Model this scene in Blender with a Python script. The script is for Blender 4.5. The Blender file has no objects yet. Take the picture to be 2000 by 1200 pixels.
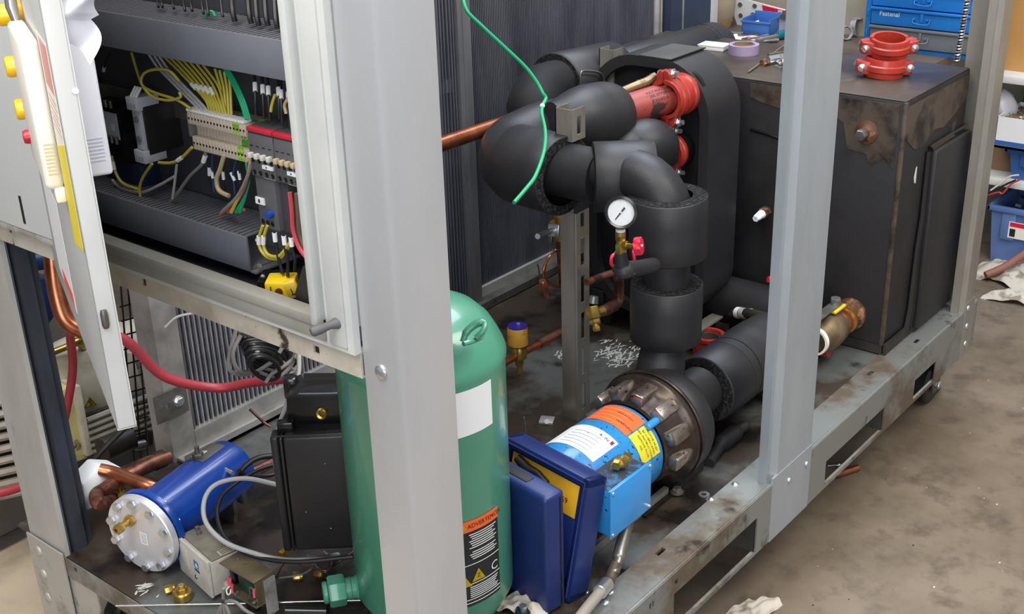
import bpy, bmesh, math, random
from mathutils import Vector, Matrix
random.seed(7)
SC = bpy.context.scene
COL = SC.collection

# ------------------------------------------------------------------ camera
YAW, PIT, ROLL, FPX, CAMH = 0.69682, 0.41933, -0.032493, 2398.75, 1.69
_f = Vector((math.cos(YAW)*math.cos(PIT), math.sin(YAW)*math.cos(PIT), -math.sin(PIT)))
_r0 = Vector((math.sin(YAW), -math.cos(YAW), 0)); _u0 = _r0.cross(_f)
_r = _r0*math.cos(ROLL)+_u0*math.sin(ROLL); _u = -_r0*math.sin(ROLL)+_u0*math.cos(ROLL)
EYE = Vector((0, 0, CAMH))
cam = bpy.data.cameras.new('camera'); cam_o = bpy.data.objects.new('camera', cam); COL.objects.link(cam_o)
cam.sensor_fit = 'HORIZONTAL'; cam.sensor_width = 36; cam.lens = FPX/2000*36
cam.clip_start = 0.02; cam.clip_end = 100
m = Matrix((_r, _u, -_f)).transposed().to_4x4(); m.translation = EYE
cam_o.matrix_world = m
SC.camera = cam_o

def P(px, py, **k):
    """the point of the place seen at a spot of the photo, on the plane x=, y= or z= it lies in"""
    d = _f + _r*(px-1000)/FPX - _u*(py-600)/FPX
    a, v = list(k.items())[0]; i = 'xyz'.index(a)
    return EYE + d*((v-EYE[i])/d[i])

# ------------------------------------------------------------------ world and lights
SC.view_settings.view_transform = 'Standard'; SC.view_settings.look = 'None'
SC.view_settings.gamma = 1; SC.view_settings.use_curve_mapping = False
SC.view_settings.exposure = 0.35
w = bpy.data.worlds.new('shop'); SC.world = w; w.use_nodes = True
bg = w.node_tree.nodes['Background']; bg.inputs[0].default_value = (0.80, 0.88, 1.0, 1); bg.inputs[1].default_value = 0.33

def area(name, loc, target, sx, sy, power, col):
    l = bpy.data.lights.new(name, 'AREA'); l.shape = 'RECTANGLE'; l.size = sx; l.size_y = sy; l.energy = power; l.color = col
    o = bpy.data.objects.new(name, l); COL.objects.link(o); o.location = loc
    o.rotation_euler = (Vector(target)-Vector(loc)).to_track_quat('-Z', 'Y').to_euler()
    return o
area('ceiling_light', (0.0, 1.2, 3.6), (1.2, 1.8, 0), 1.4, 3.0, 125, (1.0, 0.94, 0.86))
area('ceiling_light', (2.6, -0.6, 3.6), (2.6, 1.2, 0), 3.0, 1.4, 125, (1.0, 0.96, 0.90))
area('ceiling_light', (4.0, 2.2, 3.7), (3.2, 1.8, 0), 1.6, 3.0, 120, (0.80, 0.88, 1.0))
area('daylight_door', (-3.0, -2.2, 1.9), (1.5, 1.6, 0.6), 3.0, 2.6, 120, (0.90, 0.94, 1.0))

# ------------------------------------------------------------------ materials
def lin(h):
    h = h.lstrip('#'); o = []
    for i in (0, 2, 4):
        c = int(h[i:i+2], 16)/255
        o.append(c/12.92 if c <= .04045 else ((c+.055)/1.055)**2.4)
    return (*o, 1)
MATS = {}
def mat(name, col, rough=.5, metal=0., col2=None, scale=8., lo=.45, hi=.65, bump=0., bscale=60., stretch=(1, 1, 1), col3=None, s3=30., lo3=.6, hi3=.68,
        coat=0., rough2=None, metal2=None, spec=.5):
    if name in MATS: return MATS[name]
    m = bpy.data.materials.new(name); m.use_nodes = True; nt = m.node_tree; N = nt.nodes; L = nt.links
    b = N['Principled BSDF']; b.inputs['Base Color'].default_value = lin(col); b.inputs['Roughness'].default_value = rough; b.inputs['Metallic'].default_value = metal
    b.inputs['Specular IOR Level'].default_value = spec
    if coat: b.inputs['Coat Weight'].default_value = coat; b.inputs['Coat Roughness'].default_value = .08
    tc = N.new('ShaderNodeTexCoord'); mp = N.new('ShaderNodeMapping'); mp.inputs['Scale'].default_value = stretch
    L.new(tc.outputs['Object'], mp.inputs[0])
    out = None
    def nz(sc, a, c, det=6., ro=.6, off=0.):
        n = N.new('ShaderNodeTexNoise'); n.inputs['Scale'].default_value = sc; n.inputs['Detail'].default_value = det; n.inputs['Roughness'].default_value = ro
        if off:
            v = N.new('ShaderNodeVectorMath'); v.inputs[1].default_value = (off, off*1.7, off*.3); L.new(mp.outputs[0], v.inputs[0]); L.new(v.outputs[0], n.inputs[0])
        else: L.new(mp.outputs[0], n.inputs[0])
        r = N.new('ShaderNodeMapRange'); r.inputs[1].default_value = a; r.inputs[2].default_value = c; L.new(n.outputs[0], r.inputs[0])
        return r.outputs[0]
    def mix(f, a, c):
        x = N.new('ShaderNodeMix'); x.data_type = 'RGBA'; L.new(f, x.inputs[0])
        if isinstance(a, tuple): x.inputs[6].default_value = a
        else: L.new(a, x.inputs[6])
        x.inputs[7].default_value = c
        return x.outputs[2]
    if col2:
        f = nz(scale, lo, hi); out = mix(f, lin(col), lin(col2))
        if rough2 is not None:
            r = N.new('ShaderNodeMapRange'); r.inputs[3].default_value = rough; r.inputs[4].default_value = rough2; L.new(f, r.inputs[0]); L.new(r.outputs[0], b.inputs['Roughness'])
        if metal2 is not None:
            r = N.new('ShaderNodeMapRange'); r.inputs[3].default_value = metal; r.inputs[4].default_value = metal2; L.new(f, r.inputs[0]); L.new(r.outputs[0], b.inputs['Metallic'])
    if col3:
        f = nz(s3, lo3, hi3, off=3.3); out = mix(f, out or lin(col), lin(col3))
    if out: L.new(out, b.inputs['Base Color'])
    if bump:
        n = N.new('ShaderNodeTexNoise'); n.inputs['Scale'].default_value = bscale; n.inputs['Detail'].default_value = 4; L.new(mp.outputs[0], n.inputs[0])
        bp = N.new('ShaderNodeBump'); bp.inputs['Strength'].default_value = bump; bp.inputs['Distance'].default_value = .004; L.new(n.outputs[0], bp.inputs['Height']); L.new(bp.outputs[0], b.inputs['Normal'])
    MATS[name] = m
    return m

galv = mat('galvanised_steel', '#cbcccf', .36, .55, '#b9bcc0', 2.2, .38, .62, stretch=(1, 1, .4), col3='#9a9995', s3=6, lo3=.64, hi3=.76, rough2=.46)
galv_b = mat('galvanised_steel_blue', '#adb4bb', .40, .45, '#9fa7ae', 4, .4, .6, stretch=(1, 1, .3), col3='#8b8f92', s3=9, lo3=.66, hi3=.76)
galv_w = mat('galvanised_steel_worn', '#a39f97', .42, .45, '#8e8a82', 4, .4, .6, stretch=(1, 1, .3), col3='#4b443c', s3=14, lo3=.68, hi3=.74)
chan_m = mat('shaded_channel_steel', '#565b66', .38, .5, '#41444c', 3, .4, .6, stretch=(1, 1, .3))  # post steel with its shade painted in as a darker blue-grey
galv_d = mat('galvanised_steel_dirty', '#b4b2ac', .5, .4, '#8d8880', 7, .5, .62, col3='#3f352c', s3=12, lo3=.60, hi3=.70)
rail_m = mat('grimy_white_rail', '#c2bbae', .5, .1, '#a0978a', 10, .48, .72, col3='#3a3128', s3=16, lo3=.66, hi3=.72)
sill_m = mat('beige_cabinet_paint', '#8f8e88', .5, 0, '#83827b', 6, .45, .6)
cab_m = mat('light_grey_cabinet_paint', '#c9cbc9', .45, .1, '#bfc2c1', 3, .45, .6)
deck_m = mat('greasy_shaded_deck', '#767b78', .34, .5, '#3d332a', 3.2, .40, .53, rough2=.42, metal2=.1, col3='#140f0c', s3=6, lo3=.53, hi3=.66, bump=.15, bscale=25)
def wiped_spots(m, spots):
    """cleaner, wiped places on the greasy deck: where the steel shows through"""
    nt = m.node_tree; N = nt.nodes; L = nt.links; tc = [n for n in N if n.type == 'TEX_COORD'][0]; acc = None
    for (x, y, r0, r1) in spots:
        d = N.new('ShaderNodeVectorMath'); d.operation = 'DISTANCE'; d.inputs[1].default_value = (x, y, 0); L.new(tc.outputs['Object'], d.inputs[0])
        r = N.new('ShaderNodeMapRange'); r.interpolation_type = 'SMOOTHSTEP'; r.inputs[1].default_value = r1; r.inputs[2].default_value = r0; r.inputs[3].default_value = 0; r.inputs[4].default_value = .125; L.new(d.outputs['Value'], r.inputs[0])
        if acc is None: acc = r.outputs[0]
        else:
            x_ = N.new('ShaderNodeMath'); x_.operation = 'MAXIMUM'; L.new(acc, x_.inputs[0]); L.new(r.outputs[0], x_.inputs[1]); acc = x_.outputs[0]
    o = N.new('ShaderNodeMath'); o.operation = 'SUBTRACT'; L.new(acc, o.inputs[0]); o.inputs[1].default_value = .065  # more grime outside the spots, which also paints the shadow near the coil
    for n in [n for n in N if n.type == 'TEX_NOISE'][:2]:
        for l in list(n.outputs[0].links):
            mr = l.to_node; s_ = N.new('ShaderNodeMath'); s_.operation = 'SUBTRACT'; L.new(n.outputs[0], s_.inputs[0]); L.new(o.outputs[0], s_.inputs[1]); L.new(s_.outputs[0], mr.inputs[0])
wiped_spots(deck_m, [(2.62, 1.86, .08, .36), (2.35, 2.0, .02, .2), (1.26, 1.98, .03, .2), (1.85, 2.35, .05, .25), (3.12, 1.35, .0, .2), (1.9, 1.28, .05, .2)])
apron_m = mat('galvanised_deck_edge', '#8d918f', .36, .5, '#5f5447', 4.5, .45, .60, rough2=.5, metal2=.2, col3='#2b221b', s3=8, lo3=.60, hi3=.68)
floor_m = mat('concrete_floor', '#7b6e5f', .48, 0, '#645849', 4.5, .36, .64, col3='#554b40', s3=11, lo3=.52, hi3=.72, bump=.12, bscale=45, rough2=.6)
black_foam = mat('black_rubber_foam', '#262629', .5, 0, '#1f1f22', 5, .4, .65, bump=.1, bscale=160, spec=.5)
cut_foam = mat('cut_foam_edge', '#1b1b1c', .95, 0, '#39393b', 120, .5, .6, bump=.9, bscale=220, spec=.2)
dark_foam = mat('dark_foam_sheet', '#19191c', .7, 0, '#131316', 6, .4, .6, spec=.3)
tank_m = mat('tarred_tank_foam', '#222124', .55, 0, '#1a191b', 4, .45, .6, col3='#5c524a', s3=5, lo3=.68, hi3=.76, bump=.2, bscale=30)
tank_top_m = mat('oily_steel_top', '#4c423b', .4, .3, '#2b2522', 3.5, .42, .6, col3='#776a5f', s3=9, lo3=.64, hi3=.7)
bare_m = mat('scraped_steel', '#5a4f46', .5, .3, '#2a2523', 11, .46, .62)
coil_m = mat('coil_aluminium', '#b9b9bd', .4, .5, '#9c9ea6', 20, .4, .7)
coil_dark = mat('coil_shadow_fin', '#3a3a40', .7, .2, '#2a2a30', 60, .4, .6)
coil_far = mat('coil_aluminium_dark', '#7e818c', .38, .6, '#5f626e', 12, .4, .7, stretch=(1, 1, .2))  # aluminium in a darker, bluer tone for the far coil
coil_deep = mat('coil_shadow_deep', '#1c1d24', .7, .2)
coil_frame = mat('coil_frame', '#b5b3b0', .45, .5, '#96938d', 7, .45, .65)
copper = mat('copper', '#b87350', .3, .85, '#8a4b33', 12, .42, .62)
copper_d = mat('tarnished_copper', '#8a5a48', .4, .7, '#4a3029', 18, .45, .6)
brass = mat('brass', '#c9a85a', .3, .85, '#a88942', 20, .4, .6)
steel = mat('bright_zinc', '#d5d8da', .25, .9)
steel_d = mat('dull_steel', '#8b8a86', .38, .75, '#6b675f', 12, .4, .62)
strut_m = mat('strut_steel', '#a5a199', .36, .6, '#8a8379', 9, .42, .66, stretch=(1, 1, .25), col3='#4c443b', s3=5, lo3=.6, hi3=.75)
alum = mat('aluminium_plate', '#dcdce0', .34, .45, '#cfced2', 6, .4, .6)
green_p = mat('green_paint', '#4d8f76', .33, 0, '#468a70', 4, .4, .6, coat=.4)
blue_m = mat('motor_blue', '#2b86c6', .32, 0, '#2479b8', 5, .4, .6, coat=.25, col3='#12181f', s3=95, lo3=.60, hi3=.63)
blue_clean = mat('motor_blue_clean', '#2c8bd2', .32, 0, coat=.25, col3='#12181f', s3=60, lo3=.71, hi3=.73, col2='#2885ca')
navy_p = mat('separator_blue', '#0d3f99', .28, 0, '#0b3788', 4, .4, .6, coat=.4)
case_m = mat('navy_case_plastic', '#182a62', .42, 0, '#152557', 6, .4, .6, bump=.05, bscale=300)
black_pl = mat('black_plastic', '#232122', .38, 0)
black_gl = mat('black_gloss', '#161617', .18, 0)
black_ins = mat('inside_black', '#121113', .6, 0, '#1d1b1c', 12, .4, .6)
red_p = mat('red_paint', '#a53226', .38, 0, '#932b20', 14, .4, .62, coat=.15)
red_kn = mat('red_knob', '#d02040', .35, 0)
red_hose = mat('red_hose', '#a83840', .42, 0, '#96333a', 9, .4, .6)
white_pl = mat('white_plastic', '#f0f1fa', .4, 0)
cream_pl = mat('cream_plastic', '#e9e4da', .42, 0)
white_p = mat('white_paper', '#dfe0e2', .6, 0)
yellow_pl = mat('yellow_plastic', '#e6c720', .4, 0)
lamp_y = mat('yellow_lens', '#f2bb10', .3, 0)
orange_l = mat('orange_label', '#e8632a', .5, 0, col3='#2a1a14', s3=80, lo3=.68, hi3=.7, col2='#e05d26')
yellow_l = mat('yellow_label', '#d8ca2e', .5, 0, col3='#2c2a14', s3=90, lo3=.64, hi3=.67, col2='#cfc12a')
white_l = mat('white_label', '#d9dade', .5, 0, col3='#3a3430', s3=100, lo3=.66, hi3=.69, col2='#cfd0d3')
ink = mat('black_ink', '#1b1b1d', .6, 0)
ink_soft = mat('grey_ink', '#8f9096', .6, 0)
ink_w = mat('white_ink', '#d8d8d8', .6, 0)
duct_m = mat('grey_duct_plastic', '#666972', .5, 0, '#5f626b', 5, .4, .6)
duct_d = mat('grey_duct_fingers', '#5f6168', .55, 0)
din_m = mat('terminal_beige', '#b9ac9c', .5, 0)
din_g = mat('relay_grey', '#b9bcc4', .5, 0)
cont_m = mat('contactor_black', '#3c3c3f', .5, 0)
cont_l = mat('contactor_grey', '#55565a', .5, 0)
back_m = mat('cabinet_backplate', '#4f5158', .4, .3, '#45474e', 5, .4, .6)
wire_y = mat('yellow_wire', '#b3a63c', .45, 0)
wire_g = mat('green_wire', '#179a6a', .45, 0)
wire_k = mat('black_wire', '#1c1c1e', .45, 0)
wire_w = mat('white_wire', '#cfcfd0', .45, 0)
wire_gr = mat('grey_wire', '#7d7773', .5, 0)
wire_lg = mat('light_grey_wire', '#a7a5a4', .45, 0)
wire_r = mat('red_wire', '#b8404a', .45, 0)
wire_b = mat('blue_wire', '#23406a', .45, 0)
wire_t = mat('tan_wire', '#ab9a78', .5, 0)
strap_m = mat('wood_panel', '#b98a50', .55, 0, '#a87a42', 4, .4, .6, stretch=(1, 1, .2))
wall_m = mat('beige_wall', '#9a9180', .8, 0, '#857e70', 2, .4, .6)
bench_m = mat('worn_bench', '#5b4e43', .5, 0, '#473c34', 5, .42, .6)
drawer_b = mat('drawer_blue', '#1f74c4', .35, .1, '#1b6cb8', 4, .4, .6)
drawer_g = mat('drawer_grey', '#6e747a', .4, .3)
tote_m = mat('tote_blue', '#5c78ad', .5, 0, '#5570a3', 4, .4, .6)
tote_s = mat('tote_bright_blue', '#335f9f', .45, 0)
shelf_m = mat('white_shelf_board', '#d9d8d5', .5, 0)
card_m = mat('cardboard', '#8a6f52', .8, 0, '#7b6247', 5, .4, .6)
cloth_m = mat('rag_cloth', '#c3bcb0', .9, 0, '#8f8373', 14, .5, .6)
film_m = mat('plastic_film', '#cfd0da', .3, 0)
film_m.node_tree.nodes['Principled BSDF'].inputs['Alpha'].default_value = .75
mach_m = mat('cream_machine_paint', '#c6bfab', .5, 0, '#a39a86', 6, .45, .65, col3='#4b4238', s3=9, lo3=.63, hi3=.7)
mach_y = mat('old_yellow_panel', '#cabf84', .5, 0, '#a59a62', 7, .45, .65, col3='#4a422a', s3=10, lo3=.62, hi3=.68)
mach_k = mat('machine_black', '#2a2725', .5, .2, '#3a3530', 9, .4, .6)
fins_m = mat('motor_fins', '#a49c8f', .5, .1, '#7d7568', 7, .4, .62)
mat_m = mat('dark_floor_mat', '#4b443f', .7, 0, '#3c3632', 3, .4, .6)
lobe_m = mat('oiled_cast_lobe', '#a0948b', .22, .8, '#6d6058', 9, .45, .65, col3='#1c1714', s3=90, lo3=.62, hi3=.65)
adapter_m = mat('oiled_cast_steel', '#4a3f38', .26, .6, '#2c2521', 7, .42, .62, col3='#1c1714', s3=70, lo3=.63, hi3=.67)
olive_m = mat('olive_plated_steel', '#8f8063', .33, .6, '#7a6c52', 9, .4, .6)
box_m = mat('beige_control_box', '#bdb8b0', .45, 0, '#a8a298', 9, .5, .68)
glass_m = mat('dial_face', '#aeb0b4', .35, 0)
teal_m = mat('teal_handle', '#0f5f6d', .3, 0)
lav_m = mat('lavender_tape', '#8d7f9e', .5, 0)
pot_m = mat('beige_plastic_jug', '#a3957c', .5, 0)
flake_m = mat('white_flakes', '#b9bdb8', .6, 0)
rust_m = mat('rusty_fitting', '#5a3c2c', .55, .3, '#9b7355', 30, .54, .66, col3='#33231b', s3=22, lo3=.6, hi3=.66)
bronze_m = mat('bronze_valve', '#8d7a5e', .4, .6, '#6a5846', 14, .42, .62)
pink_m = mat('pink_terminal', '#d94d6a', .4, 0)
gold_card = mat('yellow_meter_case', '#eeb224', .4, 0)

# ------------------------------------------------------------------ mesh building
class MB:
    def __init__(s): s.bm = bmesh.new()
    def _add(s, verts, faces, M=None):
        vs = [s.bm.verts.new((M @ Vector(v)) if M else v) for v in verts]
        out = []
        for f in faces:
            try: out.append(s.bm.faces.new([vs[i] for i in f]))
            except ValueError: pass
        return vs, out
    def box(s, lo, hi, M=None, bev=0., seg=2):
        x0, y0, z0 = lo; x1, y1, z1 = hi
        if x0 > x1: x0, x1 = x1, x0
        if y0 > y1: y0, y1 = y1, y0
        if z0 > z1: z0, z1 = z1, z0
        v = [(x0, y0, z0), (x1, y0, z0), (x1, y1, z0), (x0, y1, z0), (x0, y0, z1), (x1, y0, z1), (x1, y1, z1), (x0, y1, z1)]
        f = [(0, 3, 2, 1), (4, 5, 6, 7), (0, 1, 5, 4), (1, 2, 6, 5), (2, 3, 7, 6), (3, 0, 4, 7)]
        vs, fs = s._add(v, f, M)
        if bev:
            es = {e for q in fs for e in q.edges}
            bmesh.ops.bevel(s.bm, geom=list(es), offset=bev, segments=seg, affect='EDGES', profile=.5)
        return s
    def lathe(s, prof, p0, axis, n=28, a0=0, a1=None):
        """prof: list of (radius, height along axis from p0)"""
        ax = Vector(axis).normalized(); p0 = Vector(p0)
        t = Vector((0, 0, 1)) if abs(ax.z) < .9 else Vector((1, 0, 0))
        e1 = ax.cross(t).normalized(); e2 = ax.cross(e1)
        rings = []; full = a1 is None
        for r, h in prof:
            if r < 1e-6: rings.append([s.bm.verts.new(p0+ax*h)]); continue
            ring = []
            for i in range(n if full else n+1):
                a = a0+((2*math.pi if full else a1-a0)*i/n)
                ring.append(s.bm.verts.new(p0+ax*h+(e1*math.cos(a)+e2*math.sin(a))*r))
            rings.append(ring)
        for A, B in zip(rings, rings[1:]):
            if len(A) == 1 and len(B) == 1: continue
            m = max(len(A), len(B)); rng = range(m if full else m-1)
            for i in rng:
                j = (i+1) % m
                if len(A) == 1: q = (A[0], B[j], B[i])
                elif len(B) == 1: q = (A[i], A[j], B[0])
                else: q = (A[i], A[j], B[j], B[i])
                try: s.bm.faces.new(q)
                except ValueError: pass
        return s
    def cyl(s, p0, p1, r0, r1=None, n=20, ch=0.):
        p0 = Vector(p0); p1 = Vector(p1); L = (p1-p0).length; r1 = r0 if r1 is None else r1
        if ch: pr = [(0, 0), (r0-ch, 0), (r0, ch), (r1, L-ch), (r1-ch, L), (0, L)]
        else: pr = [(0, 0), (r0, 0), (r1, L), (0, L)]
        return s.lathe(pr, p0, p1-p0, n)
    def pipe(s, p0, p1, ro, ri, n=28):
        p0 = Vector(p0); p1 = Vector(p1); L = (p1-p0).length
        return s.lathe([(ri, 0), (ro, 0), (ro, L), (ri, L), (ri, 0)], p0, p1-p0, n)
    def hexn(s, p0, p1, r, hole=0.):
        p0 = Vector(p0); p1 = Vector(p1); L = (p1-p0).length
        return s.lathe([(0, 0), (r*.92, 0), (r, L*.12), (r, L*.88), (r*.92, L), (hole, L)] + ([(hole, L*.3), (0, L*.3)] if hole else []), p0, p1-p0, 6)
    def tube(s, pts, r, n=8, caps=True):
        pts = [Vector(p) for p in pts]; rs = list(r) if isinstance(r, (list, tuple)) else [r]*len(pts)
        if len(rs) != len(pts):
            K = len(rs)-1; q = [i*K/(len(pts)-1) for i in range(len(pts))]
            rs = [rs[min(int(t), K-1)]*(1-(t-min(int(t), K-1)))+rs[min(int(t), K-1)+1]*(t-min(int(t), K-1)) for t in q]
        d = (pts[1]-pts[0]).normalized(); t = Vector((0, 0, 1)) if abs(d.z) < .9 else Vector((1, 0, 0))
        e = d.cross(t).normalized(); rings = []
        for i, p in enumerate(pts):
            if i == 0: d = pts[1]-p
            elif i == len(pts)-1: d = p-pts[i-1]
            else: d = pts[i+1]-pts[i-1]
            d.normalize(); e = (e-d*e.dot(d)).normalized(); g = d.cross(e)
            rings.append([s.bm.verts.new(p+(e*math.cos(a)+g*math.sin(a))*rs[i]) for a in [2*math.pi*k/n for k in range(n)]])
        for A, B in zip(rings, rings[1:]):
            for k in range(n): s.bm.faces.new((A[k], A[(k+1) % n], B[(k+1) % n], B[k]))
        if caps:
            s.bm.faces.new(rings[0][::-1]); s.bm.faces.new(rings[-1])
        return s
    def prism(s, poly, h0, h1, M=None, bev=0.):
        """poly in local xy, extruded along local z"""
        n = len(poly)
        v = [(a, b, h0) for a, b in poly]+[(a, b, h1) for a, b in poly]
        f = [tuple(range(n))[::-1], tuple(range(n, 2*n))]+[(i, (i+1) % n, n+(i+1) % n, n+i) for i in range(n)]
        vs, fs = s._add(v, f, M)
        if bev:
            es = {e for q in fs for e in q.edges}
            bmesh.ops.bevel(s.bm, geom=list(es), offset=bev, segments=2, affect='EDGES', profile=.5)
        return s
    def plate(s, us, vs, holes, t, M=None):
        """flat plate in local xy from 0 to t in z, with rectangular holes (u0,u1,v0,v1)"""
        U = sorted(set(us)|{h[0] for h in holes}|{h[1] for h in holes}); V = sorted(set(vs)|{h[2] for h in holes}|{h[3] for h in holes})
        def solid(i, j):
            if not (0 <= i < len(U)-1 and 0 <= j < len(V)-1): return False
            cu = (U[i]+U[i+1])/2; cv = (V[j]+V[j+1])/2
            return not any(h[0] < cu < h[1] and h[2] < cv < h[3] for h in holes)
        for i in range(len(U)-1):
            for j in range(len(V)-1):
                if not solid(i, j): continue
                a, b, c, d = U[i], U[i+1], V[j], V[j+1]
                s._add([(a, c, 0), (b, c, 0), (b, d, 0), (a, d, 0)], [(3, 2, 1, 0)], M); s._add([(a, c, t), (b, c, t), (b, d, t), (a, d, t)], [(0, 1, 2, 3)], M)
                if not solid(i-1, j): s._add([(a, c, 0), (a, d, 0), (a, d, t), (a, c, t)], [(3, 2, 1, 0)], M)
                if not solid(i+1, j): s._add([(b, c, 0), (b, d, 0), (b, d, t), (b, c, t)], [(0, 1, 2, 3)], M)
                if not solid(i, j-1): s._add([(a, c, 0), (b, c, 0), (b, c, t), (a, c, t)], [(0, 1, 2, 3)], M)
                if not solid(i, j+1): s._add([(a, d, 0), (b, d, 0), (b, d, t), (a, d, t)], [(3, 2, 1, 0)], M)
        return s
    def ball(s, c, r, sc=(1, 1, 1), M=None, u=16, v=10):
        m = Matrix.Translation(c) @ Matrix.Diagonal((*sc, 1))
        if M: m = M @ m
        bmesh.ops.create_uvsphere(s.bm, u_segments=u, v_segments=v, radius=r, matrix=m); return s
    def sheet(s, fn, nu, nv, t=0.):
        g = [[s.bm.verts.new(fn(i/nu, j/nv)) for j in range(nv+1)] for i in range(nu+1)]
        for i in range(nu):
            for j in range(nv): s.bm.faces.new((g[i][j], g[i+1][j], g[i+1][j+1], g[i][j+1]))
        if t:
            s.bm.normal_update()
            bmesh.ops.solidify(s.bm, geom=s.bm.faces[:], thickness=t)
        return s

def sm(pts, k=6):
    pts = [Vector(p) for p in pts]
    if len(pts) < 3: return pts
    q = [pts[0]*2-pts[1]]+pts+[pts[-1]*2-pts[-2]]; out = []
    for i in range(1, len(q)-2):
        a, b, c, d = q[i-1:i+3]
        for j in range(k):
            t = j/k
            out.append(.5*((2*b)+(c-a)*t+(2*a-5*b+4*c-d)*t*t+(3*b-a-3*c+d)*t**3))
    out.append(pts[-1]); return out

def frame(o, x, z):
    """matrix with origin o, local x along x and local z near z"""
    x = Vector(x).normalized(); z = Vector(z); z = (z-x*z.dot(x)).normalized(); y = z.cross(x)
    m = Matrix((x, y, z)).transposed().to_4x4(); m.translation = Vector(o); return m
I4 = Matrix.Identity(4)

def tags(o, label=None, cat=None, group=None, kind=None):
    if label: o['label'] = label
    if cat: o['category'] = cat
    if group: o['group'] = group
    if kind: o['kind'] = kind
    return o
def ob(name, mb, m, parent=None, label=None, cat=None, group=None, kind=None, ang=40, fix=True):
    me = bpy.data.meshes.new(name); bm = mb.bm if isinstance(mb, MB) else mb
    if fix: bmesh.ops.recalc_face_normals(bm, faces=bm.faces[:])
    bm.to_mesh(me); bm.free()
    me.polygons.foreach_set('use_smooth', [True]*len(me.polygons))
    try: me.set_sharp_from_angle(angle=math.radians(ang))
    except Exception: pass
    me.materials.append(m)
    o = bpy.data.objects.new(name, me); COL.objects.link(o)
    if parent: attach(o, parent)
    return tags(o, label, cat, group, kind)
def attach(o, parent):
    o.parent = parent
    r = parent; T = Matrix.Identity(4)
    while r is not None:
        T = r.matrix_basis @ T if r.parent is None else r.matrix_parent_inverse @ r.matrix_basis @ T
        r = r.parent
    o.matrix_parent_inverse = T.inverted() if parent.parent is None else Matrix.Identity(4)
def thing(name, loc, label, cat, group=None):
    o = bpy.data.objects.new(name, None); COL.objects.link(o); o.location = loc; o.empty_display_size = .05
    return tags(o, label, cat, group)
def copy_tree(o, parent=None, mesh_share=True):
    c = o.copy(); COL.objects.link(c)
    if parent:
        mi = o.matrix_parent_inverse.copy(); c.parent = parent; c.matrix_parent_inverse = mi
    for ch in list(o.children): copy_tree(ch, c)
    return c

def lettering(name, text, size, M, m, parent, align='LEFT', bend=None, t=.0004, sp=1., ysc=1.):
    cu = bpy.data.curves.new('t', 'FONT'); cu.body = text; cu.size = size; cu.align_x = align; cu.align_y = 'CENTER'; cu.space_line = sp; cu.resolution_u = 2
    o = bpy.data.objects.new('t', cu); me = bpy.data.meshes.new_from_object(o); bpy.data.objects.remove(o)
    for v in me.vertices:
        c = Vector((v.co.x, v.co.y*ysc, v.co.z))
        v.co = bend(c) if bend else (M @ Vector((c.x, c.y, t)))
    me.materials.clear(); me.materials.append(m); me.name = name
    q = bpy.data.objects.new(name, me); COL.objects.link(q)
    if parent: attach(q, parent)
    return q
def cylpt(c, ax, R, h, a):
    """point on a cylinder: axis 'x' or 'z' through c, coordinate h along it, angle a in degrees"""
    a = math.radians(a)
    if ax == 'x': return Vector((h, c[1]+R*math.cos(a), c[2]+R*math.sin(a)))
    return Vector((c[0]+R*math.cos(a), c[1]+R*math.sin(a), h))
# ================================================================== setting
FZ = -.38
WBX = 4.95
ob('floor', MB().box((-4, -4, FZ-.1), (7.2, 6.5, FZ)), floor_m, kind='structure')
ob('wall_back', MB().box((5.95, -4, FZ), (6.05, 6.5, 3.6)), wall_m, kind='structure')
ob('wall_bench', MB().box((WBX, 1.80, FZ), (WBX+.1, 6.4, 3.6)), wall_m, kind='structure')
ob('wall_left', MB().box((-4, 6.4, FZ), (5.95, 6.5, 3.6)), wall_m, kind='structure')

# ================================================================== chiller frame
X0, Y0, XE, YE = 1.17, 1.203, 3.85, 2.60
fr = thing('chiller_frame', (2.5, 1.9, FZ), 'open galvanised steel skid frame with posts, deck and caster carrying the chiller parts', 'frame')
slots = []
for (a, b) in ((1290, 1080), (1700, 731), (1790, 668)):
    q = P(a, b, z=0); slots.append((q.x-.016, q.x+.016, q.y-.006, q.y+.006))
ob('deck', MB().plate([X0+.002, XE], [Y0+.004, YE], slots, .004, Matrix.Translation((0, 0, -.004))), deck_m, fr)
# seam strips and the raised front border of the deck
ob('deck_border', MB().plate([X0+.09, XE], [Y0+.004, Y0+.088], slots, .003), apron_m, fr)
# front rail face with the fork openings, x along local x, z along local y
MF = frame((0, Y0, 0), (1, 0, 0), (0, -1, 0))   # local y = z x x
def front(name, us, zs, holes, t, m, **k):
    mb = MB(); M = Matrix(((1, 0, 0, 0), (0, 0, -1, Y0), (0, 1, 0, 0), (0, 0, 0, 1)))
    mb.plate(us, zs, holes, t, M); return ob(name, mb, m, fr, **k)
sq = .007
front('rail_face', [X0, XE], [-.17, .0], [(1.975, 2.362, -.163, -.058), (2.745, 3.128, -.163, -.083), (3.35, 3.52, -.163, -.09), (1.35, 1.7, -.163, -.058),
      (1.977, 1.989, -.036, -.022), (1.872, 1.880, -.040, -.022), (1.884, 1.891, -.040, -.022)], .004, apron_m)
ob('rail_lip', MB().cyl((X0+.12, Y0+.002, -.001), (XE, Y0+.002, -.001), .005, n=8), apron_m, fr)
ob('rail_foot', MB().box((X0, Y0, -.172), (XE, Y0+.010, -.166)), galv_d, fr)
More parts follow.
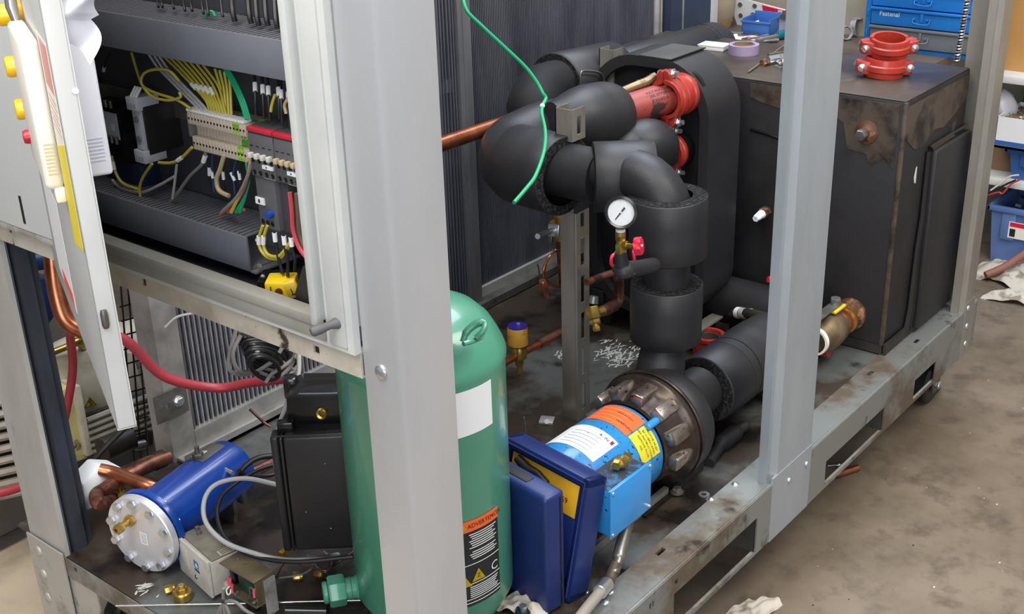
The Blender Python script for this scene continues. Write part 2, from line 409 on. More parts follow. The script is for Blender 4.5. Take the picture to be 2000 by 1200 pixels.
# boxed tunnel sides seen through the openings, coloured dark to paint their shade
for xa, xb in ((1.975, 2.362), (2.745, 3.128)):
    mb = MB().box((xa-.003, Y0+.004, -.165), (xa, YE-.2, -.06)).box((xb, Y0+.004, -.165), (xb+.003, YE-.2, -.06))
    ob('fork_tunnel', mb, mat('shaded_tunnel_steel', '#55524d', .5, .4, '#3f3b36', 6, .4, .6), fr)
ob('under_beam', MB().box((2.4, 1.9, -.165), (2.44, 2.5, -.01)).box((2.7, 1.9, -.165), (2.72, 2.5, -.01)), galv_d, fr)
# left rail
ML = Matrix(((0, 0, -1, X0), (1, 0, 0, 0), (0, 1, 0, 0), (0, 0, 0, 1)))
ob('side_rail', MB().plate([Y0, 2.53], [-.05, 0], [(2.331, 2.343, -.022, -.010)], .004, ML), apron_m, fr)
ob('side_rail', MB().box((X0, Y0, -.056), (X0+.04, 2.53, -.05)), galv_d, fr)
ob('rear_skirt', MB().box((X0+.09, YE-.004, -.17), (XE, YE, 0)), galv_d, fr)
ob('side_skirt', MB().box((X0+.1, 1.5, -.17), (X0+.104, YE, -.004)), mach_k, fr)

# corner post, nearest
def lpost(name, poly, z0, z1, m, bev=0):
    return ob(name, MB().prism(poly, z0, z1), m, fr, ang=30)
cp = lpost('corner_post', [(1.170, 1.215), (1.173, 1.207), (1.182, 1.203), (1.288, 1.203), (1.288, 1.225), (1.2845, 1.225), (1.2845, 1.2065), (1.185, 1.2065), (1.1765, 1.210),
      (1.1735, 1.217), (1.1735, 1.284), (1.17, 1.284)], -.17, 2.1, galv)
def bolthead(x, y, z, ax, r=.013, name='bolt', parent=None, m=None, h=.006):
    pr = [(r, 0), (r*.95, h*.4), (r*.7, h*.8), (r*.3, h), (0, h*1.05)]
    return ob(name, MB().lathe(pr, (x, y, z), ax, 16), m or steel, parent or fr, ang=60)
b1 = P(745, 727, x=X0); bolthead(X0, b1.y, b1.z, (-1, 0, 0), .0135, parent=cp)
# left corner post with its channel
lp = lpost('corner_post', [(1.17, 2.378), (1.17, 2.53), (1.1735, 2.53), (1.1735, 2.3815), (1.182, 2.3815), (1.182, 2.378)], 0, .81, mat('left_post_galv', '#bfbdb8', .42, .35, '#a9a69f', 4, .4, .62, stretch=(1, 1, .3), col3='#6f675c', s3=8, lo3=.66, hi3=.76))
ob('inner_channel', MB().prism([(1.182, 2.380), (1.182, 2.392), (1.198, 2.396), (1.203, 2.382), (1.226, 2.382), (1.230, 2.396), (1.252, 2.396), (1.252, 2.392), (1.234, 2.392), (1.229, 2.378), (1.200, 2.378), (1.195, 2.390), (1.186, 2.386), (1.186, 2.378)], 0, .81), chan_m, lp, ang=30)
ob('post_foot', MB().plate([2.378, 2.532], [-.36, .012], [], .004, ML @ Matrix.Translation((0, 0, .005))), galv_d, fr)
for px, py in ((82, 1073), (92, 1118), (100, 1163)):
    q = P(px, py, x=X0); bolthead(X0-.009, q.y, q.z, (-1, 0, 0), .014, m=galv_d)
ob('post_leg', MB().box((X0+.001, 2.27, -.36), (X0+.005, 2.40, -.045)), galv_d, fr)
# middle post
mp = lpost('middle_post', [(2.455, 1.199), (2.640, 1.199), (2.640, 1.235), (2.637, 1.235), (2.637, 1.2025), (2.458, 1.2025), (2.440, 1.216), (2.425, 1.216), (2.425, 1.235), (2.421, 1.235),
      (2.421, 1.212), (2.438, 1.212)], -.045, 2.1, galv_b)
front('gusset_plate', [2.43, 2.642], [-.17, .02], [], .006, galv_b)
for px, py in ((1537, 937), (1571, 905)):
    q = P(px, py, y=Y0); bolthead(q.x, Y0-.006, q.z, (0, -1, 0), .008, parent=fr)
# far post
lpost('far_post', [(3.725, 1.199), (3.80, 1.199), (3.80, 1.235), (3.797, 1.235), (3.797, 1.2025), (3.728, 1.2025), (3.712, 1.215), (3.700, 1.215), (3.700, 1.235), (3.697, 1.235),
      (3.697, 1.212), (3.710, 1.212)], .0, 2.1, galv_w)
front('gusset_plate', [3.73, 3.81], [-.17, .03], [], .006, galv_w)
for px, py in ((1888, 601), (1885, 636), (1882, 670)):
    q = P(px, py, y=Y0); bolthead(q.x-.002, Y0-.006, q.z, (0, -1, 0), .011)
lpost('rear_post', [(3.80, 1.262), (3.80, 1.32), (3.806, 1.32), (3.806, 1.298), (3.84, 1.298), (3.84, 1.262)], 0, 2.1, galv_w)
# upper rail of the left side
ob('upper_rail', MB().plate([1.287, 2.62], [.808, .853], [(1.383, 1.397, .822, .836), (1.846, 1.860, .828, .842), (2.304, 2.318, .834, .848)], .004, ML), rail_m, fr)
ob('upper_rail_flange', MB().box((X0, 1.287, .849), (X0+.05, 2.62, .853)).box((X0, 1.287, .808), (X0+.04, 2.62, .811)), rail_m, fr)
for y, z in ((1.39, .829), (1.853, .835), (2.311, .841)):
    ob('square_nut', MB().box((X0+.004, y-.004, z-.006), (X0+.010, y+.007, z+.006), bev=.002), steel_d, fr)
# caster at the far front corner
cs = ob('caster_fork', MB().box((3.70, 1.27, -.185), (3.82, 1.37, -.175)).box((3.742, 1.275, -.33), (3.80, 1.281, -.18)).box((3.742, 1.345, -.33), (3.80, 1.351, -.18)), steel_d, fr)
ob('caster_wheel', MB().cyl((3.77, 1.285, -.305), (3.77, 1.34, -.305), .072, n=28, ch=.008), black_pl, cs)
ob('caster_bolt', MB().hexn((3.77, 1.276, -.305), (3.77, 1.262, -.305), .014), steel, cs)
ob('caster_brake', MB().box((3.80, 1.29, -.375), (3.87, 1.33, -.345), bev=.006), black_pl, cs)
for x, y in ((1.35, 2.45), (1.35, 1.33), (3.7, 2.5)):
    c2 = ob('caster_fork', MB().box((x-.05, y-.05, -.185), (x+.05, y+.05, -.172)).box((x-.03, y-.04, -.33), (x+.03, y-.034, -.18)).box((x-.03, y+.034, -.33), (x+.03, y+.04, -.18)), steel_d, fr)
    ob('caster_wheel', MB().cyl((x, y-.028, -.305), (x, y+.028, -.305), .074, n=24, ch=.008), black_pl, c2)

# ================================================================== condenser coils on the back side
cy = 2.535
co = thing('condenser_coil', (2.2, cy, 0), 'left aluminium fin coil under the cabinet, light frame column at its left', 'condenser coil')
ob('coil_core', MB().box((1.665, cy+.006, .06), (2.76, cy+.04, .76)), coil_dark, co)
tb = ob('coil_tube', MB().box((1.674, cy-.002, .065), (1.678, cy+.01, .755)), coil_m, co)
n = 0
x = 1.672+.0158
while x < 2.70:
    c = tb.copy(); COL.objects.link(c); c.location.x += x-1.672; x += .0158
ob('frame_column', MB().box((1.592, cy-.012, .0), (1.665, cy+.07, .80)), coil_frame, co)
ob('frame_edge', MB().box((1.665, cy-.010, .0), (1.672, cy+.05, .80)), steel_d, co)
ob('bottom_frame', MB().box((1.665, cy-.014, .01), (2.76, cy+.05, .065)), coil_frame, co)
ob('bottom_lip', MB().box((1.60, cy-.05, .004), (2.76, cy-.01, .012)).box((1.60, cy-.05, .004), (2.76, cy-.047, .03)), coil_frame, co)
ob('top_frame', MB().box((1.665, cy-.012, .76), (2.76, cy+.05, .80)), coil_frame, co)
br = ob('mounting_bracket', MB().plate([1.555, 1.655], [.135, .215], [(1.580, 1.600, .168, .180)], .004, Matrix(((1, 0, 0, 0), (0, 0, -1, cy-.016), (0, 1, 0, 0), (0, 0, 0, 1)))), steel_d, co)
ob('bracket_screw', MB().hexn((1.628, cy-.02, .175), (1.628, cy-.030, .175), .012).cyl((1.628, cy-.0195, .175), (1.628, cy-.022, .175), .016), steel, br)

co2 = thing('condenser_coil', (3.4, cy, 0), 'large dark fin coil behind the black insulated pipes', 'condenser coil')
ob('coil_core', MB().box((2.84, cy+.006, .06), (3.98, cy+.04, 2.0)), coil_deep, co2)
ob('divider_post', MB().box((2.78, cy-.03, .0), (2.84, cy+.03, 2.0)).box((2.80, cy-.034, 0), (2.806, cy-.03, 2.0)), mat('divider_steel', '#7d7f85', .4, .5, '#6a6a6c', 4, .4, .6, stretch=(1, 1, .2)), co2)
mb = MB(); x = 2.845
while x < 3.905:
    mb.box((x, cy, .065), (x+.0032, cy+.01, 2.0)); x += .0084
ob('coil_tube', mb, coil_far, co2, kind='stuff')
mb = MB()
for x in (2.700, 2.712, 2.726, 2.742, 2.756, 2.768): mb.box((x, cy-.02, .065), (x+.005, cy+.01, 2.0))
ob('header_rib', mb, coil_far, co2, kind='stuff')
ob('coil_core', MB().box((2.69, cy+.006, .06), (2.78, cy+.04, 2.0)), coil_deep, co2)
ob('header_pipe', MB().cyl((3.925, cy, .1), (3.925, cy, 2.0), .014).cyl((3.958, cy, .1), (3.958, cy, 2.0), .006), coil_frame, co2)
ob('bottom_frame', MB().box((2.78, cy-.012, .01), (3.98, cy+.05, .065)), coil_frame, co2)
ob('bottom_lip', MB().box((2.78, cy-.05, .004), (3.9, cy-.01, .030)), steel_d, co2)
pn = ob('side_panel', MB().box((3.98, cy-.03, .0), (4.27, cy+.01, 2.0)), mat('blue_grey_panel', '#3f4c60', .45, .3, '#353f50', 3, .4, .6), co2)
ob('panel_seam', MB().box((4.06, cy-.034, .0), (4.066, cy-.03, 2.0)), coil_frame, pn)
# ================================================================== big tank
TX, TY, TZ, TE = 3.275, 1.285, .785, 3.755
tk = thing('storage_tank', (3.6, 1.7, 0), 'large black tarred tank with a bare brown top at the far end', 'tank')
ob('tank_body', MB().box((TX, TY, .035), (TE, 2.38, TZ), bev=.004), tank_m, tk)
ob('tank_top', MB().box((TX+.002, TY+.002, TZ), (TE-.002, 2.378, TZ+.004), bev=.002), tank_top_m, tk)
ob('tank_foot', MB().box((TX, TY, .005), (TX+.01, 2.38, .035)).box((TX, TY-.012, .005), (TE, TY-.004, .04)), mach_k, tk)
ob('corner_seam', MB().box((TX-.003, TY-.003, .035), (TX+.009, TY+.009, TZ), bev=.002), bare_m, tk)
# ragged bare patch high on the face that looks at the pump
def patch(pts, x, t=.0015):
    mb = MB(); M = Matrix(((0, 0, -1, x), (1, 0, 0, 0), (0, 1, 0, 0), (0, 0, 0, 1)))
    mb.prism([(P(a, b, x=x).y, P(a, b, x=x).z) for a, b in pts], 0, t, M); return mb
ob('bare_patch', patch([(1640, 190), (1760, 205), (1755, 240), (1745, 330), (1725, 310), (1700, 325), (1690, 300), (1655, 290), (1648, 240), (1630, 225)], TX-.0005), bare_m, tk)
ob('bare_patch', patch([(1466, 162), (1600, 182), (1600, 200), (1560, 206), (1530, 214), (1500, 205), (1466, 190)], TX-.0005), bare_m, tk)
mbp = MB()
My = Matrix(((1, 0, 0, 0), (0, 0, -1, TY), (0, 1, 0, 0), (0, 0, 0, 1)))
mbp.prism([(3.285, .77), (3.75, .77), (3.75, .70), (3.70, .68), (3.58, .645), (3.50, .655), (3.42, .62), (3.36, .63), (3.285, .68)], 0, .0015, My)
ob('bare_patch', mbp, bare_m, tk)
ob('side_pad', MB().box((3.475, TY-.030, .02), (3.752, TY-.001, .600), bev=.008), black_foam, tk)
q1 = P(1820, 292, y=TY)
ob('tar_line', MB().tube([(3.465, TY-.006, .60), (3.466, TY-.008, .4), (3.452, TY-.008, .3), (3.45, TY-.008, .1), (3.44, TY-.006, .03)], [.012, .014, .012, .016, .018], n=8)
   .tube([(3.47, TY-.006, .602), (3.6, TY-.01, .608), (3.75, TY-.008, .603), (3.75, TY-.006, .605)], [.012, .010, .012, .011], n=8), black_gl, tk)
ob('tar_line', MB().tube([P(1466, 252, x=TX-.003), P(1500, 262, x=TX-.003), P(1535, 275, x=TX-.003)], .005, n=6), black_gl, tk)
q = P(1788, 345, y=TY-.001)
mc = MB(); mc.prism([(q.x-.012, q.z), (q.x-.004, q.z+.028), (q.x+.003, q.z+.030), (q.x+.004, q.z-.022), (q.x-.006, q.z-.018)], 0, .001, Matrix(((1, 0, 0, 0), (0, 0, -1, TY-.001), (0, 1, 0, 0), (0, 0, 0, 1))))
ob('bare_chip', mc, wire_w, tk)
q = P(1693, 258, x=TX)
pl = ob('drain_plug', MB().lathe([(.036, 0), (.034, .006), (.022, .010), (.016, .016), (.016, .03), (0, .03)], q, (-1, 0, 0), 20), rust_m, tk)
ob('plug_square', MB().hexn(q+Vector((-.028, 0, 0)), q+Vector((-.050, 0, 0)), .017), steel_d, pl)
q = P(1497, 413, x=TX)
pl = ob('sensor_boss', MB().cyl(q, q+Vector((-.03, 0, 0)), .018, n=6), rust_m, tk)
ob('sensor_plug', MB().cyl(q+Vector((-.03, 0, 0)), q+Vector((-.055, 0, -.002)), .014, .012, n=12).hexn(q+Vector((-.05, 0, -.002)), q+Vector((-.07, 0, -.004)), .011, hole=.004), white_pl, pl)
q = P(1535, 352, x=TX); ob('small_chip', MB().box((q.x-.003, q.y-.006, q.z-.005), (q.x, q.y+.006, q.z+.008), bev=.002), steel_d, tk)

# brass ball valve at the foot of the tank
VA = Vector((0, P(1650, 600, x=TX-.05).y, .115)); vy, vz = VA.y, VA.z
bv = thing('ball_valve', (3.15, vy, .1), 'bronze ball valve screwed into the foot of the black tank', 'valve')
ob('tank_flange', MB().lathe([(0, 0), (.050, 0), (.050, .012), (.042, .016), (.036, .05), (0, .05)], (TX, vy, vz), (-1, 0, 0), 28), rust_m, bv)
ob('valve_collar', MB().lathe([(0, 0), (.038, 0), (.040, .004), (.040, .05), (.036, .055), (0, .055)], (TX-.05, vy, vz), (-1, 0, 0), 24), copper, bv)
ob('collar_ring', MB().lathe([(.036, 0), (.046, .002), (.046, .012), (.036, .014)], (TX-.045, vy, vz), (-1, 0, 0), 24), brass, bv)
ob('valve_body', MB().lathe([(0, 0), (.044, 0), (.050, .01), (.054, .05), (.054, .08), (.046, .10), (.040, .13), (0, .13)], (TX-.105, vy, vz), (-1, 0, 0), 28), bronze_m, bv)
ob('white_band', MB().lathe([(.036, 0), (.043, .0), (.043, .014), (.036, .014)], (TX-.235, vy, vz), (-1, 0, 0), 28), cream_pl, bv)
ob('stem', MB().cyl((TX-.12, vy, vz+.05), (TX-.12, vy, vz+.082), .014).hexn((TX-.12, vy, vz+.082), (TX-.12, vy, vz+.094), .016), steel_d, bv)
ob('stop_plate', MB().box((TX-.16, vy-.022, vz+.06), (TX-.09, vy+.022, vz+.068), bev=.002), yellow_pl, bv)
hd = ob('lever', MB().box((TX-.36, vy-.016, vz+.070), (TX-.10, vy+.016, vz+.075), bev=.002), steel_d, bv)
a = P(1500, 546, x=2.9); bq = P(1540, 550, x=2.95)
tv = thing('valve_lever', a, 'red rubber covered valve lever poking out left of the middle post before the tank', 'lever')
ob('grip', MB().tube(sm([a, bq, P(1575, 556, x=3.0), P(1590, 590, x=3.03)]), [.009]*18+[.012], n=8), red_kn, tv)
ob('stem', MB().cyl(P(1590, 590, x=3.03), (3.05, 1.54, .145), .008), steel_d, tv)
# bonnet behind the post
q = P(1602, 686, z=.03)
tags(ob('red_disc', MB().cyl(q, q+Vector((0, -.03, .006)), .016, n=16, ch=.003), red_p), 'small red disc low behind the middle post, right of the suction pipe', 'disc')

# ================================================================== insulated heat exchanger
hx = thing('heat_exchanger', (3.06, 1.9, 0), 'black foam wrapped upright plate heat exchanger with rounded top beside the tank', 'heat exchanger')
def stadium(w, h, r, n=10, cx=0, cz=0):
    pts = []
    for (ux, uz, a0) in ((w/2-r, h/2-r, 0), (-(w/2-r), h/2-r, 90), (-(w/2-r), -(h/2-r), 180), (w/2-r, -(h/2-r), 270)):
        for i in range(n+1):
            a = math.radians(a0+90*i/n); pts.append((cx+ux+r*math.cos(a), cz+uz+r*math.sin(a)))
    return pts
MX = lambda x: Matrix(((0, 0, 1, x), (1, 0, 0, 0), (0, 1, 0, 0), (0, 0, 0, 1)))
hyc, hzc = 1.735+.21, .485
ob('core', MB().prism(stadium(.36, .76, .14, cx=hyc, cz=hzc), 2.995, 3.13, MX(0), bev=.004), dark_foam, hx, ang=50)
# the wrap: a ring a little proud of the face
out = stadium(.42, .82, .165, 12, hyc, hzc); inn = stadium(.36, .76, .14, 12, hyc, hzc)
mb = MB(); n = len(out)
def ringv(poly, x): return [mb.bm.verts.new((x, a, b)) for a, b in poly]
o0, o1, i0, i1 = ringv(out, 2.97), ringv(out, 3.15), ringv(inn, 2.97), ringv(inn, 3.15)
for i in range(n):
    j = (i+1) % n
    for A, B in ((o0, o1), (o1, i1), (i1, i0), (i0, o0)): mb.bm.faces.new((A[i], A[j], B[j], B[i]))
ob('foam_wrap', mb, black_foam, hx, ang=50)
ob('foam_patch', MB().box((2.969, 1.865, .8945), (3.151, 1.975, .898), bev=.001), mat('faded_foam', '#454743', .7, 0, '#3a3b38', 8, .4, .6), hx)
ob('wrap_seam', MB().tube([(2.968, 1.862, .8965), (3.152, 1.862, .8965)], .002, n=6), black_gl, hx)
ob('stand', MB().box((2.96, 1.74, .02), (2.966, 1.86, .085)).box((2.96, 1.74, .068), (3.16, 1.78, .074)).box((3.152, 1.742, .0), (3.158, 1.79, .074)).box((2.96, 1.78, .0), (3.16, 1.86, .006)), strut_m, hx)

def coupling(c, ax, R, bolt_axis, name, label, group=None, w=.045, bolt_len=.05):
    """grooved pipe coupling: two half housings round axis ax, lugs and bolts at +-bolt_axis"""
    c = Vector(c); ax = Vector(ax).normalized(); s = Vector(bolt_axis); s = (s-ax*s.dot(ax)).normalized(); u = ax.cross(s)
    t = thing(name, c, label, 'coupling', group)
    for sg in (1, -1):
        mb = MB()
        # half ring profile with ribs
        e1 = u*sg
        prof = [(R*.80, -w/2), (R*.98, -w/2), (R*1.0, -w*.42), (R*1.02, -w*.2), (R*1.10, -w*.14), (R*1.10, w*.14), (R*1.02, w*.2), (R*1.0, w*.42), (R*.98, w/2), (R*.80, w/2)]
        K = 16; rings = []
        for i in range(K+1):
            a = math.radians(5+170*i/K); d = s*math.cos(a)+e1*math.sin(a)
            rings.append([mb.bm.verts.new(c+d*r+ax*h) for r, h in prof])
        for A, B in zip(rings, rings[1:]):
            for k in range(len(prof)): kk = (k+1) % len(prof); mb.bm.faces.new((A[k], A[kk], B[kk], B[k]))
        mb.bm.faces.new(rings[0]); mb.bm.faces.new(rings[-1][::-1])
        for k in (1, -1):
            M = frame(c+s*k*R*1.18+e1*(R*.09), s*k, ax)
            mb.prism([(-R*.34, -.004), (R*.18, -.004), (R*.26, 0), (R*.26, R*.16), (R*.1, R*.28), (-R*.34, R*.42)] if False else
                     [(-R*.34, -R*.07), (R*.2, -R*.07), (R*.27, 0), (R*.24, R*.16), (R*.08, R*.26), (-R*.34, R*.40)], -w*.34, w*.34, M if (M.to_3x3() @ Vector((0, 1, 0))).dot(e1) > 0 else M @ Matrix.Diagonal((1, -1, 1, 1)), bev=.001)
        ob('half_housing', mb, red_p, t, ang=35)
    for k in (1, -1):
        b0 = c+s*k*R*1.24
        mb = MB().cyl(b0-u*bolt_len*.5, b0+u*bolt_len*.8, R*.10+.0015, n=10)
        bo = ob('bolt', mb, steel, t)
        ob('nut', MB().hexn(b0+u*R*.30, b0+u*(R*.30+.011), R*.10+.0085), steel, bo)
        ob('bolt_head', MB().lathe([(0, 0), (R*.10+.007, 0), (R*.10+.006, .006), (R*.06, .011), (0, .012)], b0-u*R*.30, -u, 14), steel, bo)
    return t

c1 = P(1306, 192, x=2.90)
coupling(c1, (1, .0, 0), .056, (0, .15, .99), 'pipe_coupling', 'red grooved coupling on the upper port of the black heat exchanger', 'heat exchanger couplings')
ob('port_nipple', MB().lathe([(0, 0), (.054, 0), (.060, .004), (.060, .018), (.055, .022), (.055, .040), (.060, .044), (.060, .062), (.054, .066), (.054, .085), (0, .085)], (2.914, c1.y, c1.z), (1, 0, 0), 36), red_p, hx)
ob('port_stub', MB().cyl((2.985, c1.y, c1.z), (3.0, c1.y, c1.z), .064, n=28), black_gl, hx)
c2 = P(1310, 296, x=2.95)
coupling(c2, (1, .05, 0), .050, (0, .1, .99), 'pipe_coupling', 'red grooved coupling half hidden behind the round black elbow, below the upper port', 'heat exchanger couplings')
ob('port_stub', MB().cyl((2.96, c2.y, c2.z), (3.0, c2.y, c2.z), .056, n=28), black_gl, hx)

# ================================================================== pipes
def rt(name, pts, r, m, label, cat, group=None, k=6, n=20, parent=None, smooth=True):
    o = ob(name, MB().tube(sm(pts, k) if smooth else pts, r, n=n), m, parent, ang=60)
    return tags(o, label, cat, group)
# discharge stack from the pump up to the elbow, then back over y
DX, DY = 2.40, 1.505
ds = thing('discharge_pipe', (DX, DY, .25), 'black foam covered pipe rising from the pump, with a gauge branch, up to an elbow', 'pipe')
ztop = .735
pts = [(DX, DY, .2), (DX, DY, .45), (DX, DY, .655)]
for i in range(1, 9):
    a = math.radians(90*i/8); pts.append((DX, DY+.10-.10*math.cos(a), .655+.10*math.sin(a)))
pts.append((DX, 1.80, .738)); pts.append((DX, 1.95, .73))
ob('pipe', MB().tube(pts, .052, n=28), black_foam, ds, ang=60)
ob('elbow_cover', MB().tube([pts[0+2]]+pts[3:11], .062, n=28), black_foam, ds, ang=60)
def sleeve(p0, p1, ro, ri, parent, nm='foam_sleeve'):
    p0 = Vector(p0); p1 = Vector(p1); L = (p1-p0).length
    a = MB().lathe([(ri, .001), (ro-.002, .0), (ro, .002), (ro*1.0, L*.3), (ro*1.01, L*.6), (ro, L-.002), (ro-.002, L), (ri, L-.001)], p0, p1-p0, 36)
    s = ob(nm, a, black_foam, parent, ang=50)
    e = None
    for pp, dd_ in ((p0, p0-p1), (p1, p1-p0)): ob('cut_end', MB().lathe([(ri, .0012), (ro-.003, .0008)], pp, dd_, 36), cut_foam, s, fix=False)
    return s
def band(p0, p1, r0, r1, parent, w=1.0):
    return None
sleeve((DX, DY, .340), (DX, DY, .492), .090, .053, ds)
sleeve((DX, DY-.002, .568), (DX-.003, DY, .722), .096, .06, ds)
ob('pipe_wrap', MB().lathe([(.058, 0), (.058, .08)], (DX, DY, .490), (0, 0, 1), 28), black_foam, ds)
s1_ = P(1159, 346, x=2.375); s0_ = s1_+Vector((.64, -.77, .0))*.152
sleeve(s1_, s0_, .088, .060, ds)
# big return sleeve further back
rp = thing('return_pipe', (2.42, 2.0, .72), 'wide black foam sleeve with a sharp cut end behind the gauge', 'pipe insulation')
sleeve((DX-.01, 1.812, .715), (DX+.01, 1.985, .715), .104, .078, rp)
ob('inner_pipe', MB().cyl((DX, 1.70, .730), (DX+.01, 1.98, .722), .070, n=28), black_foam, rp)
ob('end_elbow', MB().tube(sm([(DX+.01, 1.96, .715), (DX+.025, 2.00, .718), (DX+.07, 2.03, .735), P(1065, 252, x=2.58), P(1105, 235, x=2.66)]), [.1035, .100, .092, .078, .062], n=32), black_foam, rp, ang=60)
# middle branch towards the upper coupling: fat elbow sleeve
mp_ = thing('branch_pipe', (2.7, 1.9, .75), 'fat tapered black foam elbow between the cut sleeve and the red coupling', 'pipe insulation')
a0, a1, a2, a3 = P(1075, 240, x=2.52), P(1125, 236, x=2.60), P(1162, 230, x=2.68), P(1200, 222, x=2.76)
ob('foam_elbow', MB().tube(sm([a0, a1, a2, a3]), [.055, .06, .066, .072, .078, .083, .087, .09, .092, .094, .095, .095, .095, .095, .095, .094, .092, .088, .082], n=32), black_foam, mp_, ang=60)
ob('red_pipe', MB().cyl(P(1205, 222, x=2.76), (2.95, c1.y, c1.z), .046, n=28), mat('dull_red', '#8f3a34', .5, 0, '#3a2423', 14, .56, .62), mp_)
M = frame(P(1249, 232, x=2.77)+Vector((.01, -.03, .0)), (.55, -.75, .12), (-.55, -.4, .75))
t0 = P(1249, 200, x=2.80); t1 = Vector((2.95, c1.y, c1.z)); axd = (t1-P(1205, 222, x=2.76)).normalized()
def redbend(c0, off, h):
    # writing along the red pipe
    base = P(1205, 222, x=2.76); up = Vector((0, 0, 1)); up = (up-axd*up.dot(axd)).normalized(); sd = axd.cross(up)
    def f(c):
        a = math.radians(off)-c.y/.0465
        d = up*math.cos(a)+sd*math.sin(a) if sd.y < 0 else up*math.cos(a)-sd*math.sin(a)
        return base+axd*(h+c.x)+d*.0466
    return f
for i, (tx, of) in enumerate((('VICTAULIC', 30), ('200 STYLE 107', 48), ('CANADA', 66))):
    lettering('lettering', tx, .013, None, ink, mp_, bend=redbend(0, of, .085+.004*i))
# lower big elbow ball towards the lower coupling
lb = thing('lower_branch_pipe', (2.8, 1.8, .65), 'round black foam elbow in front of the lower red coupling', 'pipe insulation')
e0, e1, e2 = P(1225, 300, x=2.72), P(1285, 262, x=2.80), P(1305, 300, x=2.90)
ob('foam_elbow', MB().tube(sm([P(1200, 330, x=2.62), e0, P(1270, 285, x=2.80), c2+Vector((-.05, 0, -.01))]), [.05]*4+[.06, .066, .07, .073, .075, .076, .077, .077, .076, .075, .072, .066, .06, .05, .04], n=32), black_foam, lb, ang=60)
# far pipe run along the coil
fp = thing('header_pipe', (3.2, 2.2, .8), 'long black foam pipe running along the top of the coil to an elbow end', 'pipe insulation')
h0, h1, h2 = P(1115, 172, y=2.22), P(1210, 150, y=2.22), P(1385, 96, y=2.22)
ob('foam_pipe', MB().cyl(P(1180, 160, y=2.22), h2, .092, n=32, ch=.01), black_foam, fp, ang=50)
ob('seam_ring', MB().lathe([(.091, 0), (.0935, .001), (.0935, .004), (.091, .005)], P(1372, 100, y=2.22), h2-h1, 32), black_gl, fp)
ob('foam_sleeve', MB().cyl(P(1085, 168, y=2.20), P(1195, 136, y=2.22), .098, .09, n=32, ch=.008), black_foam, fp, ang=50)
ob('end_elbow', MB().tube(sm([h2-(h2-h1).normalized()*.06, h2, h2+Vector((.05, .02, -.02)), h2+Vector((.07, .02, -.12))]), .092, n=28), black_foam, fp, ang=60)
ob('inner_elbow', MB().tube(sm([P(1110, 160, y=2.20), P(1060, 175, y=2.17), P(1040, 215, y=2.13), P(1045, 250, y=2.12)]), [.072]*6+[.075]*7+[.07]*6, n=28), dark_foam, fp, ang=60)
ob('cut_end', MB().lathe([(.072, .0), (.096, .001)], P(1084, 168.3, y=2.20), P(1070, 172, y=2.20)-P(1085, 168, y=2.20), 32), cut_foam, fp)

# copper pipe entering from the left
ct = rt('copper_pipe', [Vector((1.5, 2.16, P(868, 280, y=2.16).z)), P(868, 280, y=2.16), P(1010, 232, y=2.16)], .0205, copper, 'thick bare copper pipe running from behind the front post into the black elbow', 'pipe', smooth=False)
sl = rt('wire_loop', [P(1134, 178, y=2.1), P(1134, 145, y=2.1), P(1142, 139, y=2.1), P(1168, 141, y=2.1), P(1178, 150, y=2.1), P(1181, 165, y=2.1)], .0035, steel_d, 'thin bent copper wire loop standing behind the fat black elbow', 'wire', n=8)
rb = rt('braided_hose', [P(1212, 180, x=2.80), P(1240, 168, x=2.84), P(1262, 160, x=2.88), P(1280, 148, x=2.91)], [.012]*8+[.014, .012]*5+[.012], bronze_m, 'short dull copper tube with soldered sleeves meeting the upper red coupling', 'pipe', n=14)

# ================================================================== pump
AY, AZ = 1.457, .158
pu = thing('circulation_pump', (2.2, AY, 0), 'blue electric motor pump with oiled steel adapter on the skid deck', 'pump')
R = .110
mo = ob('motor_body', MB().lathe([(0, 0), (.05, 0), (.075, .004), (.095, .016), (.106, .030), (R, .042), (R, .325), (R-.004, .332), (.10, .338), (0, .338)], (1.825, AY, AZ), (1, 0, 0), 56), blue_m, pu, ang=35)
ob('end_ring', MB().lathe([(R, 0), (R+.003, .002), (R+.003, .014), (R, .016)], (1.873, AY, AZ), (1, 0, 0), 56), blue_clean, mo)
ob('through_bolt', MB().cyl((2.13, AY+.115*math.cos(math.radians(131)), AZ+.115*math.sin(math.radians(131))), (2.175, AY+.115*math.cos(math.radians(131)), AZ+.115*math.sin(math.radians(131))), .010, n=14, ch=.003), blue_clean, mo)
def lab(name, h0, h1, a0, a1, m, parent, off=.0012, c=(0, AY, AZ), ax='x', RR=R, n=12):
    o = ob(name, MB().sheet(lambda u, v: cylpt(c, ax, RR+off, h0+(h1-h0)*v, a0+(a1-a0)*u), n, 2, .0006), m, parent)
    return o
lo_ = lab('warning_label', 2.062, 2.142, 62, 125, orange_l, mo)
lw_ = lab('rating_plate', 1.925, 2.026, 52, 127, white_l, mo)
ly_ = lab('oil_label', 2.066, 2.140, 127, 166, yellow_l, mo)
ls_ = lab('small_label', 2.075, 2.092, 170, 184, white_l, mo)
def mb_bend(h, a, s=1):
    """text reads along the axis"""
    return lambda c: cylpt((0, AY, AZ), 'x', R+.0022, h+c.x*s, a+math.degrees(c.y/R)*-1*(-1 if s < 0 else 1)*-1)
def mb_around(h, a, s=1):
    return lambda c: cylpt((0, AY, AZ), 'x', R+.0024, h+c.y*s, a+math.degrees(c.x/R)*s)
for i in range(4): lab('label_line', 2.075+.017*i, 2.0765+.017*i, 66, 108, mat('orange_line', '#f0a070', .5), lo_, off=.0020, n=8)
lettering('lettering', 'WARNING', .0105, None, ink, lo_, bend=mb_around(2.085, 100, 1))
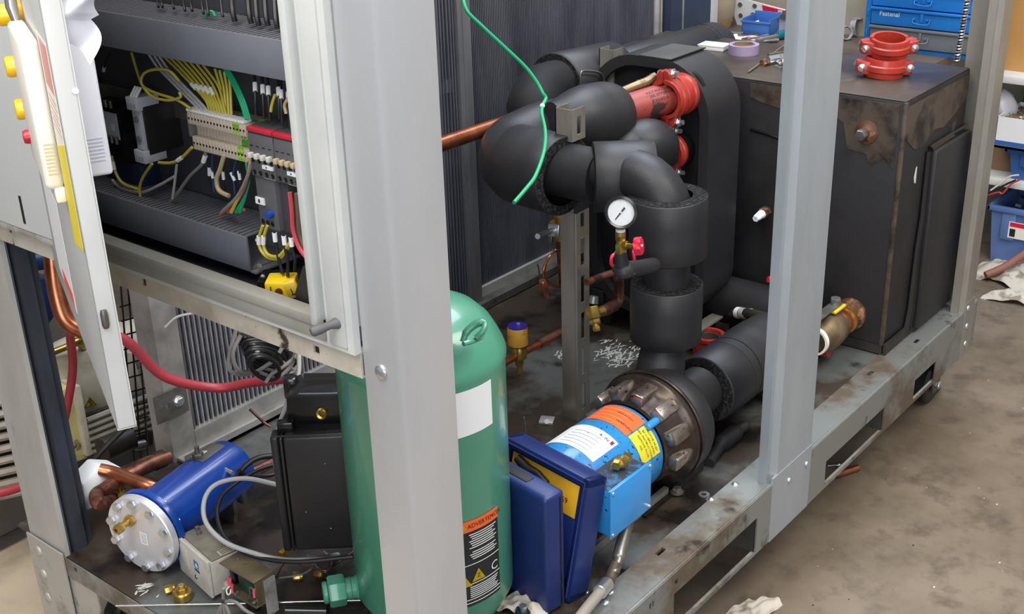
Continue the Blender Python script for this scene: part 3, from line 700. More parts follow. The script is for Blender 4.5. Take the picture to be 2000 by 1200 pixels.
lettering('lettering', 'IMPORTANT', .008, None, ink, lo_, bend=mb_around(2.115, 92, 1))
for i, tx in enumerate(('MOTOR MUST', 'BE LUBRICATED', 'PER INSTRUCTIONS', 'REMOVE PLUG', 'OIL')):
    lettering('lettering', tx, .0088, None, ink, ly_, align='CENTER', bend=mb_around(2.128-.012*i, 147, 1))
for i in range(5):
    lab('label_line', 1.94+.014*i, 1.9412+.014*i, 72, 112, ink_soft, lw_, off=.0020, n=6)
lettering('lettering', 'R  IN  2', .012, None, ink, lw_, bend=mb_around(2.008, 104, 1))
lab('label_mark', 2.006, 2.018, 120, 124, red_p, lw_, off=.0020, n=3)
# terminal box on the near side
jy0, jy1 = 1.288, 1.372
A_, B_, C_, D_ = [P(*p, y=jy0) for p in ((1190, 962), (1271, 905), (1271, 988), (1195, 1057))]
jx0, jx1 = (A_.x+D_.x)/2, (B_.x+C_.x)/2; jz1, jz0 = (A_.z+B_.z)/2, (C_.z+D_.z)/2
jb = ob('terminal_box', MB().box((jx0+.004, jy0+.004, jz0+.003), (jx1-.004, jy1, jz1-.004), bev=.004), blue_m, pu)
ob('box_cover', MB().box((jx0, jy0-.001, jz0), (jx1, jy0+.004, jz1), bev=.0015), blue_clean, jb)
for sx in (jx0+.008, jx1-.006):
    for sz in (jz0+.008, jz1-.008): ob('cover_screw', MB().lathe([(.0045, 0), (.004, .0025), (0, .0035)], (sx, jy0-.001, sz), (0, -1, 0), 10), steel, jb)
ob('box_grommet', MB().cyl((jx1-.03, jy0+.03, jz0-.012), (jx1-.03, jy0+.03, jz0+.004), .012, n=12), steel_d, jb)
# adapter between motor and volute
ax0 = 2.165
ad = ob('adapter_ring', MB().lathe([(.105, .0), (.112, .004), (.116, .02), (.120, .05), (.130, .07), (.143, .078), (.147, .083), (.147, .094), (.140, .098), (0, .098)], (ax0, AY, AZ), (1, 0, 0), 56), adapter_m, pu, ang=35)
for k in range(12):
    a = 30*k+8
    if 200 < a < 330: continue
    d = Vector((0, math.cos(math.radians(a)), math.sin(math.radians(a)))); tg = Vector((0, -d.z, d.y))
    M = frame(Vector((ax0+.042, AY, AZ))+d*.121, (1, 0, 0), d)
    ob('cast_lobe', MB().box((-.036, -.018, -.014), (.048, .018, .017), M, bev=.006), lobe_m, ad)
ob('front_plate', MB().lathe([(0, 0), (.150, 0), (.152, .002), (.152, .008), (0, .008)], (ax0+.098, AY, AZ-.0), (1, 0, 0), 56), adapter_m, pu)
# foot plate standing behind the adapter
ft = MB(); Mx = Matrix(((0, 0, 1, 0), (1, 0, 0, 0), (0, 1, 0, 0), (0, 0, 0, 1)))
ft.prism([(AY-.085, .004), (AY+.10, .004), (AY+.12, .06), (AY+.1, .15), (AY-.1, .15), (AY-.085, .06)], 2.262, 2.270, Mx)
ft.box((2.12, 1.372, .001), (2.27, 1.55, .006))
ob('mounting_foot', ft, adapter_m, pu)
ob('base_strip', MB().box((1.80, 1.385, .001), (2.24, 1.398, .022)).box((1.80, 1.54, .001), (2.26, 1.548, .03)), strut_m, pu)
# volute, wrapped in foam
vo = ob('pump_volute', MB().lathe([(0, 0), (.130, 0), (.138, .006), (.143, .015), (.143, .055), (.136, .072), (.115, .085), (0, .085)], (ax0+.108, AY, AZ-.004), (1, 0, 0), 56), black_foam, pu, ang=35)
ob('volute_foot', MB().box((2.275, 1.372, .003), (2.39, 1.50, .08), bev=.006), black_foam, vo)
ob('volute_back', MB().lathe([(0, 0), (.11, 0), (.098, .03), (.066, .050), (.064, .15), (0, .15)], (2.355, AY, AZ+.004), (1, 0, 0), 40), black_foam, vo)
ob('discharge_neck', MB().cyl((DX-.04, DY-.01, AZ+.10), (DX-.0, DY, AZ+.185), .062, .055, n=28), black_foam, vo)
q = P(1347, 750, x=2.36)
ob('vent_hole', MB().lathe([(0, .002), (.012, .002), (.0125, .0), (.020, -.004)], (2.406, 1.457+.066*math.cos(math.radians(109.5)), .162+.066*math.sin(math.radians(109.5))), (0, math.cos(math.radians(109.5)), math.sin(math.radians(109.5))), 16), black_gl, vo)
# foam offcut by the volute
q = P(1430, 845, z=.0)
ft_ = ob('foam_strip', MB().tube(sm([P(1385, 905, z=.012), P(1410, 868, z=.016), P(1440, 843, z=.014), P(1455, 832, z=.014)]), [.014]*6+[.024]*6+[.016]*7, n=12), black_foam)
tags(ft_, 'black foam offcut lying on the deck behind the pump', 'foam')

# brass fittings resting on the terminal box
bfi = thing('brass_fitting', (jx0+.06, jy1-.03, jz1), 'two brass hex fittings screwed together lying on top of the motor terminal box', 'fitting')
f1_, f2_ = P(1206, 906, z=jz1+.012), P(1220, 899, z=jz1+.020)
ob('hex_nut', MB().hexn(f1_+Vector((-.012, -.004, 0)), f1_+Vector((.010, .003, .002)), .012, hole=.006), brass, bfi)
ob('hex_body', MB().hexn(f2_+Vector((-.003, .004, -.012)), f2_+Vector((.006, -.006, .012)), .012), brass, bfi)
ob('grease_film', MB().box((jx0+.006, jy0+.010, jz1-.0045), (jx1-.01, jy1-.004, jz1-.0030)), mat('greasy_blue', '#2a2f36', .6, 0, '#235f8c', 60, .50, .60), jb)

# suction pipe: fat sleeves from the volute towards the tank
su = thing('suction_pipe', (2.7, AY+.01, 0), 'fat horizontal black foam pipe from the pump towards the tank valve', 'pipe')
ob('pipe', MB().cyl((2.42, AY, AZ+.004), (3.06, AY, .13), .056, n=32), black_foam, su)
ob('foam_sleeve', MB().lathe([(.058, 0), (.090, .001), (.093, .004), (.094, .17), (.09, .175)], (2.525, AY+.005, .150), (1, 0, -.02), 40), black_foam, su, ang=50)
ob('cut_end', MB().lathe([(.058, 0), (.089, .0005)], (2.524, AY+.005, .150), (-1, 0, .02), 40), cut_foam, su, fix=False)
ob('foam_elbow', MB().tube(sm([(2.64, AY+.005, .148), (2.76, AY+.005, .146), (2.85, AY+.005, .142), (2.93, AY+.004, .137)]), [.094]*6+[.0965]*6+[.095]*4+[.085, .075, .062], n=36), black_foam, su, ang=50)
ob('joint_ring', MB().lathe([(.093, 0), (.0955, .001), (.0955, .003), (.093, .004)], (2.672, AY+.005, .147), (1, 0, -.02), 40), black_gl, su)

# pipe behind the suction run with a label
bp = thing('drain_hose', P(1480, 620, x=3.1), 'short black rubber hose with a printed paper tag low beside the tank', 'hose')
ob('hose', MB().tube(sm([P(1390, 612, x=3.17), P(1450, 612, x=3.10), P(1500, 622, x=3.03), P(1560, 630, x=2.98)]), .0175, n=16), mach_k, bp)
tg = ob('paper_tag', MB().tube([P(1441, 611, x=3.107), P(1468, 615, x=3.08)], .0185, n=16), white_p, bp)
for i in range(6):
    f0 = .3+.11*i; a_, b_ = P(1441, 611, x=3.107), P(1468, 615, x=3.08)
    ob('print_bar', MB().tube([a_.lerp(b_, f0), a_.lerp(b_, f0+.05)], .0189, n=16), ink, tg)
fi = thing('foam_block', P(1500, 580, x=3.2), 'dark foam covered pipe stub lying low between exchanger and tank', 'pipe insulation')
ob('foam', MB().cyl((3.18, 1.95, .10), (3.18, 1.50, .10), .075, n=28, ch=.01), dark_foam, fi)

# red threaded ring on the deck, by the suction pipe
q = P(1384, 668, z=.04)
rc = thing('red_collar', (q.x, q.y, 0), 'red painted threaded collar standing behind the suction pipe', 'collar')
ob('collar_body', MB().pipe((q.x, q.y, .005), (q.x, q.y, .062), .048, .036, 32), red_p, rc)
ob('inner_thread', MB().pipe((q.x, q.y, .004), (q.x, q.y, .056), .0365, .032, 32), steel_d, rc)
ob('collar_rim', MB().pipe((q.x, q.y, .056), (q.x, q.y, .066), .051, .038, 32), red_p, rc)
_pr = lambda *a: None
# ================================================================== green receiver
GX, GY, GR = 1.57, 1.557, .170
gr = thing('receiver_tank', (GX, GY, 0), 'tall green pressure vessel with a domed top behind the nearest post', 'tank')
prof = [(0, 0), (.10, 0), (.10, .02), (.15, .03), (GR, .07), (GR, .60), (GR+.0025, .612), (GR+.0025, .622), (GR-.002, .634), (GR-.010, .652), (GR-.026, .680), (GR-.050, .704), (GR-.085, .722), (GR-.13, .731), (0, .734)]
gb = ob('vessel', MB().lathe(prof, (GX, GY, 0), (0, 0, 1), 72), green_p, gr, ang=50)
q = P(930, 655, z=.712)
ob('lifting_lug', MB().tube(sm([P(904, 668, z=.705), P(912, 648, z=.722), P(930, 633, z=.735), P(946, 631, z=.738), P(944, 646, z=.728), P(930, 660, z=.715)]), [.006]*4+[.0075]*10+[.006]*12, n=10), green_p, gr, ang=60)
ob('lug_weld', MB().tube(sm([P(905, 672, z=.712), P(920, 668, z=.71), P(938, 660, z=.708), P(943, 650, z=.708)]), .005, n=8), green_p, gr)
q = P(688, 1137, x=1.44)
d = Vector((-.75, .55, 0)).normalized(); s0 = Vector((GX, GY, q.z))+d*(GR-.005)
nz = ob('side_nozzle', MB().cyl(s0, s0+d*.03, .024, n=24).lathe([(.024, 0), (.028, .004), (.024, .008)], s0, d, 24).lathe([(.022, 0), (.026, .002), (.022, .004)], s0+d*.016, d, 24), green_p, gr)
ob('hex_plug', MB().hexn(s0+d*.03, s0+d*.066, .034).cyl(s0+d*.066, s0+d*.078, .024, n=20, ch=.003), green_p, nz)
def glab(name, h0, h1, a0, a1, m, parent, off=.001): return lab(name, h0, h1, a0, a1, m, parent, off, c=(GX, GY, 0), ax='z', RR=GR)
q = glab('square_label', .503, .600, -116, -84.5, white_p, gr)
adv = glab('warning_label', .105, .310, -118, -83.5, ink, gr)
glab('orange_band', .285, .310, -118, -83.5, orange_l, adv, .0016)
def gb_(h, a): return lambda c: cylpt((GX, GY, 0), 'z', GR+.0022, h+c.y, a+math.degrees(c.x/GR))
lettering('lettering', 'ADVERTENCIA', .0135, None, ink, adv, bend=gb_(.2975, -111), ysc=1.05)
def tri(h, a, s, m1, parent):
    b = gb_(h, a)
    mb = MB(); mb.prism([(-s, -s*.8), (s, -s*.8), (0, s)], 0, .0001)
    for v in mb.bm.verts: v.co = b(v.co)
    o = ob('warning_triangle', mb, m1, parent); return o
tri(.2975, -114, .007, yellow_pl, adv)
for h, a in ((.176, -104), (.168, -115)):
    tri(h, a, .016, yellow_pl, adv)
    b2 = gb_(h-.001, a)
    lettering('lettering', '!' if a == -115 else 'Z', .014, None, ink, adv, align='CENTER', bend=lambda c, b2=b2: b2(c)+Vector((0, -.0008, 0)))
lettering('lettering', 'C', .030, None, ink_w, adv, bend=gb_(.176, -93))
for h in (.205, .158, .112, .1205): glab('rule_line', h, h+.0012, -117, -84, ink_w, adv, .0016)
hh = .276; k = 0
while hh > .215:
    if not (.236 < hh < .240): glab('text_line', hh, hh+.0016, -110+(k % 3), -86-(k*7 % 5), ink_w, adv, .0016)
    hh -= .0053; k += 1
hh = .150; k = 0
while hh > .124: glab('text_line', hh, hh+.0014, -111, -86-(k*5 % 4), ink_w, adv, .0016); hh -= .0048; k += 1

# ================================================================== open navy case
v0 = Vector((1.738, 1.322, .004)); du = Vector((.15, 1, 0)).normalized()
M0 = frame(v0, du, (0, 0, 1))       # x along hinge, y = z x x, z up
yy = (M0.to_3x3() @ Vector((0, 1, 0)))   # points to -x side
ca = thing('instrument_case', v0, 'navy plastic carry case standing half open between the green tank and the motor', 'case')
hl = MB()
hgt = (P(1088, 960, y=1.335).z)
hl.box((0, .004, 0), (.27, .062, hgt), M0, bev=.012, seg=3)
lh = ob('case_lid', hl, case_m, ca)
ob('rim_groove', MB().box((-.0015, .018, .01), (.0, .021, hgt-.012), M0), black_gl, lh)
ob('latch_cutout', MB().box((.075, .020, hgt-.010), (.16, .045, hgt+.0025), M0, bev=.003), black_ins, lh)
ang_ = math.radians(13)
M1 = M0 @ Matrix.Rotation(ang_, 4, 'X')
h2 = .292
cb = MB()
cb.box((0, -.060, 0), (.27, -.050, h2), M1, bev=.004)
for a_, b_ in (((0, -.056, 0), (.020, -.002, h2)), ((.25, -.056, 0), (.27, -.002, h2)), ((0, -.056, 0), (.27, -.002, .022)), ((0, -.056, h2-.022), (.27, -.002, h2))):
    cb.box(a_, b_, M1, bev=.004)
bs = ob('case_base', cb, case_m, ca)
ob('rim_bead', MB().tube([M1 @ Vector(v) for v in ((.010, -.001, .01), (.010, -.001, h2-.010), (.26, -.001, h2-.010))], .003, n=8), case_m, bs)
ob('foam_insert', MB().box((.018, -.050, .018), (.252, -.030, h2-.018), M1, bev=.003), black_ins, ca)
mt = ob('meter_cover', MB().box((.030, -.030, .04), (.245, -.012, h2-.026), M1, bev=.006), mat('meter_blue', '#1d2c66', .45), ca)
mp2 = ob('meter_band', MB().box((.032, -.0125, h2-.105), (.243, -.0105, h2-.028), M1, bev=.0008), gold_card, mt)
MT = M1 @ Matrix(((1, 0, 0, .060), (0, 0, 1, -.0100), (0, 1, 0, h2-.070), (0, 0, 0, 1)))
lettering('lettering', '69', .020, M1 @ Matrix(((-1, 0, 0, .078), (0, 0, 1, -.0100), (0, 1, 0, h2-.075), (0, 0, 0, 1))), ink, mt)
lettering('lettering', 'F1', .020, M1 @ Matrix(((-1, 0, 0, .078), (0, 0, 1, -.0112), (0, 1, 0, h2-.145), (0, 0, 0, 1))), ink_w, mt)
cg = thing('meter_lead', v0, 'lumpy black clip lying on the yellow card inside the open navy case', 'clip')
ob('clip', MB().tube([M1 @ Vector(v) for v in ((.22, -.003, h2-.035), (.18, -.003, h2-.048), (.15, -.001, h2-.044), (.12, -.003, h2-.056))], [.010, .013, .009, .008], n=10), black_pl, cg)

# ================================================================== black plastic box with brass fitting
bx = thing('battery_box', (1.5, 1.75, .15), 'black plastic box with a lid seam and brass fitting, hung beside the green tank', 'box')
BO = P(558, 1078, z=.10); ebx = Vector((.66, -.75, 0)).normalized(); ebi = Vector((.75, .66, 0)).normalized()
WB, HB = .184, .292
MBX = Matrix((ebx, ebi, Vector((0, 0, 1)))).transposed().to_4x4(); MBX.translation = BO
ob('front_cover', MB().box((.024, -.006, .004), (WB, .024, HB), MBX, bev=.006, seg=3), black_pl, bx)
ob('box_body', MB().box((.006, .024, .008), (WB-.004, .135, HB-.004), MBX, bev=.008, seg=3), black_pl, bx)
ob('side_rib', MB().box((-.004, -.002, .0), (.014, .036, HB), MBX, bev=.006, seg=3).box((.0155, -.004, .002), (.0225, .03, HB-.002), MBX, bev=.003), black_pl, bx)
ob('edge_trim', MB().box((.0, .001, HB-.003), (WB-.002, .006, HB+.001), MBX, bev=.002), black_pl, bx)
ob('box_shoulder', MB().prism([(.028, HB-.01), (.034, HB+.072), (.06, HB+.082), (WB-.02, HB+.078), (WB+.004, HB-.01)], .040, .135, MBX @ Matrix(((1, 0, 0, 0), (0, 0, 1, 0), (0, 1, 0, 0), (0, 0, 0, 1))), bev=.003), black_gl, bx)
ob('top_clip', MB().box((.010, .018, HB-.006), (.045, .040, HB+.022), MBX, bev=.004), black_gl, bx)
ob('top_clip', MB().box((.018, .10, HB+.03), (.048, .135, HB+.085), MBX, bev=.008), black_gl, bx)
q = MBX @ Vector((.105, .037, HB+.030))
ob('brass_fitting', MB().lathe([(0, -.02), (.010, -.02), (.0125, 0), (.0125, .008), (.008, .010), (.008, .004), (0, .003)], q, -ebi*.75+Vector((0, 0, .6))+ebx*.3, 18), brass, bx)
for u_, v_ in ((.108, .225), (.056, .105), (.106, .06)):
    ob('pin', MB().ball(MBX @ Vector((u_, -.0065, v_)), .0016, u=8, v=6), steel, bx)

# ================================================================== blue flanged oil separator
ctr = P(274, 1046, z=.102); ang = math.radians(12)
sd = Vector((math.cos(ang), math.sin(ang), .0)); sx = Vector((-math.sin(ang), math.cos(ang), 0)); up = Vector((0, 0, 1))
se = thing('oil_separator', (ctr.x+.1, ctr.y, 0), 'blue cylinder lying on the deck with a round aluminium end plate', 'vessel')
ob('end_plate', MB().lathe([(0, 0), (.095, 0), (.097, .002), (.097, .018), (0, .018)], ctr, sd, 56), alum, se, ang=35)
ob('plate_step', MB().lathe([(.080, 0), (.082, .001), (.082, .006), (.080, .006)], ctr+sd*.018, sd, 48), steel_d, se)
fl = ob('flange', MB().lathe([(0, 0), (.097, 0), (.098, .002), (.098, .016), (.078, .018), (0, .018)], ctr+sd*.024, sd, 56), navy_p, se, ang=35)
ob('shell', MB().lathe([(0, 0), (.077, 0), (.077, .26), (.073, .285), (.05, .300), (0, .304)], ctr+sd*.04, sd, 56), navy_p, se, ang=45)
for k in range(10):
    a = math.radians(36*k+14); c = ctr+(sx*math.cos(a)+up*math.sin(a))*.083
    bo = ob('flange_bolt', MB().cyl(c-sd*.004, c+sd*.05, .005, n=8), steel, se)
    ob('bolt_head', MB().hexn(c-sd*.0, c-sd*.011, .0105), steel, bo)
Mq = frame(ctr-sd*.0006, -sx, up)
mz = Matrix((-sx, up, -sd)).transposed().to_4x4(); mz.translation = ctr-sd*.0008
lt = ob('plate_label', MB().box((.0, -.022, 0), (.022, .010, .0004), mz), white_p, se)
for i in range(6): ob('text_line', MB().box((.003, -.018+.0045*i, .0004), (.019, -.0165+.0045*i, .0006), mz), ink_soft, lt)
# brass fitting on the plate
c = ctr+(sx*.018+up*.038)
bf = ob('plate_valve', MB().hexn(c, c-sd*.014, .014).cyl(c-sd*.014, c-sd*.030, .008).hexn(c-sd*.030, c-sd*.050, .012, hole=.005), brass, se)
# nameplate curved over the shell
def shellpt(h, a, r=.0783):
    a = math.radians(a); return ctr+sd*(.04+h)+(sx*math.cos(a)+up*math.sin(a))*r
ob('name_plate', MB().sheet(lambda u, v: shellpt(.175+.085*v, 30+70*u), 10, 3, .0008), steel_d, se)
ob('plate_smear', MB().sheet(lambda u, v: shellpt(.19+.03*v, 62+22*u, 0.0795), 5, 2, .0005), flake_m, se)
ob('coil_stem', MB().cyl(shellpt(.19, 80), shellpt(.19, 80)+up*.03, .006).hexn(shellpt(.19, 80)+up*.0, shellpt(.19, 80)+up*.012, .014), steel_d, se)
ob('bulkhead_rod', MB().cyl(P(455, 925, z=.15), P(415, 905, z=.155), .006), steel, se)
# brass service valves standing behind the plate
vv = thing('service_valve', P(235, 960, z=.1), 'pair of brass hex fittings standing on the copper pipe above the blue separator', 'fitting')
for (px, py, r, hh) in ((238, 972, .016, .034), (222, 975, .012, .03)):
    q = P(px, py, x=1.36)
    ob('hex_body', MB().hexn(q-up*hh*.4, q+up*hh*.6, r).cyl(q+up*hh*.6, q+up*(hh*.6+.010), r*.6).hexn(q+up*(hh*.6+.010), q+up*(hh*.6+.020), r*.65), brass, vv)
    ob('stem', MB().cyl(q-up*(hh*.4+.03), q-up*hh*.4, r*.5), brass, vv)
# copper bends left of the separator
rt('copper_bend', [P(330, 893, y=2.42), P(290, 908, y=2.42), P(240, 935, y=2.42), P(205, 955, y=2.40), P(188, 968, y=2.38), P(196, 985, y=2.33), P(225, 975, x=1.36)], .017, copper_d, 'tarnished copper pipe bend on the deck left of the blue separator', 'pipe', n=16)
rt('copper_pipe', [P(195, 918, y=2.45), P(225, 925, y=2.42), P(262, 940, y=2.36), P(290, 950, y=2.32), P(320, 960, y=2.30)], .0165, copper, 'smoother copper pipe slanting down from the white tape to the blue separator', 'pipe', n=16)
cp2 = thing('pipe_stub', P(310, 898, y=2.45), 'wide copper stub with a black sleeve end in front of the left coil', 'pipe')
a_, b_ = P(225, 935, y=2.45), P(303, 902, y=2.47); dd = (b_-a_).normalized()
ob('pipe', MB().cyl(a_, b_, .021, n=24), copper_d, cp2)
ob('black_sleeve', MB().cyl(b_-dd*.005, b_+dd*.028, .0235, n=24), black_ins, cp2)
ob('end_cap', MB().cyl(b_+dd*.028, b_+dd*.036, .021, n=24), bronze_m, cp2)
# white foam tape block
q0, q1_, q2_, q3_ = [P(*p, y=2.47) for p in ((148, 938), (186, 903), (215, 905), (210, 960))]
wt = thing('tape_wrap', q0, 'bright white wrap around the pipe end between left post and separator', 'wrap')
mb = MB(); My2 = Matrix(((1, 0, 0, 0), (0, 0, -1, 2.47), (0, 1, 0, 0), (0, 0, 0, 1)))
mb.prism([(P(*p, y=2.47).x, P(*p, y=2.47).z) for p in ((148, 940), (184, 903), (222, 905), (240, 930), (205, 972), (156, 990))], -.03, .03, My2, bev=.006)
ob('wrap', mb, mat('white_wrap', '#eef0f2', .5), wt)

# ================================================================== pressure controls on the deck
def boxpts(name): pass
cb0 = thing('pressure_control', P(400, 1120, z=.0), 'dirty white pressure control box with a window and blue emblem', 'control box')
pA, pB, pC, pD = P(346, 1045, x=1.27), P(408, 1083, x=1.27), P(416, 1150, x=1.27), P(356, 1112, x=1.27)
yR, yL = (pB.y+pC.y)/2, (pA.y+pD.y)/2; zT, zB = (pA.z+pB.z)/2, (pC.z+pD.z)/2
_pr('ctl', yR, yL, zB, zT)
e_x = Vector((.25, -1, 0)).normalized()        # along the face, to the right
face0 = P(356, 1112, x=1.30); wv = (P(414, 1148, x=1.275)-face0); wv.z = 0
W_ = wv.length; ex = wv.normalized(); ez = Vector((0, 0, 1)); ey = ez.cross(ex)   # ey points inward (away)
Mb = Matrix((ex, ey, ez)).transposed().to_4x4(); Mb.translation = face0
H_ = (P(346, 1045, x=face0.x)-face0).z
_pr('ctl', W_, H_, face0)
ob('front_face', MB().box((0, -.004, 0), (W_, .004, H_), Mb, bev=.002), box_m, cb0)
ob('body', MB().box((.001, .004, .002), (W_-.001, .075, H_-.006), Mb, bev=.002), box_m, cb0)
ob('top_plate', MB().box((.004, .010, H_-.007), (W_-.003, .074, H_-.002), Mb, bev=.001), mat('worn_beige_top', '#8f8878', .45, .2, '#7a7364', 12, .4, .6), cb0)
ob('scale_window', MB().box((W_*.12, -.0055, H_*.34), (W_*.30, -.0035, H_*.86), Mb, bev=.0008), mat('window_grey', '#b3b3b1', .3), cb0)
ob('window_bar', MB().box((W_*.33, -.0065, H_*.30), (W_*.36, -.0035, H_*.88), Mb, bev=.0008), box_m, cb0)
ML_ = Mb @ Matrix(((1.45, 0, 0, W_*.56), (0, 0, -1, -.0045), (0, 1.45, 0, H_*.56), (0, 0, 0, 1)))
em = ob('emblem', MB().box((0, 0, 0), (.014, .013, .0006), ML_), mat('emblem_blue', '#1f74b0', .4), cb0)
ob('emblem_mark', MB().prism([(.004, .003), (.012, .003), (.008, .011)], .0006, .0011, ML_), white_p, em)
ob('emblem_text', MB().box((0, -.006, 0), (.015, -.003, .0006), ML_), ink, em)
ob('face_screw', MB().lathe([(.006, 0), (.005, .002), (0, .003)], Mb @ Vector((W_*.56, -.004, H_*.26)), -ey, 12), steel_d, cb0)
for u_, v_ in ((.014, .045), (.032, .04)):
    ob('top_screw', MB().cyl(Mb @ Vector((u_, v_, H_-.004)), Mb @ Vector((u_, v_, H_+.006)), .0055, n=12), steel_d, cb0)
tpl = ob('top_label', MB().box((W_-.026, .034, H_-.002), (W_-.006, .068, H_-.0014), Mb), mat('old_label', '#b9b096', .6), cb0)
for i in range(3): ob('text_line', MB().box((W_-.023+.006*i, .038, H_-.0014), (W_-.0205+.006*i, .064, H_-.0012), Mb), ink, tpl)
ob('side_bracket', MB().box((.0, .005, -.02), (.062, .008, .004), Mb).box((.0, -.03, -.022), (.062, .008, -.0195), Mb), alum, cb0)

# opened switch
pc = thing('pressure_switch', P(490, 1150, z=0), 'opened pressure switch with brass-toned plates, relays and pink wire ends', 'switch')
f0 = P(441, 1150, z=.035); wv = P(503, 1187, z=.035)-f0; ex2 = wv.normalized(); W2 = wv.length; ey2 = ez.cross(ex2)
Mc = Matrix((ex2, ey2, ez)).transposed().to_4x4(); Mc.translation = f0; H2 = .068
_pr('sw', W2, H2, f0)
ob('top_plate', MB().box((-.006, -.004, H2-.003), (W2+.004, .052, H2), Mc, bev=.001), olive_m, pc)
ob('bottom_plate', MB().box((-.003, -.006, 0), (W2+.004, .05, .003), Mc, bev=.001), olive_m, pc)
ob('upright', MB().box((W2, .0, .003), (W2+.003, .05, H2-.003), Mc).box((-.002, .044, .003), (W2, .047, H2-.003), Mc), olive_m, pc)
ob('relay_block', MB().box((.004, .012, .012), (.022, .040, H2-.006), Mc, bev=.002), black_gl, pc)
ob('relay_block', MB().box((.030, .014, .003), (W2-.010, .040, H2-.006), Mc, bev=.003), mat('relay_green', '#1d3a2c', .35), pc)
ob('switch_cam', MB().box((-.001, -.004, .003), (.014, .010, .018), Mc, bev=.002), din_m, pc)
for u_ in (.004, .030): ob('plate_screw', MB().cyl(Mc @ Vector((u_+.012, .03, H2)), Mc @ Vector((u_+.012, .03, H2+.002)), .004, n=10), olive_m, pc)
for (u_, z_, v_) in ((.018, .030, 0), (.030, .034, -.004), (.037, .022, -.006), (W2-.003, .038, .0)):
    ob('wire_end', MB().tube([Mc @ Vector(p) for p in ((u_, v_, z_+.010), (u_+.001, v_-.003, z_), (u_+.003, v_-.004, z_-.010))], .0028, n=8), pink_m, pc)
ob('wire_lead', MB().tube(sm([Mc @ Vector(p) for p in ((W2-.003, 0, .044), (W2-.012, -.004, .050), (W2-.014, -.004, .03), (W2-.022, -.004, .014), (W2-.03, -.002, .010))]), .0022, n=6), mat('dark_green_wire', '#2d5a47', .45), pc)
ob('wire_lead', MB().tube(sm([Mc @ Vector(p) for p in ((.026, -.006, .022), (.020, -.012, .012), (.026, -.014, .004), (.033, -.012, .010), (.032, -.008, .018))]), .002, n=6), cream_pl, pc)
for (u_, z_) in ((.012, .006), (.022, .008), (.040, .006), (W2-.006, .012)):
    ob('terminal_screw', MB().cyl(Mc @ Vector((u_, -.006, z_)), Mc @ Vector((u_, .004, z_+.001)), .0035, n=8), steel, pc)
ob('stand_plate', MB().box((W2+.004, .020, -.034), (W2+.007, .05, H2-.01), Mc), galv_d, pc)
ob('bellows', MB().cyl(Mc @ Vector((W2*.6, .02, -.034)), Mc @ Vector((W2*.6, .02, 0)), .016), black_gl, pc)

def cap(px, py, lab_, r=.012, hh=.018, ax=None, z=None, grp='small brass caps on the deck', m=None):
    q = P(px, py, z=r if z is None else z)
    ax = Vector(ax or (1, .3, 0)).normalized()
    t = thing('brass_fitting', q, lab_, 'fitting', grp)
    ob('hex_nut', MB().hexn(q-ax*hh/2, q+ax*hh/2, r, hole=r*.5), brass, t)
    ob('collar', MB().pipe(q+ax*hh/2, q+ax*(hh/2+.004), r*.75, r*.4, 14), brass, t)
cap(330, 1152, 'hex brass cap lying at the deck edge left of the brass disc', ax=(1, -.5, .1), r=.0105)
cap(553, 1083, 'brass cap lying against the foot of the black plastic box')
cap(580, 1126, 'brass cap lying on the oily deck below the black box', r=.011, ax=(.8, -.8, 0))
cap(622, 1122, 'farther small brass cap on the deck, nearest to the green nozzle', r=.009, ax=(.4, -1, .1))
q = P(358, 1170, z=0)
bd = thing('brass_plug', q, 'round brass plug with a hex top standing at the deck edge', 'fitting')
ob('disc', MB().cyl(q, q+up*.022, .021, n=28, ch=.003), brass, bd)
ob('hex_top', MB().hexn(q+up*.022, q+up*.031, .0125).hexn(q+up*.031, q+up*.038, .008), brass, bd)
rod = rt('welding_rod', [P(226, 1184, z=.006), P(450, 1180, z=.008)+Vector((0, 0, .0)), P(704, 1173, z=.010)], .0022, steel, 'long thin straight rod lying across the deck corner', 'rod', smooth=False, n=8)
ORD = ['first', 'second', 'third', 'fourth', 'fifth', 'sixth', 'seventh', 'eighth']
_pr = lambda *a: None
# ================================================================== control cabinet
XC = 1.24            # plane of the duct covers
ZF = .862            # cabinet floor
en = thing('control_cabinet', (1.26, 1.85, ZF), 'open light grey control cabinet above the left rail, wiring inside', 'cabinet')
MLc = Matrix(((0, 0, -1, 1.168), (1, 0, 0, 0), (0, 1, 0, 0), (0, 0, 0, 1)))
YR, YL = 1.362, 2.0
ob('face_frame', MB().plate([1.286, 2.95], [.853, 2.1], [(YR, YL, .900, 2.06)], .014, Matrix(((0, 0, -1, 1.168), (1, 0, 0, 0), (0, 1, 0, 0), (0, 0, 0, 1)))), cab_m, en)
ob('opening_lip', MB().box((1.136, YR-.016, .893), (1.158, YR-.001, 2.1), bev=.002), cab_m, en)
ob('opening_lip', MB().box((1.136, YL, .893), (1.156, YL+.012, 2.1), bev=.002), cab_m, en)
ob('opening_sill', MB().box((1.146, YR-.016, .885), (1.176, YL, .903), bev=.003), sill_m, en)
ob('sill_apron', MB().box((1.1500, YR-.015, .862), (1.1535, YL, .886), bev=.001), sill_m, en)
ob('face_step', MB().box((1.150, 1.300, .862), (1.156, 1.338, 2.1), bev=.002), cab_m, en)
ob('cabinet_floor', MB().box((1.168, YR-.06, ZF-.006), (1.37, 3.0, ZF)), mat('cabinet_floor_shaded', '#34363c', .4, 0, '#2b2d33', 5, .4, .6), en)  # dark colour paints the shadow that falls under the duct
ob('back_wall', MB().box((1.366, 1.38, ZF), (1.372, 3.0, 2.0)), back_m, en)
ob('side_wall', MB().box((1.168, 1.345, ZF), (1.37, 1.350, 2.0)), cab_m, en)
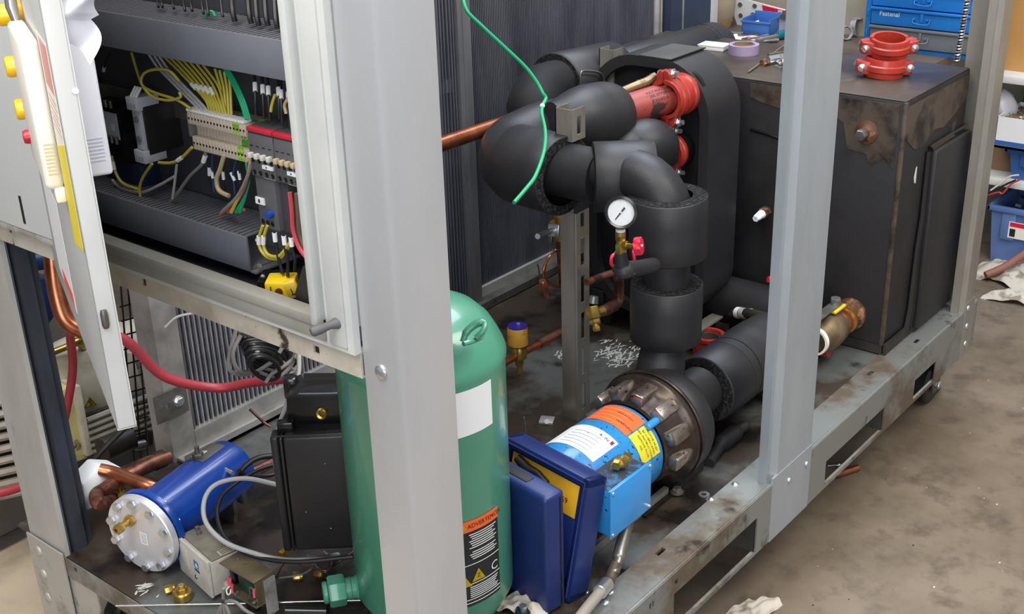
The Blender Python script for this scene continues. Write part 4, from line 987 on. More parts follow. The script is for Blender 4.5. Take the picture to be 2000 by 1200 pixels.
ob('mounting_plate', MB().box((1.345, 1.40, .90), (1.349, 2.9, 1.95)), back_m, en)
q = P(650, 628, x=1.152)
kn = ob('rubber_buffer', MB().lathe([(0, -.004), (.011, -.002), (.008, .006), (.006, .012), (.007, .020), (.0085, .028), (.0085, .040), (.006, .044), (0, .044)], q+Vector((.0, -.010, .0)), (-.9, .35, -.1), 20), mat('grey_rubber', '#57575a', .6), en)

# wiring ducts
def duct(nm, z0, z1, yr, label):
    t = thing(nm, (XC, yr, z0), label, 'wiring duct', 'grey slotted wiring ducts')
    ob('cover', MB().box((XC-.006, yr, z0), (XC, 2.9, z1), bev=.0012), duct_m, t)
    ob('base', MB().box((XC, yr+.002, z0), (XC+.10, 2.9, z0+.003)).box((XC+.097, yr+.002, z0), (XC+.10, 2.9, z1-.002)), duct_d, t)
    fg = MB().box((XC-.001, 0, 0), (XC+.10, .0075, .0025))
    f0 = ob('duct_finger', fg, duct_d, t); f0.location = (0, yr+.004, z1-.0025)
    y = yr+.004+.0125
    while y < 2.62:
        c = f0.copy(); COL.objects.link(c); c.location = (0, y, z1-.0025); y += .0125
    return t
dl = duct('wiring_duct', .886, .950, 1.628, 'lower grey slotted wiring duct, its open end near the yellow box')
du_ = duct('wiring_duct', 1.243, 1.306, 1.40, 'upper grey slotted wiring duct, black wires rising from its top')
ed = ob('end_bracket', MB().box((XC-.004, 1.612, .884), (XC+.098, 1.628, .887)), duct_d, dl)
for (px, py) in ((504, 467), (507, 517)):
    q = P(px, py, x=XC+.006); ob('end_screw', MB().cyl(q, q+Vector((-.004, -.004, 0)), .0045, n=10), steel, dl)

# DIN devices
def yz(px, py, x): q = P(px, py, x=x); return q.y, q.z
# white narrow relay
ry, rz = yz(252, 200, 1.262); ry2, rz2 = yz(283, 318, 1.262)
rl = thing('relay_module', (1.27, ry, rz2), 'narrow grey relay module with white terminal blocks left of the terminal strip', 'relay')
w_ = .024; yb_ = (ry+ry2)/2-.018
ob('black_body', MB().box((1.268, yb_-.004, rz2+.014), (1.345, yb_+w_+.004, rz-.006), bev=.002), black_pl, rl)
ob('front_strip', MB().box((1.262, yb_, rz2+.012), (1.270, yb_+w_, rz-.004), bev=.001), din_g, rl)
for zz in (rz-.012, rz2):
    tb_ = ob('terminal_block', MB().box((1.256, yb_-.003, zz), (1.305, yb_+w_+.005, zz+.024), bev=.001), din_g, rl)
    for k in range(3): ob('entry_hole', MB().box((1.2552, yb_+.002+.009*k, zz+.005), (1.2562, yb_+.006+.009*k, zz+.013)), ink_soft, tb_)
for zz in (rz-.030, rz2+.045): ob('setting_dial', MB().cyl((1.258, yb_+.012, zz), (1.263, yb_+.012, zz), .006, n=16), mat('dial_grey', '#6f7178', .5), rl)
ob('release_tab', MB().box((1.259, yb_+.004, rz2+.026), (1.263, yb_+.018, rz2+.034)), din_g, rl)
for k in range(3):
    wv0 = Vector((1.262, yb_+.004+.008*k, rz+.012)); ob('wire_marker', MB().cyl(wv0, wv0+Vector((.01, -.006, .018)), .0025, n=8), white_p, rl)
# black transformer block at far left inside with label
ty, tz = yz(205, 215, 1.29); ty2, tz2 = yz(238, 268, 1.29)
tf = thing('transformer', (1.3, ty, tz2), 'black transformer with a pale printed label, behind the door edge', 'transformer')
ob('core', MB().box((1.285, ty2-.012, tz2-.05), (1.345, ty+.05, tz+.012), bev=.003), black_gl, tf)
lbb = ob('label', MB().box((1.2838, ty2-.002, tz2-.004), (1.2852, ty+.03, tz)), din_g, tf)
ob('label_print', MB().box((1.2832, ty2+.010, tz2+.012), (1.2840, ty2+.020, tz2+.024)), white_p, lbb)
for dz in (tz+.012, tz2-.012):
    for k in range(3): ob('terminal_lug', MB().cyl((1.28, ty2+.004+.016*k, dz), (1.28, ty2+.004+.016*k, dz+.014), .004, n=10), steel_d, tf)
ob('lower_block', MB().box((1.30, ty2-.03, tz2-.12), (1.345, ty+.05, tz2-.055), bev=.003), mat('navy_block', '#1b2740', .5), tf)

# terminal strip
XT = 1.265
sy, sz = yz(367, 238, XT); sy2, sz2 = yz(480, 262, XT)
ts = thing('terminal_strip', (XT, sy, sz-.06), 'long row of beige terminal blocks with white markers and a yellow green pair', 'terminal strip')
N_ = 18; pitch = (sy-sy2)/N_
zt_ = (sz+sz2)/2
_pr('strip', sy, sy2, sz, sz2)
b0 = MB()
b0.box((XT, 0, -.004), (XT+.022, pitch*.93, .018), bev=.0006).box((XT+.016, 0, -.044), (XT+.07, pitch*.93, .010), bev=.0006).box((XT+.004, 0, -.052), (XT+.026, pitch*.93, -.028), bev=.0006)
tb0 = ob('terminal_block', b0, din_m, ts)
mk0 = ob('marker', MB().box((XT-.0012, .0008, .019), (XT+.016, pitch*.9, .0235)), white_p, tb0)
h1 = ob('screw_hole', MB().cyl((XT-.0006, pitch*.47, .006), (XT+.001, pitch*.47, .006), .0022, n=8).cyl((XT+.0034, pitch*.47, -.040), (XT+.005, pitch*.47, -.040), .0022, n=8), ink, tb0, kind='stuff')
tb0.location = (0, sy2, zt_)
gy_m = mat('yellow_green_block', '#a9c24a', .5, 0, '#4f8f3a', 140, .48, .52)
for k in range(1, N_):
    c = copy_tree(tb0); c.location = (0, sy2+pitch*k, zt_)
    if k in (2, 3):
        c.data = c.data.copy(); c.data.materials[0] = gy_m
ob('end_stop', MB().box((XT+.004, sy+.002, zt_-.03), (XT+.05, sy+.008, zt_+.012), bev=.001), mat('end_stop_grey', '#6a6460', .5), ts)
ob('din_rail', MB().box((1.335, 1.42, zt_-.030), (1.345, 2.5, zt_+.005)), steel_d, ts)

# contactors
def contactor(yr, yl, zt, zb, x, label, tan=False):
    t = thing('contactor', (x, yr, zb), label, 'contactor', 'black contactors with a red top edge')
    W = yl-yr; H = zt-zb; M = Matrix.Translation((x, yr, zb))
    ob('body', MB().box((.010, .001, 0), (.085, W-.001, H), M, bev=.002), cont_m, t)
    ob('front', MB().box((0, .001, H*.02), (.012, W-.001, H*.86), M, bev=.001), cont_l, t)
    ob('red_edge', MB().box((-.001, .001, H*.90), (.010, W-.001, H*.985), M, bev=.0008), mat('edge_red', '#b8283a', .4), t)
    rb_ = ob('terminal_row', MB().box((.002, .001, H*.76), (.012, W-.001, H*.90), M), cont_m, t)
    for k in range(4):
        u = W*(.14+.24*k)
        ob('screw_well', MB().lathe([(.0045, 0), (.0036, -.0008), (0, -.0006)], M @ Vector((.0012, u, H*.80)), (-1, 0, 0), 12), black_gl, rb_)
        ob('screw_well', MB().lathe([(.0045, 0), (.0036, -.0008), (0, -.0006)], M @ Vector((-.0008, u, H*.10)), (-1, 0, 0), 12), black_gl, t)
        ob('slot', MB().box((-.0006, u-.003, H*.62), (.001, u+.004, H*.635), M), black_gl, t)
        ob('slider', MB().box((-.009, u-.0045, H*.40), (.0, u+.0035, H*.50), M, bev=.0008), (mat('slider_tan', '#b9a883', .5) if tan else mat('slider_white', '#c9c6bd', .5)), t)
        ob('slider_track', MB().box((-.001, u-.003, H*.30), (.0004, u+.003, H*.40), M), black_gl, t)
    ml = ob('marker_plate', MB().box((-.004, W*.06, H*.225), (-.0006, W*.46, H*.30), M), white_p, t)
    ob('marker_digit', MB().box((-.0046, W*.27, H*.25), (-.0039, W*.31, H*.28), M), ink, ml)
    ob('print_line', MB().box((-.0006, W*.05, H*.025), (.0004, W*.5, H*.032), M), ink_soft, t)
    return t
XK = 1.245
(c_y0, c_z0), (c_y1, c_z1), (c_y2, c_z2) = yz(480, 244, XK), yz(530, 258, XK), yz(578, 268, XK)
(d_y0, d_z0), (d_y1, d_z1) = yz(491, 340, XK), yz(588, 373, XK)
zt2, zb2 = (c_z0+c_z2)/2, (d_z0+d_z1)/2
_pr('cont', c_y0, c_y1, c_y2, zt2, zb2)
contactor(c_y1, c_y0, zt2, zb2, XK, 'black contactor with white sliders, next to the terminal strip')
contactor(c_y2, c_y1-.001, zt2, zb2, XK, 'black contactor with tan sliders, nearest to the cabinet frame', tan=True)
contactor(c_y2-.058, c_y2-.010, zt2-.003, zb2-.004, XK+.004, 'partly hidden black contactor behind the cabinet frame edge')
oy, oz = yz(495, 352, XK+.002); oy2, oz2 = yz(548, 452, XK+.002)
ol = thing('overload_relay', (XK, oy2, oz2), 'dark grey overload relay with a blue knob hanging under the contactors', 'relay')
oyl = oy-.001; oyr = oyl-.050
ob('body', MB().box((XK+.004, oyr, oz2-.004), (XK+.08, oyl, zb2), bev=.003), cont_l, ol)
ob('side_guard', MB().box((XK+.012, oyr-.024, oz2-.006), (XK+.085, oyr-.001, zb2-.004), bev=.003), cont_m, ol)
q = P(527, 419, x=XK)
ob('blue_knob', MB().lathe([(0, .010), (.0065, .009), (.0075, 0), (.0075, -.004)], (XK+.003, q.y, q.z), (-1, 0, 0), 14), mat('knob_blue', '#24459c', .4), ol)
q = P(507, 393, x=XK); mp3 = ob('marker_plate', MB().box((XK, q.y-.011, q.z-.006), (XK+.003, q.y+.011, q.z+.006)), white_p, ol)
ob('marker_digit', MB().box((XK-.0006, q.y-.001, q.z-.003), (XK+.0002, q.y+.003, q.z+.003)), ink, mp3)
for k in range(3): ob('screw_well', MB().lathe([(.005, 0), (.004, .0008), (0, .0004)], (XK+.0038, oyl-.010-.012*k, oz2+.008), (-1, 0, 0), 12), black_gl, ol)
q = P(568, 420, x=XK+.02)
ax_ = thing('auxiliary_block', (XK+.02, q.y, q.z-.03), 'beige printed plate deep in the cabinet behind the red wire', 'plate')
ob('plate', MB().box((XK+.04, q.y-.045, q.z-.03), (XK+.085, q.y+.008, q.z+.030), bev=.002), mat('plate_beige', '#8f877c', .5), ax_)
ob('print_strip', MB().box((XK+.0385, q.y-.002, q.z-.026), (XK+.0402, q.y+.006, q.z+.026)), din_m, ax_)

# ---------------------------------------------------------------- wires in the cabinet
def wire(name, pts, x, r, m, label, group=None, k=5, marker=None):
    """pts: (px, py[, dx])"""
    p = [P(a[0], a[1], x=x+(a[2] if len(a) > 2 else 0)) for a in pts]
    pp = sm(p, k)
    t = ob(name, MB().tube(pp, r, n=7), m)
    tags(t, label, 'wire', group)
    if marker is not None:
        i = int(marker*(len(pp)-2)); a, b = pp[i], pp[i+1]; d = (b-a).normalized()
        ob('marker_sleeve', MB().cyl(a-d*.008, a+d*.008, r+.0012, n=8), white_p, t)
    return t
G1 = 'yellow wires fanning into the terminal strip'
for i in range(7):
    x0 = 318+13*i; x1 = 383+6*i
    wire('yellow_wire', [(x0, 108+3*i, .03), (x0+42-2*i, 150+3*i, .02), (x1+18, 195+2*i, .01), (x1+26, 222+2.5*i, .01)], 1.27, .0024, wire_y, ORD[i]+' yellow wire from the left fanning down to the left half of the terminal strip', G1, marker=.5 if i < 5 else None)
for i in range(4):
    wire('yellow_wire', [(420+9*i, 135+3*i, .03), (432+6*i, 178, .02), (436+5.5*i, 228+2*i, .01)], 1.27, .0024, wire_y, ORD[i]+' from the left of the steep yellow wires onto the middle of the terminal strip', 'steep yellow wires at the terminal strip')
wire('yellow_wire', [(257, 103, .03), (268, 140, .02), (280, 170), (300, 190), (330, 196), (352, 190), (350, 180)], 1.26, .0026, wire_y, 'yellow wire running in a slack curve past the top of the narrow relay', 'slack yellow wires')
wire('yellow_wire', [(372, 212), (345, 195), (300, 180), (277, 165), (280, 145), (300, 136), (330, 138), (350, 158, .01)], 1.262, .0026, wire_y, 'yellow wire forming an open loop above the narrow relay', 'slack yellow wires')
for i in range(3):
    wire('clear_wire', [(290+9*i, 105, .03), (310+9*i, 135, .03), (318+8*i, 142, .02), (375+8*i, 200, .01), (392+6*i, 216, .01)], 1.268, .0026, wire_lg, ORD[i]+' from the left of the translucent grey sleeves beside the yellow wires', 'translucent sleeves')
for i in range(3):
    wire('green_wire', [(438+4*i, 135, .03), (455+4*i, 165, .02), (470+4*i, 200, .01), (480+4*i, 233, .01)], 1.262, .0026, wire_g, ORD[i]+' from the left of the green wires bending down to the terminal strip', 'green wires at the terminal strip')
k = 0
for (a, b, c) in ((497, 150, 224), (512, 153, 232), (523, 155, 236), (543, 160, 232), (548, 162, 245), (562, 165, 250), (575, 168, 255)):
    wire('black_wire', [(a, b-5, .02), (a+2, (b+c)/2), (a+3+k % 3, c)], 1.265, .0028, wire_k, ORD[k]+' from the left of the white marked black wires dropping into the contactors', 'black wires above the contactors', marker=.42); k += 1
wire('yellow_wire', [(537, 185), (531, 205), (529, 218)], 1.262, .0026, wire_y, 'short yellow wire end tilted among the black wires over the contactors')
wire('yellow_wire', [(573, 186), (573, 205), (577, 226)], 1.262, .0026, wire_y, 'short upright yellow wire next to the cabinet frame over the contactors')
wire('tan_wire', [(563, 192), (556, 205), (559, 222)], 1.26, .0028, wire_t, 'short tan wire curl among the black wires over the contactors')
k = 0
for (a, b) in ((310, 15), (318, 15), (340, 18), (362, 22), (376, 22), (398, 27), (408, 30), (436, 33)):
    wire('black_wire', [(a-6, -12, .02), (a-2, b-8), (a, b)], 1.28, .0024, wire_k, ORD[k]+' from the left of the thin black wires entering the upper duct', 'thin wires over the upper duct'); k += 1
k = 0
for (a, b) in ((456, 42), (488, 45), (503, 50), (521, 50), (540, 55), (563, 60), (575, 60)):
    wire('black_cable', [(a-4, -14, .02), (a-1, b-20), (a+3, b)], 1.275, .0048, wire_k, ORD[k]+' from the left of the thick black cables entering the upper duct', 'thick cables over the upper duct'); k += 1
wire('green_wire', [(400, 42), (404, 26), (414, 22), (421, 32)], 1.285, .0022, wire_g, 'small green wire hook standing on the slots of the upper duct')
# below the strip
wire('yellow_green_wire', [(218, 305), (225, 335), (240, 358), (270, 370)], 1.262, .0028, wire_y, 'yellow wire curving down from the door side onto the lower duct', marker=.25)
wire('white_wire', [(219, 352), (240, 370), (275, 376), (305, 365), (340, 345)], 1.268, .0028, wire_lg, 'pale grey wire sagging in front of the lower duct slots')
wire('yellow_wire', [(297, 320), (280, 345), (273, 365), (274, 384)], 1.262, .0028, wire_y, 'yellow wire hanging from the foot of the narrow relay')
wire('yellow_wire', [(310, 318), (335, 318), (355, 308), (375, 288)], 1.262, .0028, wire_y, 'yellow wire bowing from the relay foot up to the terminal strip', marker=.7)
wire('grey_wire', [(402, 296), (395, 320), (370, 345), (345, 380), (332, 395), (335, 405), (352, 412)], 1.275, .0032, wire_gr, 'grey wire slanting down with a white marker and a curl at the duct', marker=.12)
wire('pale_wire', [(345, 322), (342, 350), (337, 388)], 1.268, .0026, wire_lg, 'straight pale wire hanging onto the lower duct')
wire('tan_wire', [(438, 303), (430, 330), (423, 350), (428, 372), (447, 383)], 1.27, .0042, wire_t, 'thick tan cable bowing left down to the lower duct')
for i, (a, b, c) in enumerate(((408, 328, 345), (414, 335, 345), (436, 335, 352), (455, 340, 350), (468, 335, 352))):
    wire('blue_wire', [(a-3+4*i, 300), (a, b), (a+1, c), (a+4, c+30)], 1.29, .0018, wire_b if i % 2 else wire_k, ORD[i]+' from the left of the thin dark marked wires under the terminal strip', 'thin dark wires under the strip', marker=.5)
for i, (mm, nm) in enumerate(((wire_g, 'green'), (wire_g, 'green'), (wire_k, 'black'), (wire_r, 'red'), (wire_y, 'yellow'), (wire_gr, 'grey'))):
    wire(nm+'_wire', [(482+2*i, 318), (486-i, 350), (478-3*i, 385), (468-7*i+(12 if i == 4 else 0), 415)], 1.268-.002*i, .0034, mm, ('second ' if i == 1 else '')+nm+' wire in the bundle falling beside the contactors into the lower duct', 'wire bundle beside the contactors')
wire('red_wire', [(480, 410, .01), (460, 412), (440, 412), (430, 420)], 1.27, .003, wire_r, 'red wire lying along the slots of the lower duct')
# right end wires
for i in range(2):
    wire('yellow_wire', [(513+9*i, 441), (506+9*i, 465), (508+8*i, 485), (522+4*i, 502-3*i), (545, 505-5*i), (560, 488-5*i), (572, 470-4*i)], 1.245-.004*i, .0030, wire_y, ['outer', 'inner'][i]+' yellow wire loop hanging below the overload relay', 'yellow loops under the overload relay', marker=.22)
for i, (a, b, c, d) in enumerate(((538, 466, 552, 535), (556, 472, 562, 540), (570, 475, 575, 530))):
    wire('black_wire', [(a-2, b-12), (a+1, b+12), (a+6, (b+d)/2+5), (c, d)], 1.24, .0030, wire_k, ORD[i]+' from the left of the marked black wires falling behind the yellow boxes', 'black wires behind the yellow boxes', marker=.15)
wire('red_wire', [(566, 376), (570, 410), (573, 450), (585, 485), (607, 512), (618, 520)], 1.225, .0040, wire_r, 'red wire sweeping down to the cabinet frame edge')
wire('brown_cable', [(580, 378), (583, 420), (585, 460), (596, 485), (612, 500)], 1.235, .0050, mat('brown_cable', '#5e5347', .5), 'brown cable beside the red wire in the cabinet corner')
wire('tan_wire', [(590, 380), (590, 420), (597, 455), (608, 478), (618, 490)], 1.225, .0040, wire_t, 'tan wire right of the brown cable in the cabinet corner')
wire('white_wire', [(203, 135, .01), (206, 120), (214, 105)], 1.27, .002, wire_k, 'thin wire pair with white markers high beside the open door', marker=.1)

# yellow boxes on the cabinet floor
yq = P(535, 585, z=ZF)
yb1 = thing('safety_module', yq, 'yellow and black module lying on the cabinet floor', 'module')
f_a, f_b = P(527, 594, x=1.20), P(574, 570, x=1.24)
Yx = Vector((.62, -.78, 0)).normalized(); Yy = Vector((0, 0, 1)).cross(Yx)
MY = Matrix((Yx, Yy, Vector((0, 0, 1)))).transposed().to_4x4(); MY.translation = P(519, 586, z=ZF+.002); MY = MY @ Matrix.Scale(1.2, 4)
ob('yellow_shell', MB().box((0, 0, 0), (.042, .040, .026), MY, bev=.004), yellow_pl, yb1)
ob('black_base', MB().box((-.014, .014, 0), (.030, .062, .022), MY, bev=.003), black_gl, yb1)
ob('round_port', MB().cyl(MY @ Vector((.020, -.0012, .012)), MY @ Vector((.020, .001, .012)), .0065, n=18), mat('port_brown', '#5b3a12', .4), yb1)
ob('slot', MB().box((.008, -.0010, .004), (.010, .001, .020), MY), mat('slot_brown', '#6b5a12', .5), yb1)
tl_ = ob('white_tag', MB().box((.0335, -.0012, .003), (.0395, .0005, .023), MY), white_p, yb1)
lettering('lettering', 'TCF3B 1', .0048, MY @ Matrix(((0, -1, 0, .0365), (0, 0, -1, -.0012), (1, 0, 0, .004), (0, 0, 0, 1))), ink, tl_)
yb2 = thing('yellow_clip_box', P(575, 560, z=ZF), 'small translucent yellow box tilted against the dark panel', 'box')
MY2 = frame(P(570, 585, x=1.215), (.5, -.7, .25), (-.3, .1, .9))
ob('shell', MB().box((-.004, 0, 0), (.018, .012, .032), MY2, bev=.003), mat('amber_yellow', '#d9b340', .35), yb2)
ob('shell_mark', MB().box((.004, -.001, .008), (.011, .0, .0095), MY2).box((.006, -.001, .008), (.0075, .0, .020), MY2), ink, yb2)
dp = thing('dark_panel', P(600, 600, z=ZF), 'dark rounded plastic panel leaning in the cabinet corner beside the frame', 'panel')
pts_ = [(590, 520), (612, 520), (632, 532), (640, 612), (600, 600), (580, 590), (574, 575)]
xx = 1.185
ob('panel', MB().prism([(P(a, b, x=xx).y, P(a, b, x=xx).z) for a, b in pts_], -.012, 0, Matrix(((0, 0, -1, xx), (1, 0, 0, 0), (0, 1, 0, 0), (0, 0, 0, 1))), bev=.003), mat('anthracite', '#262424', .5), dp)

# ================================================================== cabinet door, swung open towards the camera
ZB = .79
E0, E1 = P(230, 842, z=ZB), P(105, 515, z=ZB)
dv = (E1-E0); dv.z = 0; dv.normalize()
dn = Vector((0, 0, 1)).cross(dv)          # which side?
if dn.dot(Vector((1, -1, 0))) < 0: dn = -dn # inner side: towards the opening / right
DW = (E1-E0).length
_pr('door', E0, E1, DW, dn)
MD = Matrix((dv, dn, Vector((0, 0, 1)))).transposed().to_4x4(); MD.translation = E0
dr = thing('cabinet_door', E0, 'open light grey cabinet door seen almost edge-on at the left', 'door')
ob('door_leaf', MB().box((0, 0, 0), (DW, .003, 1.25), MD, bev=.0012), cab_m, dr)
wl = (P(268, 838, z=ZB)-E0).length
_pr('lip', wl)
ob('edge_lip', MB().box((0, .0, 0), (.003, wl, 1.25), MD, bev=.0012).box((0, wl-.003, .0), (.016, wl, 1.25), MD).box((0, 0, 0), (DW, wl, .003), MD), cab_m, dr)
q = P(182, 627, z=1.0)
def ondoor(px, py, off=-.001):
    """where the sight line meets the outer face plane of the door (shifted by off)"""
    d = _f+_r*(px-1000)/FPX-_u*(py-600)/FPX; p0_ = E0+dn*off
    t = (p0_-EYE).dot(dn)/d.dot(dn); p = EYE+d*t; return (p-E0).dot(dv), p.z-ZB
def onlip(px, py):
    d = _f+_r*(px-1000)/FPX-_u*(py-600)/FPX
    t = (E0-EYE).dot(dv)/d.dot(dv); p = EYE+d*t; return (p-E0).dot(dn), p.z-ZB
u, v = onlip(183, 627)
for pt in () and ((183, 627), (190, 465), (120, 100), (165, 330), (145, 60), (220, 370), (150, 0), (200, 0), (110, 30), (40, 60), (130, 380)): _pr('lip', pt, onlip(*pt), 'face', ondoor(*pt))
v1 = onlip(175, 610)[1]; v2 = onlip(190, 645)[1]
ob('edge_latch', MB().lathe([(0, 0), (.004, .001), (.0055, .006), (.0055, v1-v2-.006), (.004, v1-v2), (0, v1-v2)], MD @ Vector((-.002, .010, v2)), (0, 0, 1), 14), steel_d, dr)
q_ = onlip(148, 178); ob('lip_button', MB().lathe([(.0042, 0), (.004, .001), (0, .0014)], MD @ Vector((0, q_[0], q_[1])), -dv, 14), white_p, dr)
# cover on the outer face and cover on the inner side
zc0, zc1 = .325, .566
ob('outer_cover', MB().box((.12, -.027, zc0+.02), (.30, 0, zc1), MD, bev=.010, seg=3), cream_pl, dr)
for i in range(9): ob('cover_groove', MB().box((.1192, -.020, zc0+.045+.0055*i), (.1202, -.006, zc0+.047+.0055*i), MD), mat('groove_cream', '#c9bda5', .6), dr)
ob('cover_ear', MB().box((.121, -.016, zc0+.0), (.16, -.001, zc0+.024), MD, bev=.003), cream_pl, dr)
ob('inner_cover', MB().box((.10, .0, .362), (.34, .068, .574), MD, bev=.006, seg=3), white_pl, dr)
for i in range(7): ob('cover_groove', MB().box((.0992, wl+.004, .385+.0055*i), (.1002, .060, .3868+.0055*i), MD), mat('groove_white', '#c5c7d2', .6), dr)
# stickers on the outer face near the free edge
z_top, z_bot = .578, .262
mm_ = Matrix((dv, Vector((0, 0, 1)), -dn)).transposed().to_4x4(); mm_.translation = E0-dn*.0005
st = ob('warning_sticker', MB().prism([(.003, z_bot+.03), (.118, z_bot+.03), (.118, z_top), (.003, z_top)], 0, .0006, mm_), mat('sticker_cream', '#eee6da', .5), dr)
ob('sticker_red', MB().box((.006, z_top-.070, .0006), (.10, z_top-.004, .001), mm_), mat('faded_red', '#d8948a', .5), st)
ob('sticker_yellow', MB().prism([(.002, z_bot+.025), (.119, z_bot+.0), (.119, z_bot+.15), (.002, z_bot+.18)], .0006, .001, mm_), mat('sticker_yellow', '#ead52c', .5), st)
for i in range(6): ob('text_line', MB().box((.010, z_top-.085-.009*i, .0006), (.10, z_top-.082-.009*i, .001), mm_), mat('faded_ink', '#c2a79a', .6), st)
s2 = ob('lower_sticker', MB().prism([(.36, .05), (.60, .05), (.60, .25), (.36, .25)], 0, .0006, mm_), white_p, dr)
ob('sticker_red', MB().box((.38, .052, .0006), (.52, .08, .0012), mm_), mat('sticker_coral', '#e0604c', .5), dr)
# lamps and handle on the outer face
for s_, z_, r_, l_, m_, nm_ in ((.34, .566, .0165, .036, lamp_y, 'push_button'), (.34, .487, .0165, .038, lamp_y, 'push_button'), (.34, .419, .0165, .036, lamp_y, 'push_button'),
        (.27, .392, .011, .036, mat('button_red', '#b01632', .35), 'push_button')):
    ob(nm_, MB().lathe([(r_*1.2, 0), (r_*1.2, .006), (r_, .008), (r_, l_-.004), (r_*.85, l_), (0, l_+.001)], MD @ Vector((s_, 0, z_)), -dn, 20), m_, dr)
ob('door_handle', MB().tube([MD @ Vector((.30, -.012, .64)), MD @ Vector((.29, -.016, .585)), MD @ Vector((.28, -.012, .548))], [.008, .009, .004], n=12), mat('chrome_lever', '#b9b4b0', .15, .9), dr)
# plastic film hanging over the door top
fm = thing('plastic_film', MD @ Vector((.03, .05, 1.0)), 'crumpled white plastic film hanging over the inner white cover of the door', 'film')
def fpt(u, v):
    zt = onlip(165, -30)[1]; zb_ = onlip(185, 128)[1]
    y = .004+.055*u+.014*math.sin(7*v+3*u)+(.016 if v < .45 else 0)*u; s_ = .02+.02*math.sin(5*u+6*v)
    return MD @ Vector((.004+s_*.4, wl*.4+y*(1-.25*v), zt+(zb_+.035*(1-u)-zt)*v))
ob('film', MB().sheet(fpt, 14, 22, .0008), film_m, fm, ang=80)

# long panel left of the door (fixed machine side)
sp = thing('side_cover', (1.16, 2.6, .86), 'pale grey fixed side cover at the far left behind the yellow buttons', 'panel')
ob('cover', MB().box((1.138, 2.03, .872), (1.153, 3.1, 2.1), bev=.003), cab_m, sp)
ob('bottom_seal', MB().box((1.140, 2.03, .858), (1.1535, 3.1, .871), bev=.002), galv_d, sp)
ob('edge_slot', MB().box((1.1365, 2.185, .888), (1.1382, 2.192, .945)), black_ins, sp)
# ================================================================== hoses and cables around the left bay
rt('red_hose', [P(95, 530, y=2.52), P(118, 590, y=2.5), P(165, 640, y=2.48), P(245, 665, y=2.45), P(320, 735, y=2.42), P(420, 758, y=2.38), P(490, 748, y=2.3), P(560, 740, y=2.2)], .0125, red_hose,
   'long red hose sagging across the left coil to the black box', 'hose', n=14, k=8)
rt('red_hose', [P(137, 560, y=2.75), P(136, 640, y=2.76), P(142, 720, y=2.78), P(130, 800, y=2.8), P(118, 850, y=2.8)], .0115, red_hose, 'red hose hanging straight down behind the left corner post', 'hose', n=14)
rt('red_hose', [P(-30, 968, y=2.9), P(10, 962, y=2.9), P(45, 950, y=2.92), P(90, 930, y=2.95)], .012, red_hose, 'piece of red hose beside the grey fins at the far left', 'hose', n=14)
rt('copper_riser', [P(98, 440, y=2.45), P(103, 520, y=2.44), P(112, 580, y=2.42), P(128, 625, y=2.40), P(160, 645, y=2.38), P(200, 650, y=2.36)], .019, copper, 'thick shiny copper bend behind the left rail and door', 'pipe', n=22, k=8)
rt('grey_hose', [P(150, 940, y=2.65), P(200, 880, y=2.65), P(240, 840, y=2.66), P(262, 815, y=2.66)], .008, mach_k, 'dark grey cable slanting up behind the white wrap', 'cable', n=10)
# black and grey cable bundle under the cabinet
cbn = thing('cable_bundle', P(520, 690, y=2.15), 'coiled bundle of black cable tied up under the cabinet rail', 'cable bundle')
for i in range(9):
    x0 = 462+2*i; pts = []
    for j in range(17):
        a = 2*math.pi*j/16
        pts.append(P(515+3*i%7+(46-2.2*i)*math.cos(a), 676+i*5.5+(15+.8*i)*math.sin(a)+8*math.cos(a), y=2.12-.012*i+.02*math.sin(a)))
    ob('cable_turn', MB().tube(sm(pts, 3), .0044, n=7), wire_k if i % 3 else black_gl, cbn)
ob('black_core', MB().tube(sm([P(480, 655, y=2.14), P(500, 700, y=2.14), P(550, 715, y=2.14), P(575, 690, y=2.13)]), [.02]*19, n=12), black_ins, cbn)
for i, pts in enumerate((((462, 640), (447, 700), (450, 725), (478, 732), (520, 722), (560, 735), (585, 712)), ((470, 655), (455, 690), (465, 722), (500, 726), (540, 705), (572, 722)), ((578, 680), (568, 715), (540, 738), (518, 732), (508, 728)),
       ((585, 690), (560, 712), (532, 730), (518, 748)), ((575, 700), (590, 680), (582, 665), (560, 668), (545, 690)))):
    ob('grey_turn', MB().tube(sm([P(a, b, y=2.07-.01*i) for a, b in pts]), .0048, n=8), wire_gr, cbn)
rt('grey_cable', [P(584, 690, y=1.95), P(582, 735, y=1.93), P(560, 790, y=1.90), P(540, 850, y=1.88), P(537, 900, y=1.87), P(545, 935, y=1.86)], .0055, wire_lg, 'light grey cable hanging from the bundle down beside the black box', 'cable', n=9, k=8)
rt('grey_cable', [P(672, 728, x=1.42), P(680, 770, x=1.42), P(700, 800, x=1.42), P(722, 830, x=1.42)], .0035, wire_gr, 'thin grey cable crossing the shoulder of the green tank', 'cable', n=8)
rt('pale_wire_end', [P(322, 640, y=2.45), P(345, 620, y=2.44), P(378, 612, y=2.43)], .0035, wire_lg, 'stub of pale wire poking up in front of the left coil fins', 'wire', n=8)
rt('capillary_tube', [P(488, 800, y=2.45), P(515, 825, y=2.40), P(528, 834, y=2.38)], .004, copper_d, 'short thin copper tube with a brass tip at the coil foot', 'tube', n=8)
